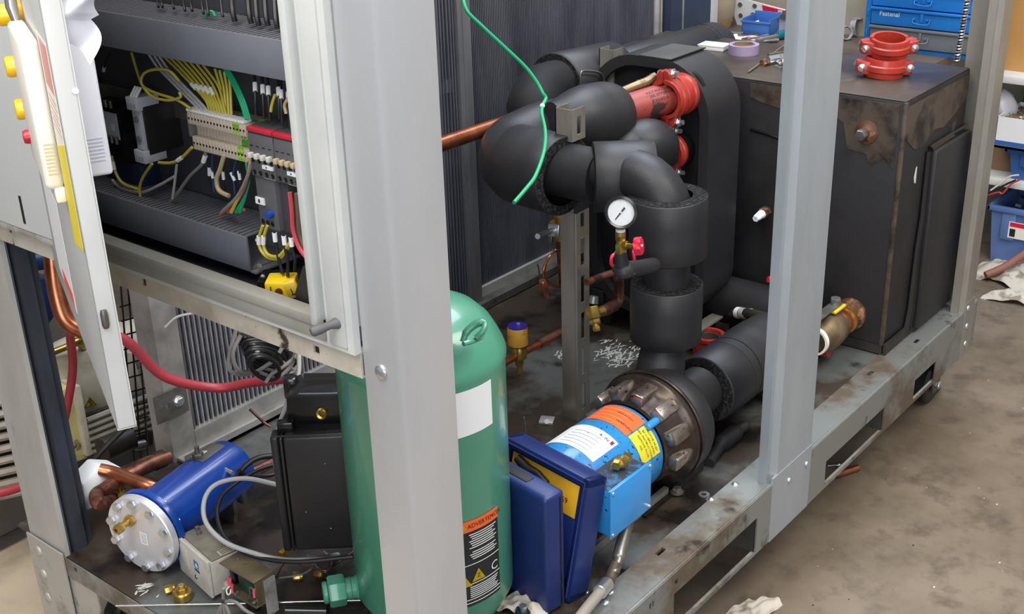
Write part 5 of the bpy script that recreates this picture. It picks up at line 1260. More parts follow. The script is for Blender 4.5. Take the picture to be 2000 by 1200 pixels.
# loops by the separator
rt('grey_cable', [P(545, 948, y=1.98), P(480, 935, y=2.02), P(425, 945, y=2.05), P(400, 975, y=2.05), P(402, 1020, y=2.02), P(440, 1060, y=1.96), P(510, 1085, y=1.88), P(560, 1094, y=1.84), P(610, 1092, y=1.82), P(660, 1084, y=1.86)], .0055, wire_lg,
   'light grey cable looping over the blue separator and under the black box', 'cable', n=9, k=8)
rt('black_cable', [P(548, 905, y=2.05), P(505, 918, y=2.06), P(460, 945, y=2.07), P(430, 975, y=2.06), P(425, 1015, y=2.03), P(445, 1058, y=1.97), P(500, 1088, y=1.89), P(580, 1098, y=1.80), P(690, 1088, y=1.70)], .0050, wire_k,
   'black cable looping beside the grey one round the blue separator', 'cable', n=9, k=8)
rt('black_cable', [P(550, 890, y=2.1), P(505, 895, y=2.12), P(475, 915, y=2.12), P(462, 940, y=2.1)], .007, wire_k, 'short thick black cable between separator and black box', 'cable', n=10)
rt('black_cable', [P(550, 922, y=2.08), P(520, 930, y=2.09), P(480, 928, y=2.1), P(466, 920, y=2.1)], .0055, wire_k, 'lower thick black cable between separator and black box', 'cable', n=10)
rt('copper_stub', [P(480, 930, y=2.2), P(520, 910, y=2.2), P(545, 898, y=2.2)], .014, copper_d, 'copper pipe piece with a solder ring behind the black cables', 'pipe', n=14)
cl = thing('cable_clamp', P(455, 1020, x=1.55), 'grey and black clamp bracket at the far end of the blue separator', 'clamp')
ob('clamp_plate', MB().prism([(P(a, b, x=1.5).y, P(a, b, x=1.5).z) for a, b in ((432, 992), (452, 965), (458, 1005), (455, 1040), (440, 1040), (425, 1020))], 0, .012, Matrix(((0, 0, 1, 1.5), (1, 0, 0, 0), (0, 1, 0, 0), (0, 0, 0, 1)))), steel_d, cl)
ob('clamp_arm', MB().box((1.53, P(488, 980, x=1.55).y, .04), (1.545, P(458, 980, x=1.55).y, .115), bev=.004), steel_d, cl)
ob('clamp_foot', MB().cyl(P(470, 1045, x=1.55), P(515, 1040, x=1.62), .035, n=24, ch=.004), mat('dark_navy', '#101a33', .4), cl)
ob('clamp_screw', MB().cyl(P(441, 1024, x=1.498), P(441, 1024, x=1.494), .004, n=12), steel, cl)
for i, pts in enumerate((((640, 1082), (615, 1100), (635, 1118), (650, 1095), (632, 1078)), ((690, 1078), (660, 1100), (628, 1115)), ((600, 1085), (612, 1105), (590, 1122), (545, 1130)), ((540, 1128), (560, 1098), (605, 1108), (640, 1115), (655, 1090)))):
    rt('capillary_wire', [P(a, b, z=.012+.006*i) for a, b in pts], .0022, copper_d if i % 2 else wire_gr, ('thin brown capillary curling on the deck under the black box', 'thin grey wire slanting from the green tank under the black box',
       'copper capillary reaching left towards the opened switch', 'long flat brown capillary loop on the deck by the nozzle')[i] if False else
       ['thin grey wire curl on the deck under the black box', 'straight brown capillary slanting off the green tank foot', 'grey wire bending left under the box towards the open switch', 'long brown capillary arc on the deck by the nozzle'][i], 'wire', n=7)
gcb = thing('tied_cable', P(440, 1190, x=1.2), 'grey cable loops tied together in front of the opened switch', 'cable')
for pts in (((425, 1205), (430, 1188), (445, 1175), (462, 1178), (478, 1192), (500, 1205)), ((440, 1208), (438, 1185), (436, 1165), (437, 1150)), ((450, 1206), (444, 1190), (436, 1178), (430, 1210))):
    ob('loop', MB().tube(sm([P(a, b, x=1.195) for a, b in pts]), .0036, n=8), wire_gr, gcb)
ob('cable_tie', MB().tube(sm([P(432, 1176, x=1.19), P(438, 1178, x=1.19), P(434, 1172, x=1.19)]), .0014, n=6), ink, gcb)
rt('black_cable', [P(705, 1215, x=1.42), P(722, 1180, x=1.42), P(735, 1150, x=1.42), P(742, 1130, x=1.43)], .007, wire_k, 'black cable with a white marker rising in front of the green tank', 'cable', n=10)
q1, q2 = P(724, 1176, x=1.415), P(737, 1150, x=1.415)
tags(ob('marker_tag', MB().cyl(q1, q2, .0085, n=12), white_p), 'white sleeve marker on the black cable by the green tank', 'marker')
tags(ob('black_tube', MB().cyl(P(560, 1195, z=.02), P(640, 1196, z=.02), .017, n=20), black_gl), 'glossy black tube lying at the lower picture edge on the deck', 'tube')

# ================================================================== between receiver and exchanger
# liquid line with solenoid valve
lv = thing('liquid_line', (2.4, 2.0, .1), 'bare copper line running over the deck from behind the green tank to the strut', 'pipe')
A_, B_ = P(900, 754, y=1.95), P(1120, 637, y=1.95)
ob('tube', MB().cyl(A_, B_, .0105, n=16), copper, lv)
ob('joint', MB().cyl(P(1052, 672, y=1.95), P(1100, 648, y=1.95), .0135, n=16), copper_d, lv)
vs = thing('solenoid_valve', P(1008, 700, y=1.95), 'brass valve with a stained yellow coil and purple cap standing on the copper line', 'valve')
cc = P(1014, 690, y=1.95); zz = Vector((0, 0, 1))
ob('valve_body', MB().lathe([(0, 0), (.012, 0), (.012, .018), (.022, .022), (.022, .05), (.019, .055), (.019, .062), (0, .062)], cc-zz*.035, zz, 16), brass, vs)
ob('lower_stem', MB().cyl(cc-zz*.060, cc-zz*.035, .009, n=10).cyl(cc-zz*.075, cc-zz*.060, .004, n=8), brass, vs)
ob('coil_housing', MB().lathe([(0, 0), (.028, 0), (.029, .004), (.029, .050), (.027, .055), (0, .055)], cc+zz*.028+Vector((-.004, 0, 0)), zz, 24), mat('stained_yellow', '#b98a33', .5, 0, '#7d5a22', 25, .5, .58), vs)
ob('dark_ring', MB().lathe([(.0275, 0), (.0285, .001), (.0285, .003), (.0275, .004)], cc+zz*.027+Vector((-.004, 0, 0)), zz, 24), black_gl, vs)
pc_ = ob('purple_cap', MB().lathe([(0, 0), (.027, 0), (.027, .003), (0, .004)], cc+zz*.083+Vector((-.004, 0, 0)), zz, 24), mat('purple_cap', '#2a1f8a', .35), vs)
ob('cap_nut', MB().hexn(cc+zz*.087, cc+zz*.092, .006), steel, pc_)
# strut channels
def strut(name, px0, px1, py_top, y, z0, label, depth=.04, slots=True, zt=None):
    a = P(px0, py_top, y=y); b = P(px1, py_top, y=y); z1 = zt or (a.z+b.z)/2
    t = thing(name, (a.x, y, z0), label, 'strut', 'slotted steel struts')
    x0, x1 = a.x, b.x; W = x1-x0
    hs = []; z = z0+.06
    while z < z1-.05: hs.append((x0+W*.36, x0+W*.50, z, min(z+.055, z1-.01))); z += .085
    M = Matrix(((1, 0, 0, 0), (0, 0, -1, y), (0, 1, 0, 0), (0, 0, 0, 1)))
    ob('slotted_face', MB().plate([x0, x1], [z0, z1], [], .003, M), strut_m, t) if not slots else ob('slotted_face', MB().plate([x0, x1], [z0, z1], hs, .003, M), strut_m, t)
    ob('side_wall', MB().box((x0, y, z0), (x0+.003, y+depth, z1)), strut_m, t); ob('side_wall', MB().box((x1-.003, y, z0), (x1, y+depth, z1)), strut_m, t)
    return t
# main strut: solid face to the left and slotted face to the right
S0 = P(1105, 838, z=0)
sy_ = S0.y
xl, xm, xr = P(1090, 640, x=S0.x).y, P(1127, 640, y=sy_).x, 0
st_ = thing('support_strut', (S0.x, sy_, 0), 'upright slotted steel strut standing on the deck right of the copper line', 'strut')
zt0 = P(1095, 423, y=sy_+.02).z
xA = P(1127, 700, y=sy_).x; xB = P(1150, 700, y=sy_).x
yA = P(1098, 700, x=xA).y
hs = []; z = .03
while z < zt0-.03: hs.append((xA+(xB-xA)*.30, xA+(xB-xA)*.62, z, min(z+.078, zt0-.004))); z += .108
ob('slotted_face', MB().plate([xA, xB], [0, zt0], hs, .003, Matrix(((1, 0, 0, 0), (0, 0, -1, sy_), (0, 1, 0, 0), (0, 0, 0, 1)))), strut_m, st_)
ob('plain_face', MB().box((xA, sy_, 0), (xA+.003, yA, zt0)), strut_m, st_)
ob('rolled_edge', MB().cyl((xA+.001, sy_+.001, 0), (xA+.001, sy_+.001, zt0), .004, n=10), strut_m, st_)
ob('back_face', MB().box((xA+.003, yA-.003, 0), (xB, yA, zt0)), strut_m, st_)
# strut ends above the pipe sleeves
def strutend(pa, pb, ptop, pbot, y, label):
    x0, x1 = P(pa, ptop, y=y).x, P(pb, ptop, y=y).x; z1 = P(pb, ptop, y=y).z; z0 = P(pb, pbot, y=y).z
    t = thing('support_strut', (x0, y, z0), label, 'strut'); W = x1-x0; zc = (z0+z1)/2
    n = 1 if pbot-ptop < 65 else 2; hs = []
    for k in range(n):
        a = z1-.02-(z1-z0)*(k+1)/n+.035; b = z1-.02-(z1-z0)*k/n
        hs.append((x0+W*.38, x0+W*.68, max(a, z0+.01), b))
    ob('slotted_face', MB().plate([x0, x1], [z0, z1], hs, .003, Matrix(((1, 0, 0, 0), (0, 0, -1, y), (0, 1, 0, 0), (0, 0, 0, 1)))), strut_m, t)
    ob('side_wall', MB().box((x0, y, z0), (x0+.003, y+.05, z1)), strut_m, t); ob('back_wall', MB().box((x0, y+.047, z0), (x1, y+.05, z1)), strut_m, t)
strutend(1115, 1141, 206, 268, 1.80, 'slotted strut end poking up between the cut sleeve and the fat elbow')
strutend(1197, 1216, 92, 168, 2.08, 'short slotted strut end with two slots in front of the far black pipe')
# clamp rod and brass fitting left of the strut
rc_ = thing('clamp_rod', P(1085, 445, y=2.0), 'bright steel rod with a square clamp nut on the copper riser left of the strut', 'clamp')
ra, rb2 = P(1050, 462, y=1.93), P(1088, 447, y=1.97)
ob('rod', MB().cyl(ra, rb2, .0085, n=16, ch=.001), steel, rc_)
dd = (rb2-ra).normalized()
ob('square_nut', MB().box((-.006, -.016, -.018), (.006, .016, .018), frame(P(1082, 450, y=1.96), dd, (0, 0, 1)), bev=.002), steel, rc_)
ob('clip', MB().box((-.008, -.006, -.02), (.006, .006, .014), frame(P(1076, 462, y=1.97), dd, (0, 0, 1)), bev=.003), steel_d, rc_)
cr = thing('riser_tube', P(1095, 500, y=2.0), 'slim copper riser with brass fitting tight behind the strut', 'pipe')
ob('tube', MB().cyl(P(1091, 470, y=2.0), P(1098, 560, y=2.0), .009, n=14), copper_d, cr)
ob('brass_tee', MB().cyl(P(1088, 420, y=2.0), P(1090, 470, y=2.0), .012, n=8).cyl(P(1079, 436, y=2.0), P(1092, 437, y=2.0), .010, n=6), brass, cr)
# capillary coil and bulb
cpp = thing('capillary_coil', P(1080, 530, y=1.93), 'coiled thin copper capillary with a fat copper bulb hanging left of the strut', 'capillary')
for i in range(3):
    pts = [(1098, 487+2*i), (1080, 492+i), (1068-2*i, 515), (1064-i, 535), (1070-i, 550+i), (1082, 557+2*i), (1100, 557+2*i)]
    ob('coil_turn', MB().tube(sm([P(a, b, y=1.93+.006*i) for a, b in pts]), .0026, n=8), copper, cpp)
ob('coil_tail', MB().tube(sm([P(1085, 488, y=1.93), P(1070, 505, y=1.93), P(1062, 525, y=1.93), P(1061, 541, y=1.93)]), .0022, n=7), copper, cpp)
ob('coil_tail', MB().tube([P(1050, 517, y=1.93), P(1052, 525, y=1.93), P(1054, 541, y=1.93)], .0020, n=7), copper, cpp)
ob('bulb', MB().lathe([(0, 0), (.009, 0), (.0115, .004), (.0115, .052), (.009, .056), (0, .056)], P(1067, 579, y=1.93), P(1057, 539, y=1.93)-P(1067, 579, y=1.93), 20), copper, cpp)
# gauge branch
gx, gy = P(1212, 470, y=1.42).x, 1.42
gb2 = thing('gauge_branch', (gx, gy, .6), 'thin black foam covered tee carrying the gauge, joined to the tall pipe', 'pipe insulation')
J = P(1222, 527, y=1.42)
ob('foam_tee', MB().tube(sm([P(1276, 518, y=1.46), P(1250, 523, y=1.44), J, P(1217, 537, y=1.42)]), [.018]*12+[.021, .024, .026, .026, .022, .017, .012], n=20), black_foam, gb2, ang=60)
ob('foam_neck', MB().cyl(P(1215, 518, y=1.42), P(1212, 492, y=1.42), .0165, .0135, n=20), black_foam, gb2)
gvv = thing('gauge_valve', P(1212, 480, y=1.42), 'brass needle valve with a red wavy knob under the pressure gauge', 'valve')
g0, g1, g2 = P(1212, 496, y=1.42), P(1212, 474, y=1.42), P(1212, 450, y=1.42)
ob('valve_body', MB().hexn(g0, g0.lerp(g2, .42), .0125).cyl(g0.lerp(g2, .42), g0.lerp(g2, .62), .010, n=14).hexn(g0.lerp(g2, .60), g2, .0125), brass, gvv)
gs = P(1212, 478, y=1.42); ge = P(1238, 482, y=1.385)
ob('valve_spindle', MB().cyl(gs, gs.lerp(ge, .5), .010, n=6).cyl(gs.lerp(ge, .5), ge, .006), brass, gvv)
kd = Vector((.35, -.9, .15)).normalized(); kc = P(1247, 481, y=1.38)
mb = MB(); K = 42; t_ = frame(kc, kd, (0, 0, 1)); poly = []
for i in range(K):
    a = 2*math.pi*i/K; r_ = .0185+.0022*math.cos(6*a); poly.append((r_*math.cos(a), r_*math.sin(a)))
mk = t_ @ Matrix(((0, 0, 1, 0), (1, 0, 0, 0), (0, 1, 0, 0), (0, 0, 0, 1)))
kn_ = ob('red_knob', MB().prism(poly, -.008, .008, mk, bev=.002), red_kn, gvv)
ob('knob_screw', MB().lathe([(.0035, 0), (.003, .002), (0, .003)], kc+kd*.008, kd, 12), steel, kn_)
lk = thing('red_lever', P(1235, 500, y=1.44), 'red metal lever tag tucked behind the gauge valve', 'lever')
ob('tag', MB().box((-.003, -.012, -.02), (.003, .012, .014), frame(P(1238, 500, y=1.45), (.5, -.8, .1), (0, 0, 1)), bev=.002), red_kn, lk)
ob('tag_ring', MB().tube(sm([P(1203, 495, y=1.46), P(1195, 502, y=1.46), P(1194, 515, y=1.46), P(1199, 522, y=1.46)]), .004, n=8), red_kn, lk)
ga = thing('pressure_gauge', P(1212, 415, y=1.41), 'round white faced pressure gauge in a black case', 'gauge')
gd = Vector((-.62, -.62, .45)).normalized(); gc = P(1212, 416, y=1.405)
ob('case', MB().lathe([(0, -.030), (.026, -.030), (.030, -.026), (.031, -.004), (.0345, 0), (.0360, .006), (.034, .010), (.0290, .009), (.0285, .005), (0, .005)], gc, gd, 40), black_gl, ga, ang=35)
dial = ob('dial', MB().lathe([(0, .0055), (.0285, .0055)], gc, gd, 40), glass_m, ga, fix=False)
ob('case_label', MB().lathe([(.0305, -.024), (.0318, -.024), (.0318, -.008), (.0305, -.008)], gc, gd, 24, a0=math.radians(200), a1=math.radians(310)), cream_pl, ga)
MG = frame(gc+gd*.006, Vector((.62, -.75, 0)), gd)
def dialpt(a, r, h=0): return MG @ Vector((r*math.cos(a), r*math.sin(a), h))
nd = MB().prism([(-.0022, -.013), (.0022, -.013), (.0012, .021), (-.0012, .021)], 0, .0006, MG @ Matrix.Rotation(math.radians(140), 4, 'Z'))
ob('needle', nd, ink, ga); ob('needle_hub', MB().cyl(dialpt(0, 0), dialpt(0, 0, .0012), .0025, n=12), steel, ga)
tk_ = MB()
for i in range(25):
    a = math.radians(-50+280*i/24); c0 = dialpt(a, .0245 if i % 4 else .022, .0001); c1_ = dialpt(a, .027, .0001)
    tk_.tube([c0, c1_], .0003, n=4)
ob('dial_ticks', tk_, ink_soft, ga, kind='stuff')
ob('gauge_stem', MB().cyl(gc-Vector((0, 0, .052)), gc-Vector((0, 0, .030)), .009, n=12), brass, ga)
ob('stem_tape', MB().cyl(gc-Vector((0, 0, .042)), gc-Vector((0, 0, .036)), .0105, n=12), white_p, ga)
# copper pipes behind the stack
rt('copper_tube', [P(1145, 552, y=1.75), P(1200, 533, y=1.75), P(1206, 545, y=1.75)], .010, copper_d, 'dull copper tube running from the strut to the gauge tee', 'pipe', n=14)
er = thing('elbow_pipe', P(1205, 580, y=1.75), 'tarnished copper elbow coming down behind the gauge tee to a brass valve', 'pipe')
ob('pipe', MB().tube(sm([P(1207, 530, y=1.75), P(1209, 565, y=1.75), P(1206, 590, y=1.75), P(1192, 602, y=1.74), P(1176, 608, y=1.73)], 6), .0145, n=16), copper_d, er)
ob('solder_ring', MB().cyl(P(1200, 597, y=1.745), P(1186, 604, y=1.735), .0165, n=16), mat('dark_copper', '#5a3830', .45, .6), er)
sv = thing('angle_valve', P(1162, 620, y=1.73), 'brass angle valve with a hex cap right of the strut, above white flakes', 'valve')
v0_, v1_ = P(1156, 600, y=1.73), P(1166, 645, y=1.70)
ob('body', MB().hexn(v0_, v0_.lerp(v1_, .52), .019), brass, sv)
ob('union', MB().hexn(v0_.lerp(v1_, .55), v0_.lerp(v1_, .75), .016).cyl(v0_.lerp(v1_, .75), v1_, .009).hexn(v0_.lerp(v1_, .85), v1_+(v1_-v0_)*.05, .011), brass, sv)
ob('side_neck', MB().cyl(P(1160, 612, y=1.73), P(1178, 607, y=1.73), .012, n=14), brass, sv)
ob('grey_cap', MB().lathe([(0, 0), (.015, 0), (.012, .018), (0, .02)], P(1158, 592, y=1.73), (.3, 0, 1), 12), steel_d, sv)
dbk = thing('black_box', (3.04, 2.14, 0), 'small black box standing on the deck behind the gauge pipework', 'box')
ob('box', MB().box((2.98, 2.08, .0), (3.10, 2.20, .14), bev=.006), black_pl, dbk); ob('box_plate', MB().box((2.965, 2.10, .03), (2.98, 2.15, .12), bev=.004), black_ins, dbk)
# flakes on the deck
def flakes(cx, cy_, sx_, sy_, n, seed):
    rnd = random.Random(seed); mb = MB()
    for i in range(n):
        px, py = cx+rnd.gauss(0, sx_), cy_+rnd.gauss(0, sy_); q = P(px, py, z=.0006); L = rnd.uniform(.006, .018); w2 = rnd.uniform(.0015, .003); a = rnd.uniform(-.9, .9)
        d = Vector((math.cos(a), math.sin(a), 0)); e = Vector((-d.y, d.x, 0)); pts = []
        for s_, t_ in ((-1, -.3), (-.3, -1), (.4, -.8), (1, 0), (.3, .9), (-.6, .8)): pts.append(tuple((q+d*L*s_+e*w2*t_)))
        mb._add([(x, y, .0006+i*1e-6) for x, y, _ in pts], [tuple(range(6))])
    return mb
fk = flakes(1205, 692, 24, 12, 130, 3)
tags(ob('paint_flakes', fk, flake_m, fix=False), 'white crusty flakes spread on the deck right of the strut', 'flakes', kind='stuff')
tags(ob('paint_flakes', flakes(1098, 693, 8, 4, 18, 5), flake_m, fix=False), 'small patch of white flakes just left of the strut', 'flakes', kind='stuff')
tags(ob('paint_flakes', flakes(284, 1150, 8, 5, 16, 6), flake_m, fix=False), 'white chips on the deck corner before the aluminium end plate', 'flakes', kind='stuff')
wt2 = thing('square_tile', P(1068, 820, z=.03), 'small white square adhesive pad on the dark deck left of the strut', 'pad')
ob('pad', MB().box((-.020, -.020, 0), (.020, .020, .008), frame(P(1068, 824, z=.0), (1, .5, 0), (0, 0, 1)), bev=.002), galv, wt2)
ob('pad_button', MB().cyl(P(1068, 824, z=.008), P(1068, 824, z=.011), .007, n=12), white_p, wt2)
rt('steel_pin', [P(1023, 815, y=1.60), P(1028, 860, y=1.60)], .0018, steel_d, 'thin dark wire standing up between the green tank and the motor', 'wire', smooth=False, n=6)
# green wire
gwp = [(902, -25), (910, 18), (940, 50), (985, 92), (1025, 130), (1048, 160), (1060, 182), (1066, 192), (1060, 206), (1058, 222), (1064, 250), (1065, 275), (1060, 305), (1045, 345), (1028, 368), (1004, 396)]
gw = rt('green_wire', [P(a, b, y=1.75-.0006*b) for a, b in gwp], .0042, wire_g, 'bright green wire hanging in a long curve in front of the black pipes', 'wire', n=10, k=6)
ob('bared_spot', MB().ball(P(1059, 207, y=1.75-.0006*207), .0058, u=10, v=8), white_p, gw)

# ================================================================== conduit under the motor box
cdl = thing('flexible_conduit', (1.95, 1.27, .05), 'braided conduit with crimp rings leaving the motor terminal box over the rail', 'conduit')
ob('elbow', MB().tube(sm([Vector((jx1-.035, jy0+.03, jz0-.004)), P(1212, 1075, y=1.30), P(1206, 1100, y=1.29), P(1198, 1120, y=1.285)]), [.014]*5+[.015]*5+[.012]*9, n=16), steel_d, cdl)
ob('brown_sleeve', MB().tube(sm([P(1204, 1100, y=1.29), P(1192, 1130, y=1.285), P(1186, 1150, y=1.27)]), .0125, n=16), mat('brown_rubber', '#57483f', .5, 0, '#40352e', 20, .4, .6), cdl)
ob('crimp_ring', MB().cyl(P(1186, 1140, y=1.275), P(1170, 1158, y=1.265), .0165, n=20, ch=.002), steel, cdl)
ob('hose', MB().tube(sm([P(1180, 1148, y=1.27), P(1155, 1178, y=1.26), P(1128, 1212, y=1.25)]), .0125, n=16), mat('conduit_grey', '#8f877d', .5), cdl)
# fasteners on the deck
def washer(px, py, r, label, z=0., hole=.45, dome=False, ground=None, grp=None, nm='washer'):
    q = P(px, py, z=z)
    t = thing(nm, q, label, 'washer' if not dome else 'bolt', grp)
    if dome: ob('head', MB().lathe([(r, 0), (r*.95, r*.25), (r*.7, r*.5), (r*.3, r*.65), (0, r*.68)], q, (0, 0, 1), 18), steel, t); ob('washer_rim', MB().pipe(q, q+Vector((0, 0, .0015)), r*1.25, r*.9, 18), steel_d, t)
    else: ob('ring', MB().pipe(q, q+Vector((0, 0, .002)), r, r*hole, 24), steel_d if ground is None else ground, t)
    return t
for px, py, r, lb_ in ((1436, 948, .011, 'shiny domed bolt head on the deck left of the middle post'), (1389, 977, .010, 'small shiny bolt head next to the flat washer on the deck'),
      (1192, 1158, .011, 'bolt head beside the crimped conduit'), (1182, 1178, .012, 'lowest round bolt head by the rail, right of the conduit'), (1145, 1158, .006, 'tiny screw head left of the conduit'), (1716, 612+28, .012, 'bolt at the foot of the black tank')):
    washer(px, py, r, lb_, dome=True, nm='bolt')
washer(1375, 967, .014, 'flat greasy washer lying on the deck near the pump foot')
an = thing('anchor_bolt', P(1323, 955, z=0), 'pointed stud with nut on the pump foot plate', 'bolt')
q = P(1322, 962, z=.006)
ob('nut', MB().cyl(q, q+zz*.003, .017, n=20).hexn(q+zz*.003, q+zz*.014, .012), steel_d, an)
q = P(1324, 942, z=.01); ob('stud_tip', MB().lathe([(.008, 0), (.003, .018), (0, .020)], q, zz, 10), steel, an)
q = P(1790, 628, z=0); washer(1818, 610, .009, 'bolt head on the deck border beside the tank pad', dome=True, nm='bolt')
# rags at the near edge
def rag(name, cx, cy_, rx, ry, h, seed, label, z=0., plane=None):
    rnd = random.Random(seed); ph = [rnd.uniform(0, 6) for _ in range(8)]
    def fn(u, v):
        a, b = (u-.5)*2, (v-.5)*2; q = P(cx, cy_, z=z)
        rr = 1+.18*math.sin(3*math.atan2(b, a)+ph[0])
        e = max(0, 1-(a*a+b*b)*.62)
        zz_ = h*(.15+.85*e)*(.55+.45*abs(math.sin(3*a+ph[1]+2*b))*abs(math.cos(4*b+ph[2]+a)))+.006*math.sin(9*a+ph[3])*math.sin(8*b+ph[4])
        return Vector((q.x+a*rx*rr, q.y+b*ry*rr, z+max(.002, zz_ if e > 0 else .002)))
    return tags(ob(name, MB().sheet(fn, 26, 26, .002), cloth_m, ang=70), label, 'rag')
rag('rag', 1035, 1185, .05, .05, .03, 3, 'crumpled beige rag at the foot of the green tank and navy case')
bn = thing('foot_nut', P(1022, 1196, z=.02), 'dark blue green hex nut with a steel stud at the green tank foot', 'nut')
q = P(1022, 1192, x=1.65); ob('nut', MB().hexn(q-zz*.02, q, .020), mat('petrol_steel', '#28404a', .35, .6), bn); ob('stud', MB().cyl(q, q+zz*.012, .008, n=12), steel, bn)
rag('paper_rag', 1450, 1218, .12, .045, .018, 9, 'flattened pale rag on the floor at the lower picture edge', z=FZ)

# ================================================================== things on the tank
def tcoup(px, py, zc, label, tilt, bax):
    c = P(px, py, z=zc); return coupling(c, tilt, .058, bax, 'grooved_coupling', label, 'red couplings on the tank', w=.054, bolt_len=.03)
tcoup(1727, 130, TZ+.032, 'lower of the two red couplings stacked on the tank', (.02, -.04, 1), (.62, -.75, 0))
tcoup(1736, 90, TZ+.088, 'upper of the two red couplings stacked on the tank, slightly tilted', (-.12, -.10, 1), (.60, -.78, .0))
zt = TZ+.004
jc = thing('beam_clamp', P(1520, 112, z=zt), 'bright zinc clamp bar with a loop, lying on the tank top', 'clamp')
p0_, p1_ = P(1500, 115, z=zt+.018), P(1575, 102, z=zt+.018)
ob('bar', MB().tube([p0_, p1_], .0125, n=4), steel, jc); ob('bar_flange', MB().tube([p0_+zz*.014, p1_+zz*.014], .004, n=6), steel_d, jc)
ob('loop', MB().tube(sm([P(1527, 108, z=zt+.03), P(1530, 118, z=zt+.03), P(1528, 124, z=zt+.012), P(1520, 120, z=zt+.01)]), .006, n=8), steel, jc)
sbt = thing('short_bolt', P(1505, 122, z=zt), 'rusty headed bolt lying next to the zinc clamp', 'bolt')
b0_, b1_ = P(1488, 124, z=zt+.009), P(1524, 117, z=zt+.009)
ob('shank', MB().cyl(b0_, b1_, .0065, n=12), steel, sbt); ob('head', MB().hexn(b0_, b0_.lerp(b1_, .16), .013), rust_m, sbt); ob('collar_nut', MB().hexn(b0_.lerp(b1_, .22), b0_.lerp(b1_, .36), .011), rust_m, sbt)
washer(1524, 129, .018, 'shiny washer lying in front of the zinc clamp on the tank', z=zt, ground=steel)
washer(1545, 161, .017, 'shiny washer at the tank edge half behind the middle post', z=zt, ground=steel)
rt('thin_rod', [P(1461, 141, z=zt+.004), P(1552, 73, z=zt+.014)], .003, mat('rusty_rod', '#7d6a58', .5, .4), 'thin rusty rod lying slanted across the tank top', 'rod', smooth=False, n=7)
q = P(1452, 100, z=.70)
tp = thing('tape_roll', P(1450, 104, z=zt), 'lavender roll of tape lying on the tank edge', 'tape')
q = P(1452, 104, z=zt); ob('roll', MB().pipe(q, q+zz*.030, .050, .036, 32), lav_m, tp); ob('core', MB().pipe(q, q+zz*.032, .034, .031, 28), card_m, tp)
pb = thing('white_box', P(1415, 90, z=.74), 'flat white carton on the tank behind the black pipe end', 'box')
ob('carton', MB().box((-.03, -.04, 0), (.03, .05, .014), frame(P(1398, 96, z=zt), (1, .1, 0), zz), bev=.002), white_p, pb); ob('carton_lid', MB().box((-.032, -.042, .014), (.032, .052, .017), frame(P(1398, 96, z=zt), (1, .1, 0), zz)), shelf_m, pb)

# ================================================================== bench and wall side
BZ = .58
BX = 4.10
bnch = thing('workbench', (4.9, 2.3, FZ), 'worn brown workbench behind the tank, full of tools', 'workbench')
ob('bench_top', MB().box((BX, 1.72, BZ-.04), (WBX-.004, 4.2, BZ), bev=.004), bench_m, bnch)
for x, y in ((BX+.05, 1.78), (BX+.05, 2.6), (BX+.05, 4.1), (WBX-.08, 1.78), (WBX-.08, 4.1)): ob('leg', MB().box((x, y, FZ), (x+.07, y+.07, BZ-.04)), mach_k, bnch)
def bp_(px, py, z=BZ): return P(px, py, z=z)
# blue parts bin
qb = bp_(1448, 70)
MBn = frame(qb, (.1, -1, 0), zz)
bin_ = thing('parts_bin', qb, 'small open blue parts bin with screws on the bench', 'bin')
ob('bin_floor', MB().box((0, 0, 0), (.125, .14, .004), MBn), tote_s, bin_)
for lo, hi in (((0, 0, 0), (.125, .005, .062)), ((0, 0, 0), (.005, .14, .075)), ((.12, 0, 0), (.125, .14, .075)), ((0, .135, 0), (.125, .14, .085))): ob('bin_wall', MB().box(lo, hi, MBn, bev=.001), tote_s, bin_)
ob('bin_rim', MB().box((-.005, -.006, .058), (.13, .006, .066), MBn, bev=.001), tote_s, bin_)
sb = ob('loose_screws', MB().tube([MBn @ Vector((.03, .04, .05)), MBn @ Vector((.05, .06, .056))], .004, n=6).tube([MBn @ Vector((.08, .03, .05)), MBn @ Vector((.1, .05, .05))], .004, n=6).tube([MBn @ Vector((.1, .07, .05)), MBn @ Vector((.085, .03, .052))], .004, n=6), steel, None, 'zinc screws lying in the small blue bin', 'screws', kind='stuff')
# punched card
def card(px, py, w_, h_, x_, tilt, name, label, m, cat):
    q = P(px, py, x=x_); t = thing(name, q, label, cat)
    M = frame(q, (0.05, -1, 0), Vector((-.2, 0, 1))) @ Matrix.Rotation(tilt, 4, 'Y')
    return t, M, q
t, M, q = card(1440, 50, .2, .1, WBX-.06, 0, 'blister_card', 'white and red product card with punched holes leaning on the wall', white_p, 'card')
ob('card', MB().prism([(-.0, 0), (.14, .0), (.29, -.02), (.31, .05), (.26, .09), (-.04, .14)], 0, .003, M @ Matrix(((1, 0, 0, 0), (0, 0, 1, 0), (0, 1, 0, 0), (0, 0, 0, 1)))), white_p, t)
ob('red_field', MB().prism([(.14, .0), (.288, -.018), (.305, .05), (.26, .085), (.125, .107)], -.002, .0, M @ Matrix(((1, 0, 0, 0), (0, 0, 1, 0), (0, 1, 0, 0), (0, 0, 0, 1)))), red_kn, t)
for u_, v_ in ((.02, .05), (.02, .10), (.08, .06), (.09, .10), (.05, .02)): ob('punched_hole', MB().cyl(M @ Vector((u_, -.0005, v_)), M @ Vector((u_, -.004, v_)), .010, n=14), steel_d, t)
ob('print_stroke', MB().box((.20, -.004, .01), (.22, -.002, .09), M), wire_w, t)
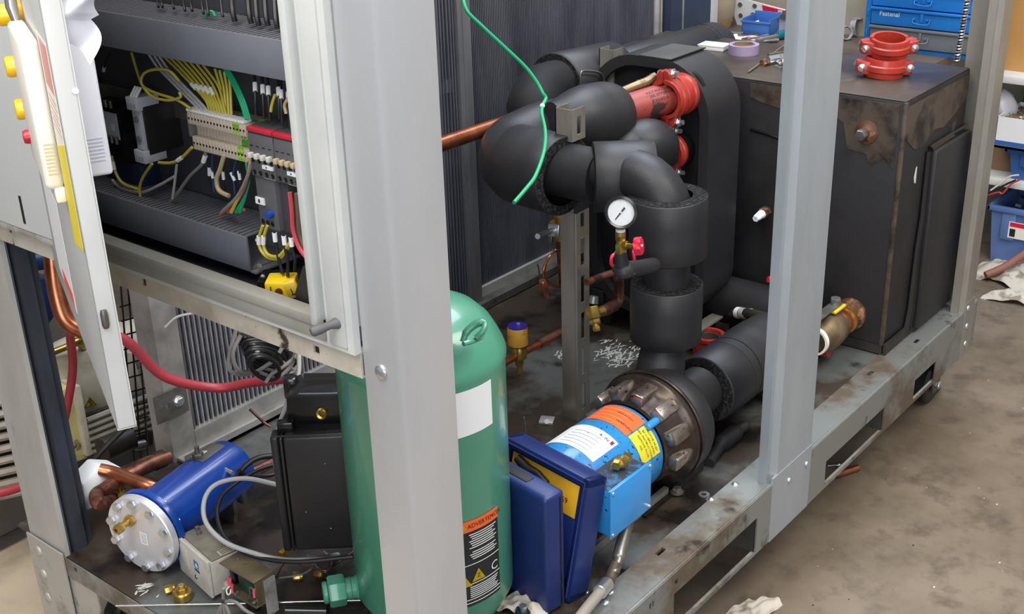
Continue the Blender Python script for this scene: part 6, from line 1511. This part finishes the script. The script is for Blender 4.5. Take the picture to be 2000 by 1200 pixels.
# metal scoop
sc_ = thing('metal_scoop', bp_(1530, 70), 'crumpled bright sheet metal scoop standing on the bench by the post', 'scoop')
pts_ = [(1500, 66), (1518, 38), (1545, 12), (1556, 20), (1558, 60), (1535, 72)]
xx = WBX-.14; ob('sheet', MB().prism([(P(a, b, x=xx).y, P(a, b, x=xx).z) for a, b in pts_], 0, .03, Matrix(((0, 0, 1, xx), (1, 0, 0, 0), (0, 1, 0, 0), (0, 0, 0, 1))), bev=.004), alum, sc_)
ob('fold', MB().prism([(P(a, b, x=xx-.01).y, P(a, b, x=xx-.01).z) for a, b in ((1520, 36), (1545, 10), (1556, 20), (1540, 40))], 0, .008, Matrix(((0, 0, 1, xx-.02), (1, 0, 0, 0), (0, 1, 0, 0), (0, 0, 0, 1)))), steel_d, sc_)
rt('grey_hose', [P(1556, -10, x=4.78), P(1550, 20, x=4.77), P(1542, 45, x=4.76), P(1538, 62, x=4.75)], .012, mat('sage_hose', '#8f9a92', .5), 'sage grey hose hanging down beside the metal scoop', 'hose', n=12)
# screwdriver and tools
def tool(name, label, cat, pa, pb, r, m, head=None):
    a, b = bp_(*pa, z=BZ+r), bp_(*pb, z=BZ+r); t = thing(name, a, label, cat); d = (b-a).normalized()
    ob('shaft', MB().cyl(a, b, r*.45, n=8), steel, t)
    ob('handle', MB().lathe([(0, 0), (r*.8, 0), (r, r*.5), (r, r*3.2), (r*.7, r*4), (0, r*4)], b, d, 16), m, t); return t
tool('screwdriver', 'screwdriver with a dark teal handle on the bench', 'screwdriver', (1478, 80), (1518, 70), .019, teal_m)
for i, (pa, pb, lb_) in enumerate((((1420, 64), (1452, 66), 'ratchet wrench with a round head at the left end of the bench'), ((1458, 78), (1500, 70), 'silver spanner lying below the teal screwdriver'), ((1440, 84), (1520, 78), 'long dull spanner lying nearest the bench edge'),
       ((1448, 70), (1480, 68), 'dark handled pliers in front of the blue bin'))):
    a, b = bp_(*pa, z=BZ+.012), bp_(*pb, z=BZ+.012); t = thing('hand_tool', a, lb_, 'tool')
    ob('shank', MB().tube([a, a.lerp(b, .5), b], [.010, .007, .009], n=8), [steel_d, steel, steel_d, mach_k][i], t)
    ob('jaw', MB().lathe([(.008, -.006), (.022, -.006), (.022, .006), (.008, .006)] if i != 3 else [(0, -.008), (.016, -.006), (.016, .006), (0, .008)], a, (0, 0, 1), 16), steel_d, t)
mgz = thing('booklet', bp_(1430, 75), 'white booklet with a red print under the tools', 'booklet')
MM = frame(bp_(1412, 82), (.1, -1, 0), zz)
ob('pages', MB().box((0, 0, 0), (.16, .12, .012), MM), white_p, mgz); ob('red_print', MB().box((.07, .05, .012), (.13, .09, .0128), MM), red_kn, mgz)
# hose clamps heap
hc = thing('hose_clamp', bp_(1660, 75), 'largest shiny ring of the clamp heap right of the middle post', 'clamp', 'ring clamps on the bench')
qh = bp_(1672, 70)
ob('band', MB().pipe(qh+zz*.03+Vector((0, .012, 0)), qh+zz*.03+Vector((0, -.012, .004)), .042, .038, 28), steel, hc); ob('band_screw', MB().cyl(qh+Vector((.0, -.02, .07)), qh+Vector((0, .02, .07)), .006), steel_d, hc)
for i, (px, py, r) in enumerate(((1652, 62, .034), (1648, 78, .028), (1664, 52, .038))):
    qh = bp_(px, py); t = thing('hose_clamp', qh, ['ring clamp leaning at the post side of the heap', 'smallest ring clamp at the front of the heap', 'dark ring clamp on top of the heap'][i], 'clamp', 'ring clamps on the bench')
    ob('band', MB().pipe(qh+zz*r, qh+zz*r+Vector((-.012, -.016, .006)), r, r*.9, 24), [steel, alum, mach_k][i], t); ob('band_screw', MB().cyl(qh+zz*r*2+Vector((0, -.01, 0)), qh+zz*r*2+Vector((0, .014, 0)), .005), steel_d, t)
# jug and bottle at the left end
jg = thing('plastic_jug', P(1410, 40, x=5.2), 'beige translucent jug at the left end of the bench', 'jug')
ob('jug_body', MB().lathe([(0, 0), (.065, 0), (.075, .02), (.080, .08), (.085, .30), (0, .30)], (WBX-.13, P(1400, 40, x=WBX-.13).y, BZ+.03), zz, 24), pot_m, jg)
ob('jug_foot', MB().lathe([(0, 0), (.062, 0), (.070, .03), (0, .03)], (WBX-.13, P(1400, 40, x=WBX-.13).y, BZ), zz, 24), mat('jug_foot', '#9a7d58', .6), jg)
bt = thing('white_carton', P(1360, 40, x=4.6), 'tall white carton with a grey triangle emblem behind the far pipe', 'carton')
ya_, yb3 = P(1344, 30, x=4.6).y, P(1374, 30, x=4.6).y
ob('carton', MB().box((4.6, yb3, BZ), (4.72, ya_, 1.3), bev=.003), white_p, bt)
yc = P(1358, 30, x=4.598).y; zc_ = P(1358, 34, x=4.598).z
for pl_ in ([(-.012, -.0), (-.026, -.0), (-.006, .030), (-.002, .022)], [(-.006, .012), (0, .022), (.007, .012), (0, .002)], [(.008, .010), (.016, -.002), (.002, -.002)], [(-.006, .006), (-.002, 0), (-.011, 0)]):
    ob('emblem', MB().prism([(yc-a*1.3, zc_+b*1.3) for a, b in pl_], 0, .001, Matrix(((0, 0, 1, 4.5985), (1, 0, 0, 0), (0, 1, 0, 0), (0, 0, 0, 1)))), steel_d, bt)
# blue drawer cabinet
CXF = 4.75
dc = thing('drawer_cabinet', (CXF, 1.9, BZ), 'bright blue steel case rack with blue and grey latched drawers on the bench', 'cabinet')
yl_, yr_ = P(1688, 60, x=CXF).y, P(1905, 60, x=CXF).y
def cz(px, py): return P(px, py, x=CXF).z
zb_ = cz(1700, 92)
ob('housing', MB().box((CXF+.02, yr_, zb_), (CXF+.19, yl_, zb_+.9), bev=.003), drawer_b, dc)
ob('side_frame', MB().box((CXF-.0, yl_-.022, zb_), (CXF+.02, yl_, zb_+.9), bev=.002), drawer_b, dc)
ob('bottom_rail', MB().box((CXF, yr_, zb_-.006), (CXF+.03, yl_, zb_+.012), bev=.002), drawer_b, dc)
ob('bottom_rail', MB().box((CXF-.003, yr_, zb_+.016), (CXF+.03, yl_, zb_+.026), bev=.002), drawer_b, dc)
Lc = 1697
zA, zB_, zC, zD = cz(Lc, 44)-.0, cz(Lc, 8), cz(Lc, 84), cz(Lc, -60)
def drawer(z0, z1, m, lip):
    d_ = ob('drawer', MB().box((CXF-.012, yr_, z0), (CXF+.02, yl_-.028, z1-.006), bev=.003), m, dc)
    ob('lid_edge', MB().box((CXF-.022, yr_, z1-.014), (CXF+.0, yl_-.026, z1-.004), bev=.002), m, d_)
    yh = P(1800, 60, x=CXF).y; hz = z1-.020
    for dy in (-.030, .022): ob('hinge_clip', MB().box((CXF-.020, yh+dy, hz-.022), (CXF-.012, yh+dy+.012, hz-.014), bev=.001), m, d_)
    ob('latch', MB().box((CXF-.020, yh-.008, hz-.030), (CXF-.012, yh+.004, hz+.006), bev=.001), m, d_)
    ob('wire_handle', MB().tube(sm([(CXF-.016, yh+.030, hz-.012), (CXF-.030, yh+.026, hz-.030), (CXF-.030, yh-.030, hz-.032), (CXF-.016, yh-.036, hz-.014)]), .0018, n=6), m, d_)
    return d_
drawer(zC, zA, drawer_g, 0); d1 = drawer(zA, zB_, drawer_b, 0); drawer(zB_, zB_+(zB_-zA), drawer_b, 0)
q = P(1720, 28, x=CXF-.014)
lettering('lettering', 'Fastenal', .026, Matrix(((0, 0, -1, CXF-.0125), (-1, 0, 0, q.y+.006), (0, 1, 0, q.z+.004), (0, 0, 0, 1))), ink_w, d1)
for z_ in (zC, zA): ob('corner_clip', MB().box((CXF-.006, yl_-.016, z_+.03), (CXF-.001, yl_-.008, z_+.055), bev=.001), drawer_b, dc)
# spiral cable in front
sp_ = thing('spiral_conduit', P(1880, 60, x=4.4), 'black and silver spiral conduit hanging in front of the blue drawers', 'conduit')
a_, b_ = P(1893, -20, x=4.4), P(1868, 121, x=4.4)
ob('core', MB().cyl(a_, b_, .008, n=12), ink, sp_)
hp = []; d = (b_-a_); L = d.length; d.normalize(); e = d.cross(Vector((0, 1, 0))).normalized(); g = d.cross(e); T_ = 24
for i in range(T_*10+1):
    t = i/(T_*10); a = 2*math.pi*T_*t; hp.append(a_+d*L*t+(e*math.cos(a)+g*math.sin(a))*.0088)
ob('spiral_wrap', MB().tube(hp, .0028, n=5), steel, sp_)

# right hand shelves
SXF = 5.15
shf = thing('shelf_rack', (SXF, 1.2, FZ), 'white board shelf rack at the right wall', 'shelf')
def sz_(px, py, x=SXF): return P(px, py, x=x).z
zs1, zs2 = sz_(1960, 148), sz_(1960, 352)
for z_ in (zs1, zs2): ob('board', MB().box((SXF, .3, z_-.03), (5.9, 1.72, z_), bev=.002), shelf_m, shf)
ob('rear_panel', MB().box((5.88, .3, FZ), (5.90, 1.75, 1.6)), mat('dark_back', '#3a3531', .8), shf)
ob('upright', MB().box((SXF+.02, 1.70, FZ), (SXF+.06, 1.74, zs1)), mach_k, shf)
wp = thing('plywood_sheet', (SXF+.1, 1.2, zs1), 'orange brown plywood sheet standing on the upper shelf', 'board')
ob('sheet', MB().box((SXF+.10, .35, zs1), (SXF+.118, 1.68, zs1+.7)), strap_m, wp)
def tote(px0, px1, pyt, pyb, x, label, m, z0, dep=.35, lbl=False):
    yl2, yr2 = P(px0, (pyt+pyb)/2, x=x).y, P(px1, (pyt+pyb)/2, x=x).y; z1 = P(px0, pyt, x=x).z
    t = thing('storage_tote', (x, (yl2+yr2)/2, z0), label, 'tote', 'blue plastic totes')
    prof_ = []
    mb = MB(); yr2 = yl2-.50
    H = z1-z0; s = .02
    v = [(x+s, yl2-s, z0), (x+s, yr2+s, z0), (x+dep-s, yr2+s, z0), (x+dep-s, yl2-s, z0), (x, yl2, z1), (x, yr2, z1), (x+dep, yr2, z1), (x+dep, yl2, z1)]
    w = .006; v += [(x+w, yl2-w, z1), (x+w, yr2+w, z1), (x+dep-w, yr2+w, z1), (x+dep-w, yl2-w, z1), (x+s+w, yl2-s-w, z0+w), (x+s+w, yr2+s+w, z0+w), (x+dep-s-w, yr2+s+w, z0+w), (x+dep-s-w, yl2-s-w, z0+w)]
    f = [(0, 1, 2, 3), (0, 4, 5, 1), (1, 5, 6, 2), (2, 6, 7, 3), (3, 7, 4, 0), (4, 8, 9, 5), (5, 9, 10, 6), (6, 10, 11, 7), (7, 11, 8, 4), (8, 12, 13, 9), (9, 13, 14, 10), (10, 14, 15, 11), (11, 15, 12, 8), (12, 15, 14, 13)]
    mb._add(v, f); ob('tub', mb, m, t)
    ob('rim', MB().box((x-.014, yr2-.014, z1-.022), (x, yl2+.014, z1), bev=.003), m, t); ob('rim', MB().box((x-.014, yl2, z1-.022), (x+dep, yl2+.014, z1), bev=.003), m, t)
    for yy_ in (yl2-.08, yl2-.24): ob('moulded_rib', MB().box((x-.006, yy_-.03, z0+H*.45), (x+.02, yy_+.03, z1-.02), bev=.004), m, t)
    if lbl:
        lb2 = ob('paper_label', MB().box((x-.0075, yl2-.24, z0+H*.50), (x-.006, yl2-.085, z0+H*.78)), cream_pl, t)
        ob('label_red', MB().box((x-.009, yl2-.24, z0+H*.70), (x-.0074, yl2-.09, z0+H*.77)), red_kn, lb2); ob('barcode', MB().box((x-.009, yl2-.115, z0+H*.53), (x-.0074, yl2-.092, z0+H*.66)), ink, lb2)
    return t, yl2, yr2, z1
t1 = tote(1930, 2020, 398, 505, SXF, 'light blue tote on the floor with a paper label', tote_m, FZ, lbl=True)
xq = SXF+.03
random.seed(2)
mbf = MB()
for i in range(40):
    a = Vector((xq+random.uniform(.04, .28), t1[1]-random.uniform(.05, .45), t1[3]-.03+random.uniform(-.01, .02))); mbf.box((-.03, -.012, -.006), (.03, .012, .006), frame(a, (random.uniform(-1, 1), random.uniform(-1, 1), random.uniform(-.4, .4)), (random.uniform(-.5, .5), random.uniform(-.5, .5), 1)))
tags(ob('scrap_parts', mbf, mach_k), 'dark scrap parts filling the tote on the floor', 'scrap', kind='stuff')
t2 = tote(1966, 2030, 285, 370, SXF+.02, 'bright blue tote on the middle shelf under the screw box', tote_s, zs2)
# white screw box on the tote
ybx = P(1948, 260, x=SXF).y
sbx = thing('screw_box', (SXF+.05, ybx-.1, t2[3]), 'white and blue open carton of loose screws on the upper tote', 'carton')
z0_ = t2[3]+.002; zt3 = P(1960, 225, x=SXF).z
ob('carton_floor', MB().box((SXF-.03, ybx-.30, z0_), (SXF+.25, ybx, z0_+.01)), white_p, sbx)
for lo, hi in (((SXF-.03, ybx-.30, z0_), (SXF-.025, ybx, zt3)), ((SXF-.03, ybx-.005, z0_), (SXF+.25, ybx, zt3)), ((SXF+.245, ybx-.30, z0_), (SXF+.25, ybx, zt3)), ((SXF-.03, ybx-.30, z0_), (SXF+.25, ybx-.295, zt3))): ob('carton_wall', MB().box(lo, hi), white_p, sbx)
ob('blue_stripe', MB().box((SXF-.032, ybx-.30, z0_+.012), (SXF-.0295, ybx, z0_+.032)), tote_s, sbx)
ob('fill', MB().box((SXF-.02, ybx-.29, z0_+.01), (SXF+.24, ybx-.01, zt3-.016)), card_m, sbx)
mbf = MB()
for i in range(140):
    a = Vector((SXF+random.uniform(-.01, .22), ybx-random.uniform(.02, .28), zt3-.012+random.uniform(-.002, .006))); th = random.uniform(0, 6.28); mbf.tube([a, a+Vector((.014*math.cos(th), .014*math.sin(th), random.uniform(0, .008)))], .0022, n=4)
tags(ob('loose_screws', mbf, steel), 'heap of small silver screws in the white carton', 'screws', kind='stuff')
# plastic bag behind
def bagpt(u, v):
    a = 2*math.pi*u; h = v; r = .055*(math.sin(math.pi*min(1, h*1.02))**.5)*(1+.12*math.sin(5*a+6*h)); c = P(1957, 210, x=SXF+.10)
    return Vector((c.x+r*math.cos(a), c.y+r*1.1*math.sin(a), c.z-.075+.155*h))
tags(ob('plastic_bag', MB().sheet(bagpt, 20, 12, 0), film_m, ang=80), 'clear crumpled plastic bag standing by the far post over the screw carton', 'bag')
cbx = thing('cardboard_box', (SXF+.2, 1.66, zs2), 'brown cardboard box half hidden behind the far post on the middle shelf', 'box')
ob('box', MB().box((SXF+.12, 1.50, zs2), (SXF+.5, 1.70, zs2+.17), bev=.003), card_m, cbx); ob('box_flap', MB().box((SXF+.118, 1.50, zs2+.12), (SXF+.12, 1.70, zs2+.123)), mach_k, cbx)
for i, (m_, pts, lb_) in enumerate(((wire_w, ((1935, 372), (1955, 358), (1972, 345), (1990, 342)), 'white bare ended wire sticking out over the middle shelf'), (wire_k, ((1928, 380), (1950, 368), (1970, 358), (1984, 352)), 'black wire between the white and red ones on the shelf'),
       (wire_r, ((1925, 382), (1950, 376), (1958, 378), (1975, 360), (1992, 351)), 'red wire sticking out over the middle shelf'))):
    rt('wire_end', [P(a, b, x=SXF-.03) for a, b in pts], .004, m_, lb_, 'wire', n=7)
# floor things at the right
rag('rag', 1978, 536, .16, .12, .05, 12, 'dirty white rag heap on the floor before the blue tote', z=FZ)
rag('oily_rag', 1992, 590, .05, .12, .05, 14, 'brown stained rag strip hanging over the floor below the tote', z=FZ)
rt('floor_hose', [P(1925, 538, z=FZ+.03), P(1965, 520, z=FZ+.06), P(2010, 490, z=FZ+.10)], .016, mat('dusty_red', '#8a5a4e', .6), 'dusty reddish pipe lying over the rag on the floor', 'pipe', n=12)
cpf = rt('copper_offcut', [P(1632, 928, z=FZ+.012), P(1676, 914, z=FZ+.012)], .011, copper, 'copper pipe offcut on the floor under the fork opening', 'pipe', smooth=False, n=14)
fs = thing('floor_screw', P(1630, 910, z=FZ), 'self drilling screw on the floor under the skid', 'screw')
a_, b_ = P(1616, 910, z=FZ+.008), P(1636, 909, z=FZ+.008); ob('shank', MB().cyl(a_, b_, .0035, n=8), steel, fs); ob('head', MB().cyl(b_, b_.lerp(a_, -.18), .010, n=12), steel, fs)
mbd = MB(); rnd = random.Random(4)
for i in range(34):
    q = P(rnd.uniform(1420, 2000), rnd.uniform(700, 1200), z=FZ); s_ = rnd.uniform(.001, .003); mbd.box((q.x-s_, q.y-s_*.7, FZ), (q.x+s_, q.y+s_*.7, FZ+s_*.6))
tags(ob('floor_crumbs', mbd, mat('crumb_mix', '#3b332b', .8, 0, '#c8c4bc', 6, .50, .52)), 'scattered crumbs and chips on the concrete floor', 'debris', kind='stuff')

# ================================================================== machines behind the left end
lm = thing('cream_machine', P(190, 900, z=FZ), 'dirty cream coloured machine with cooling ribs and a lightning warning triangle, behind the left post', 'machine')
YM = 2.95
def ym(px, py, y=YM): return P(px, py, y=y)
def polyY(pts, y, t): return MB().prism([(P(a, b, y=y).x, P(a, b, y=y).z) for a, b in pts], -t, 0, Matrix(((1, 0, 0, 0), (0, 0, -1, y), (0, 1, 0, 0), (0, 0, 0, 1))), bev=.004)
ob('yellow_panel', polyY([(96, 770), (145, 755), (172, 895), (120, 915)], YM, .06), mach_y, lm)
ob('pale_strip', polyY([(146, 756), (158, 753), (182, 888), (170, 893)], YM-.02, .08), mach_m, lm)
ob('motor_cover', polyY([(100, 700), (200, 680), (260, 690), (280, 760), (166, 815), (150, 760), (110, 770)], YM+.06, .06), mach_m, lm)
ob('motor_hood', MB().tube(sm([ym(110, 730, YM+.16), ym(170, 700, YM+.16), ym(260, 668, YM+.16)]), .085, n=20), mach_m, lm)
for i in range(6):
    a, b = ym(170, 822+13*i, YM+.02), ym(300, 770+13*i, YM+.02); ob('cooling_rib', MB().tube([a, b], .0085, n=6), fins_m, lm)
ob('rib_core', polyY([(166, 812), (300, 765), (300, 870), (185, 895)], YM+.05, .02), mach_k, lm)
q = ym(177, 787, YM-.003)
wt_ = ob('warning_triangle', polyY([(166, 797), (188, 791), (175, 777)], YM+.055, .002), yellow_pl, lm)
ob('triangle_border', MB().tube([P(*p, y=YM+.052) for p in ((166, 797), (188, 791), (175, 777), (166, 797))], .0018, n=5), ink, wt_)
ob('lightning_mark', MB().tube([P(*p, y=YM+.052) for p in ((177, 781), (174, 787), (179, 787), (176, 794))], .0014, n=5), ink, wt_)
qq = P(124, 786, y=YM-.062)
lettering('lettering', 'AR', .030, Matrix(((1, 0, 0, P(117, 788, y=YM-.002).x), (0, 0, -1, YM-.002), (0, 1, 0, P(117, 788, y=YM-.002).z), (0, 0, 0, 1))), mat('faded_red_ink', '#a05038', .6), lm)
ob('base_plate', MB().box((1.55, 2.80, FZ), (2.6, 3.3, FZ+.05)), mach_m, lm)
ob('support', MB().box((1.6, 2.95, FZ+.05), (2.5, 3.2, FZ+.16)), mach_k, lm)
bp2 = thing('black_pump_block', P(240, 880, y=2.75), 'greasy black casting with bolts behind the white wrap, under the door corner', 'casting')
ob('barrel', MB().cyl(P(200, 880, y=2.80), P(255, 855, y=2.80), .035, n=20), mach_k, bp2)
ob('block', MB().box((2.0, 2.72, .02), (2.12, 2.80, .07), bev=.006), mach_k, bp2); ob('valve_head', MB().cyl(P(265, 872, y=2.78), P(282, 868, y=2.78), .014, n=14), steel_d, bp2)
gm = thing('ribbed_motor', P(0, 900, y=3.0), 'grey motor with horizontal cooling ribs at the left picture edge', 'motor')
for i in range(9):
    a, b = P(-60, 800+23*i, y=3.05), P(60, 772+23*i, y=3.05); ob('cooling_rib', MB().tube([a, b], [.012, .012], n=6), fins_m, gm)
ob('motor_core', MB().prism([(P(a, b, y=3.10).x, P(a, b, y=3.10).z) for a, b in ((-60, 780), (70, 750), (80, 935), (-60, 990))], -.04, 0, Matrix(((1, 0, 0, 0), (0, 0, -1, 3.10), (0, 1, 0, 0), (0, 0, 0, 1)))), mach_k, gm)
ob('top_cover', MB().cyl(P(-60, 740, y=3.12), P(90, 700, y=3.12), .07, n=20), mach_m, gm)
bb = thing('grey_battery', P(20, 1020, y=2.9), 'dark grey plastic box on the floor behind the left post', 'box')
ob('box', MB().box((1.22, 3.15, FZ+.004), (1.60, 3.40, FZ+.19), bev=.012), mat('dark_grey_plastic', '#5a534c', .55), bb); ob('lid_edge', MB().box((1.215, 3.145, FZ+.17), (1.605, 3.405, FZ+.185), bev=.004), mat('dark_grey_plastic2', '#4b453f', .55), bb)
mm2 = P(0, 1090, z=FZ)
tags(ob('floor_mat', MB().box((.6, 3.10, FZ), (3.2, 4.6, FZ+.004)), mat_m), 'dark stained mat on the floor under the machines at the left', 'mat')
tags(ob('light_floor_patch', MB().box((.2, 1.6, FZ), (1.45, 3.09, FZ+.0015)), mat('worn_floor_coat', '#b9a890', .45, 0, '#8f8070', 4, .4, .65)), 'worn pale coat patch on the floor at the left corner', 'floor patch')
vt = thing('wire_rack', P(285, 800, y=2.8), 'black wire grid hanging behind the left coil column', 'grid')
for i in range(3): ob('upright_wire', MB().tube([P(236+14*i, 560, y=2.8), P(262+14*i, 900, y=2.8)], .0028, n=6), black_gl, vt)
for i in range(11): ob('cross_wire', MB().tube([P(234+2.2*i, 600+28*i, y=2.8), P(272+2.2*i, 590+28*i, y=2.8)], .0024, n=6), black_gl, vt)
bk = thing('blue_tub', P(85, 560, y=3.4), 'blue tub on the ground far behind the left corner post', 'tub')
ob('tub', MB().prism([(P(a, b, y=3.4).x, P(a, b, y=3.4).z) for a, b in ((66, 548), (100, 540), (108, 620), (92, 640), (66, 640))], 0, .2, Matrix(((1, 0, 0, 0), (0, 0, 1, 3.4), (0, 1, 0, 0), (0, 0, 0, 1))), bev=.01), mat('deep_blue', '#16305f', .45), bk)
ob('tub_rim', MB().cyl(P(62, 512, y=3.4), P(86, 508, y=3.4), .03, n=20), mat('deep_blue', '#16305f'), bk)
bdg = thing('stained_board', P(255, 600, y=3.1), 'stained brown board standing behind the left coil column', 'board')
ob('board', MB().box((1.75, 3.10, .12), (2.30, 3.12, .80)), mat('stained_board', '#8d8072', .7, 0, '#6f6257', 7, .42, .62), bdg)
rt('brass_rod', [P(100, 690, y=3.0), P(130, 678, y=3.0), P(155, 668, y=3.0), P(165, 690, y=3.05)], [.010]*7+[.013]*12, brass, 'short brass tipped tube above the cream machine', 'tube', n=10)
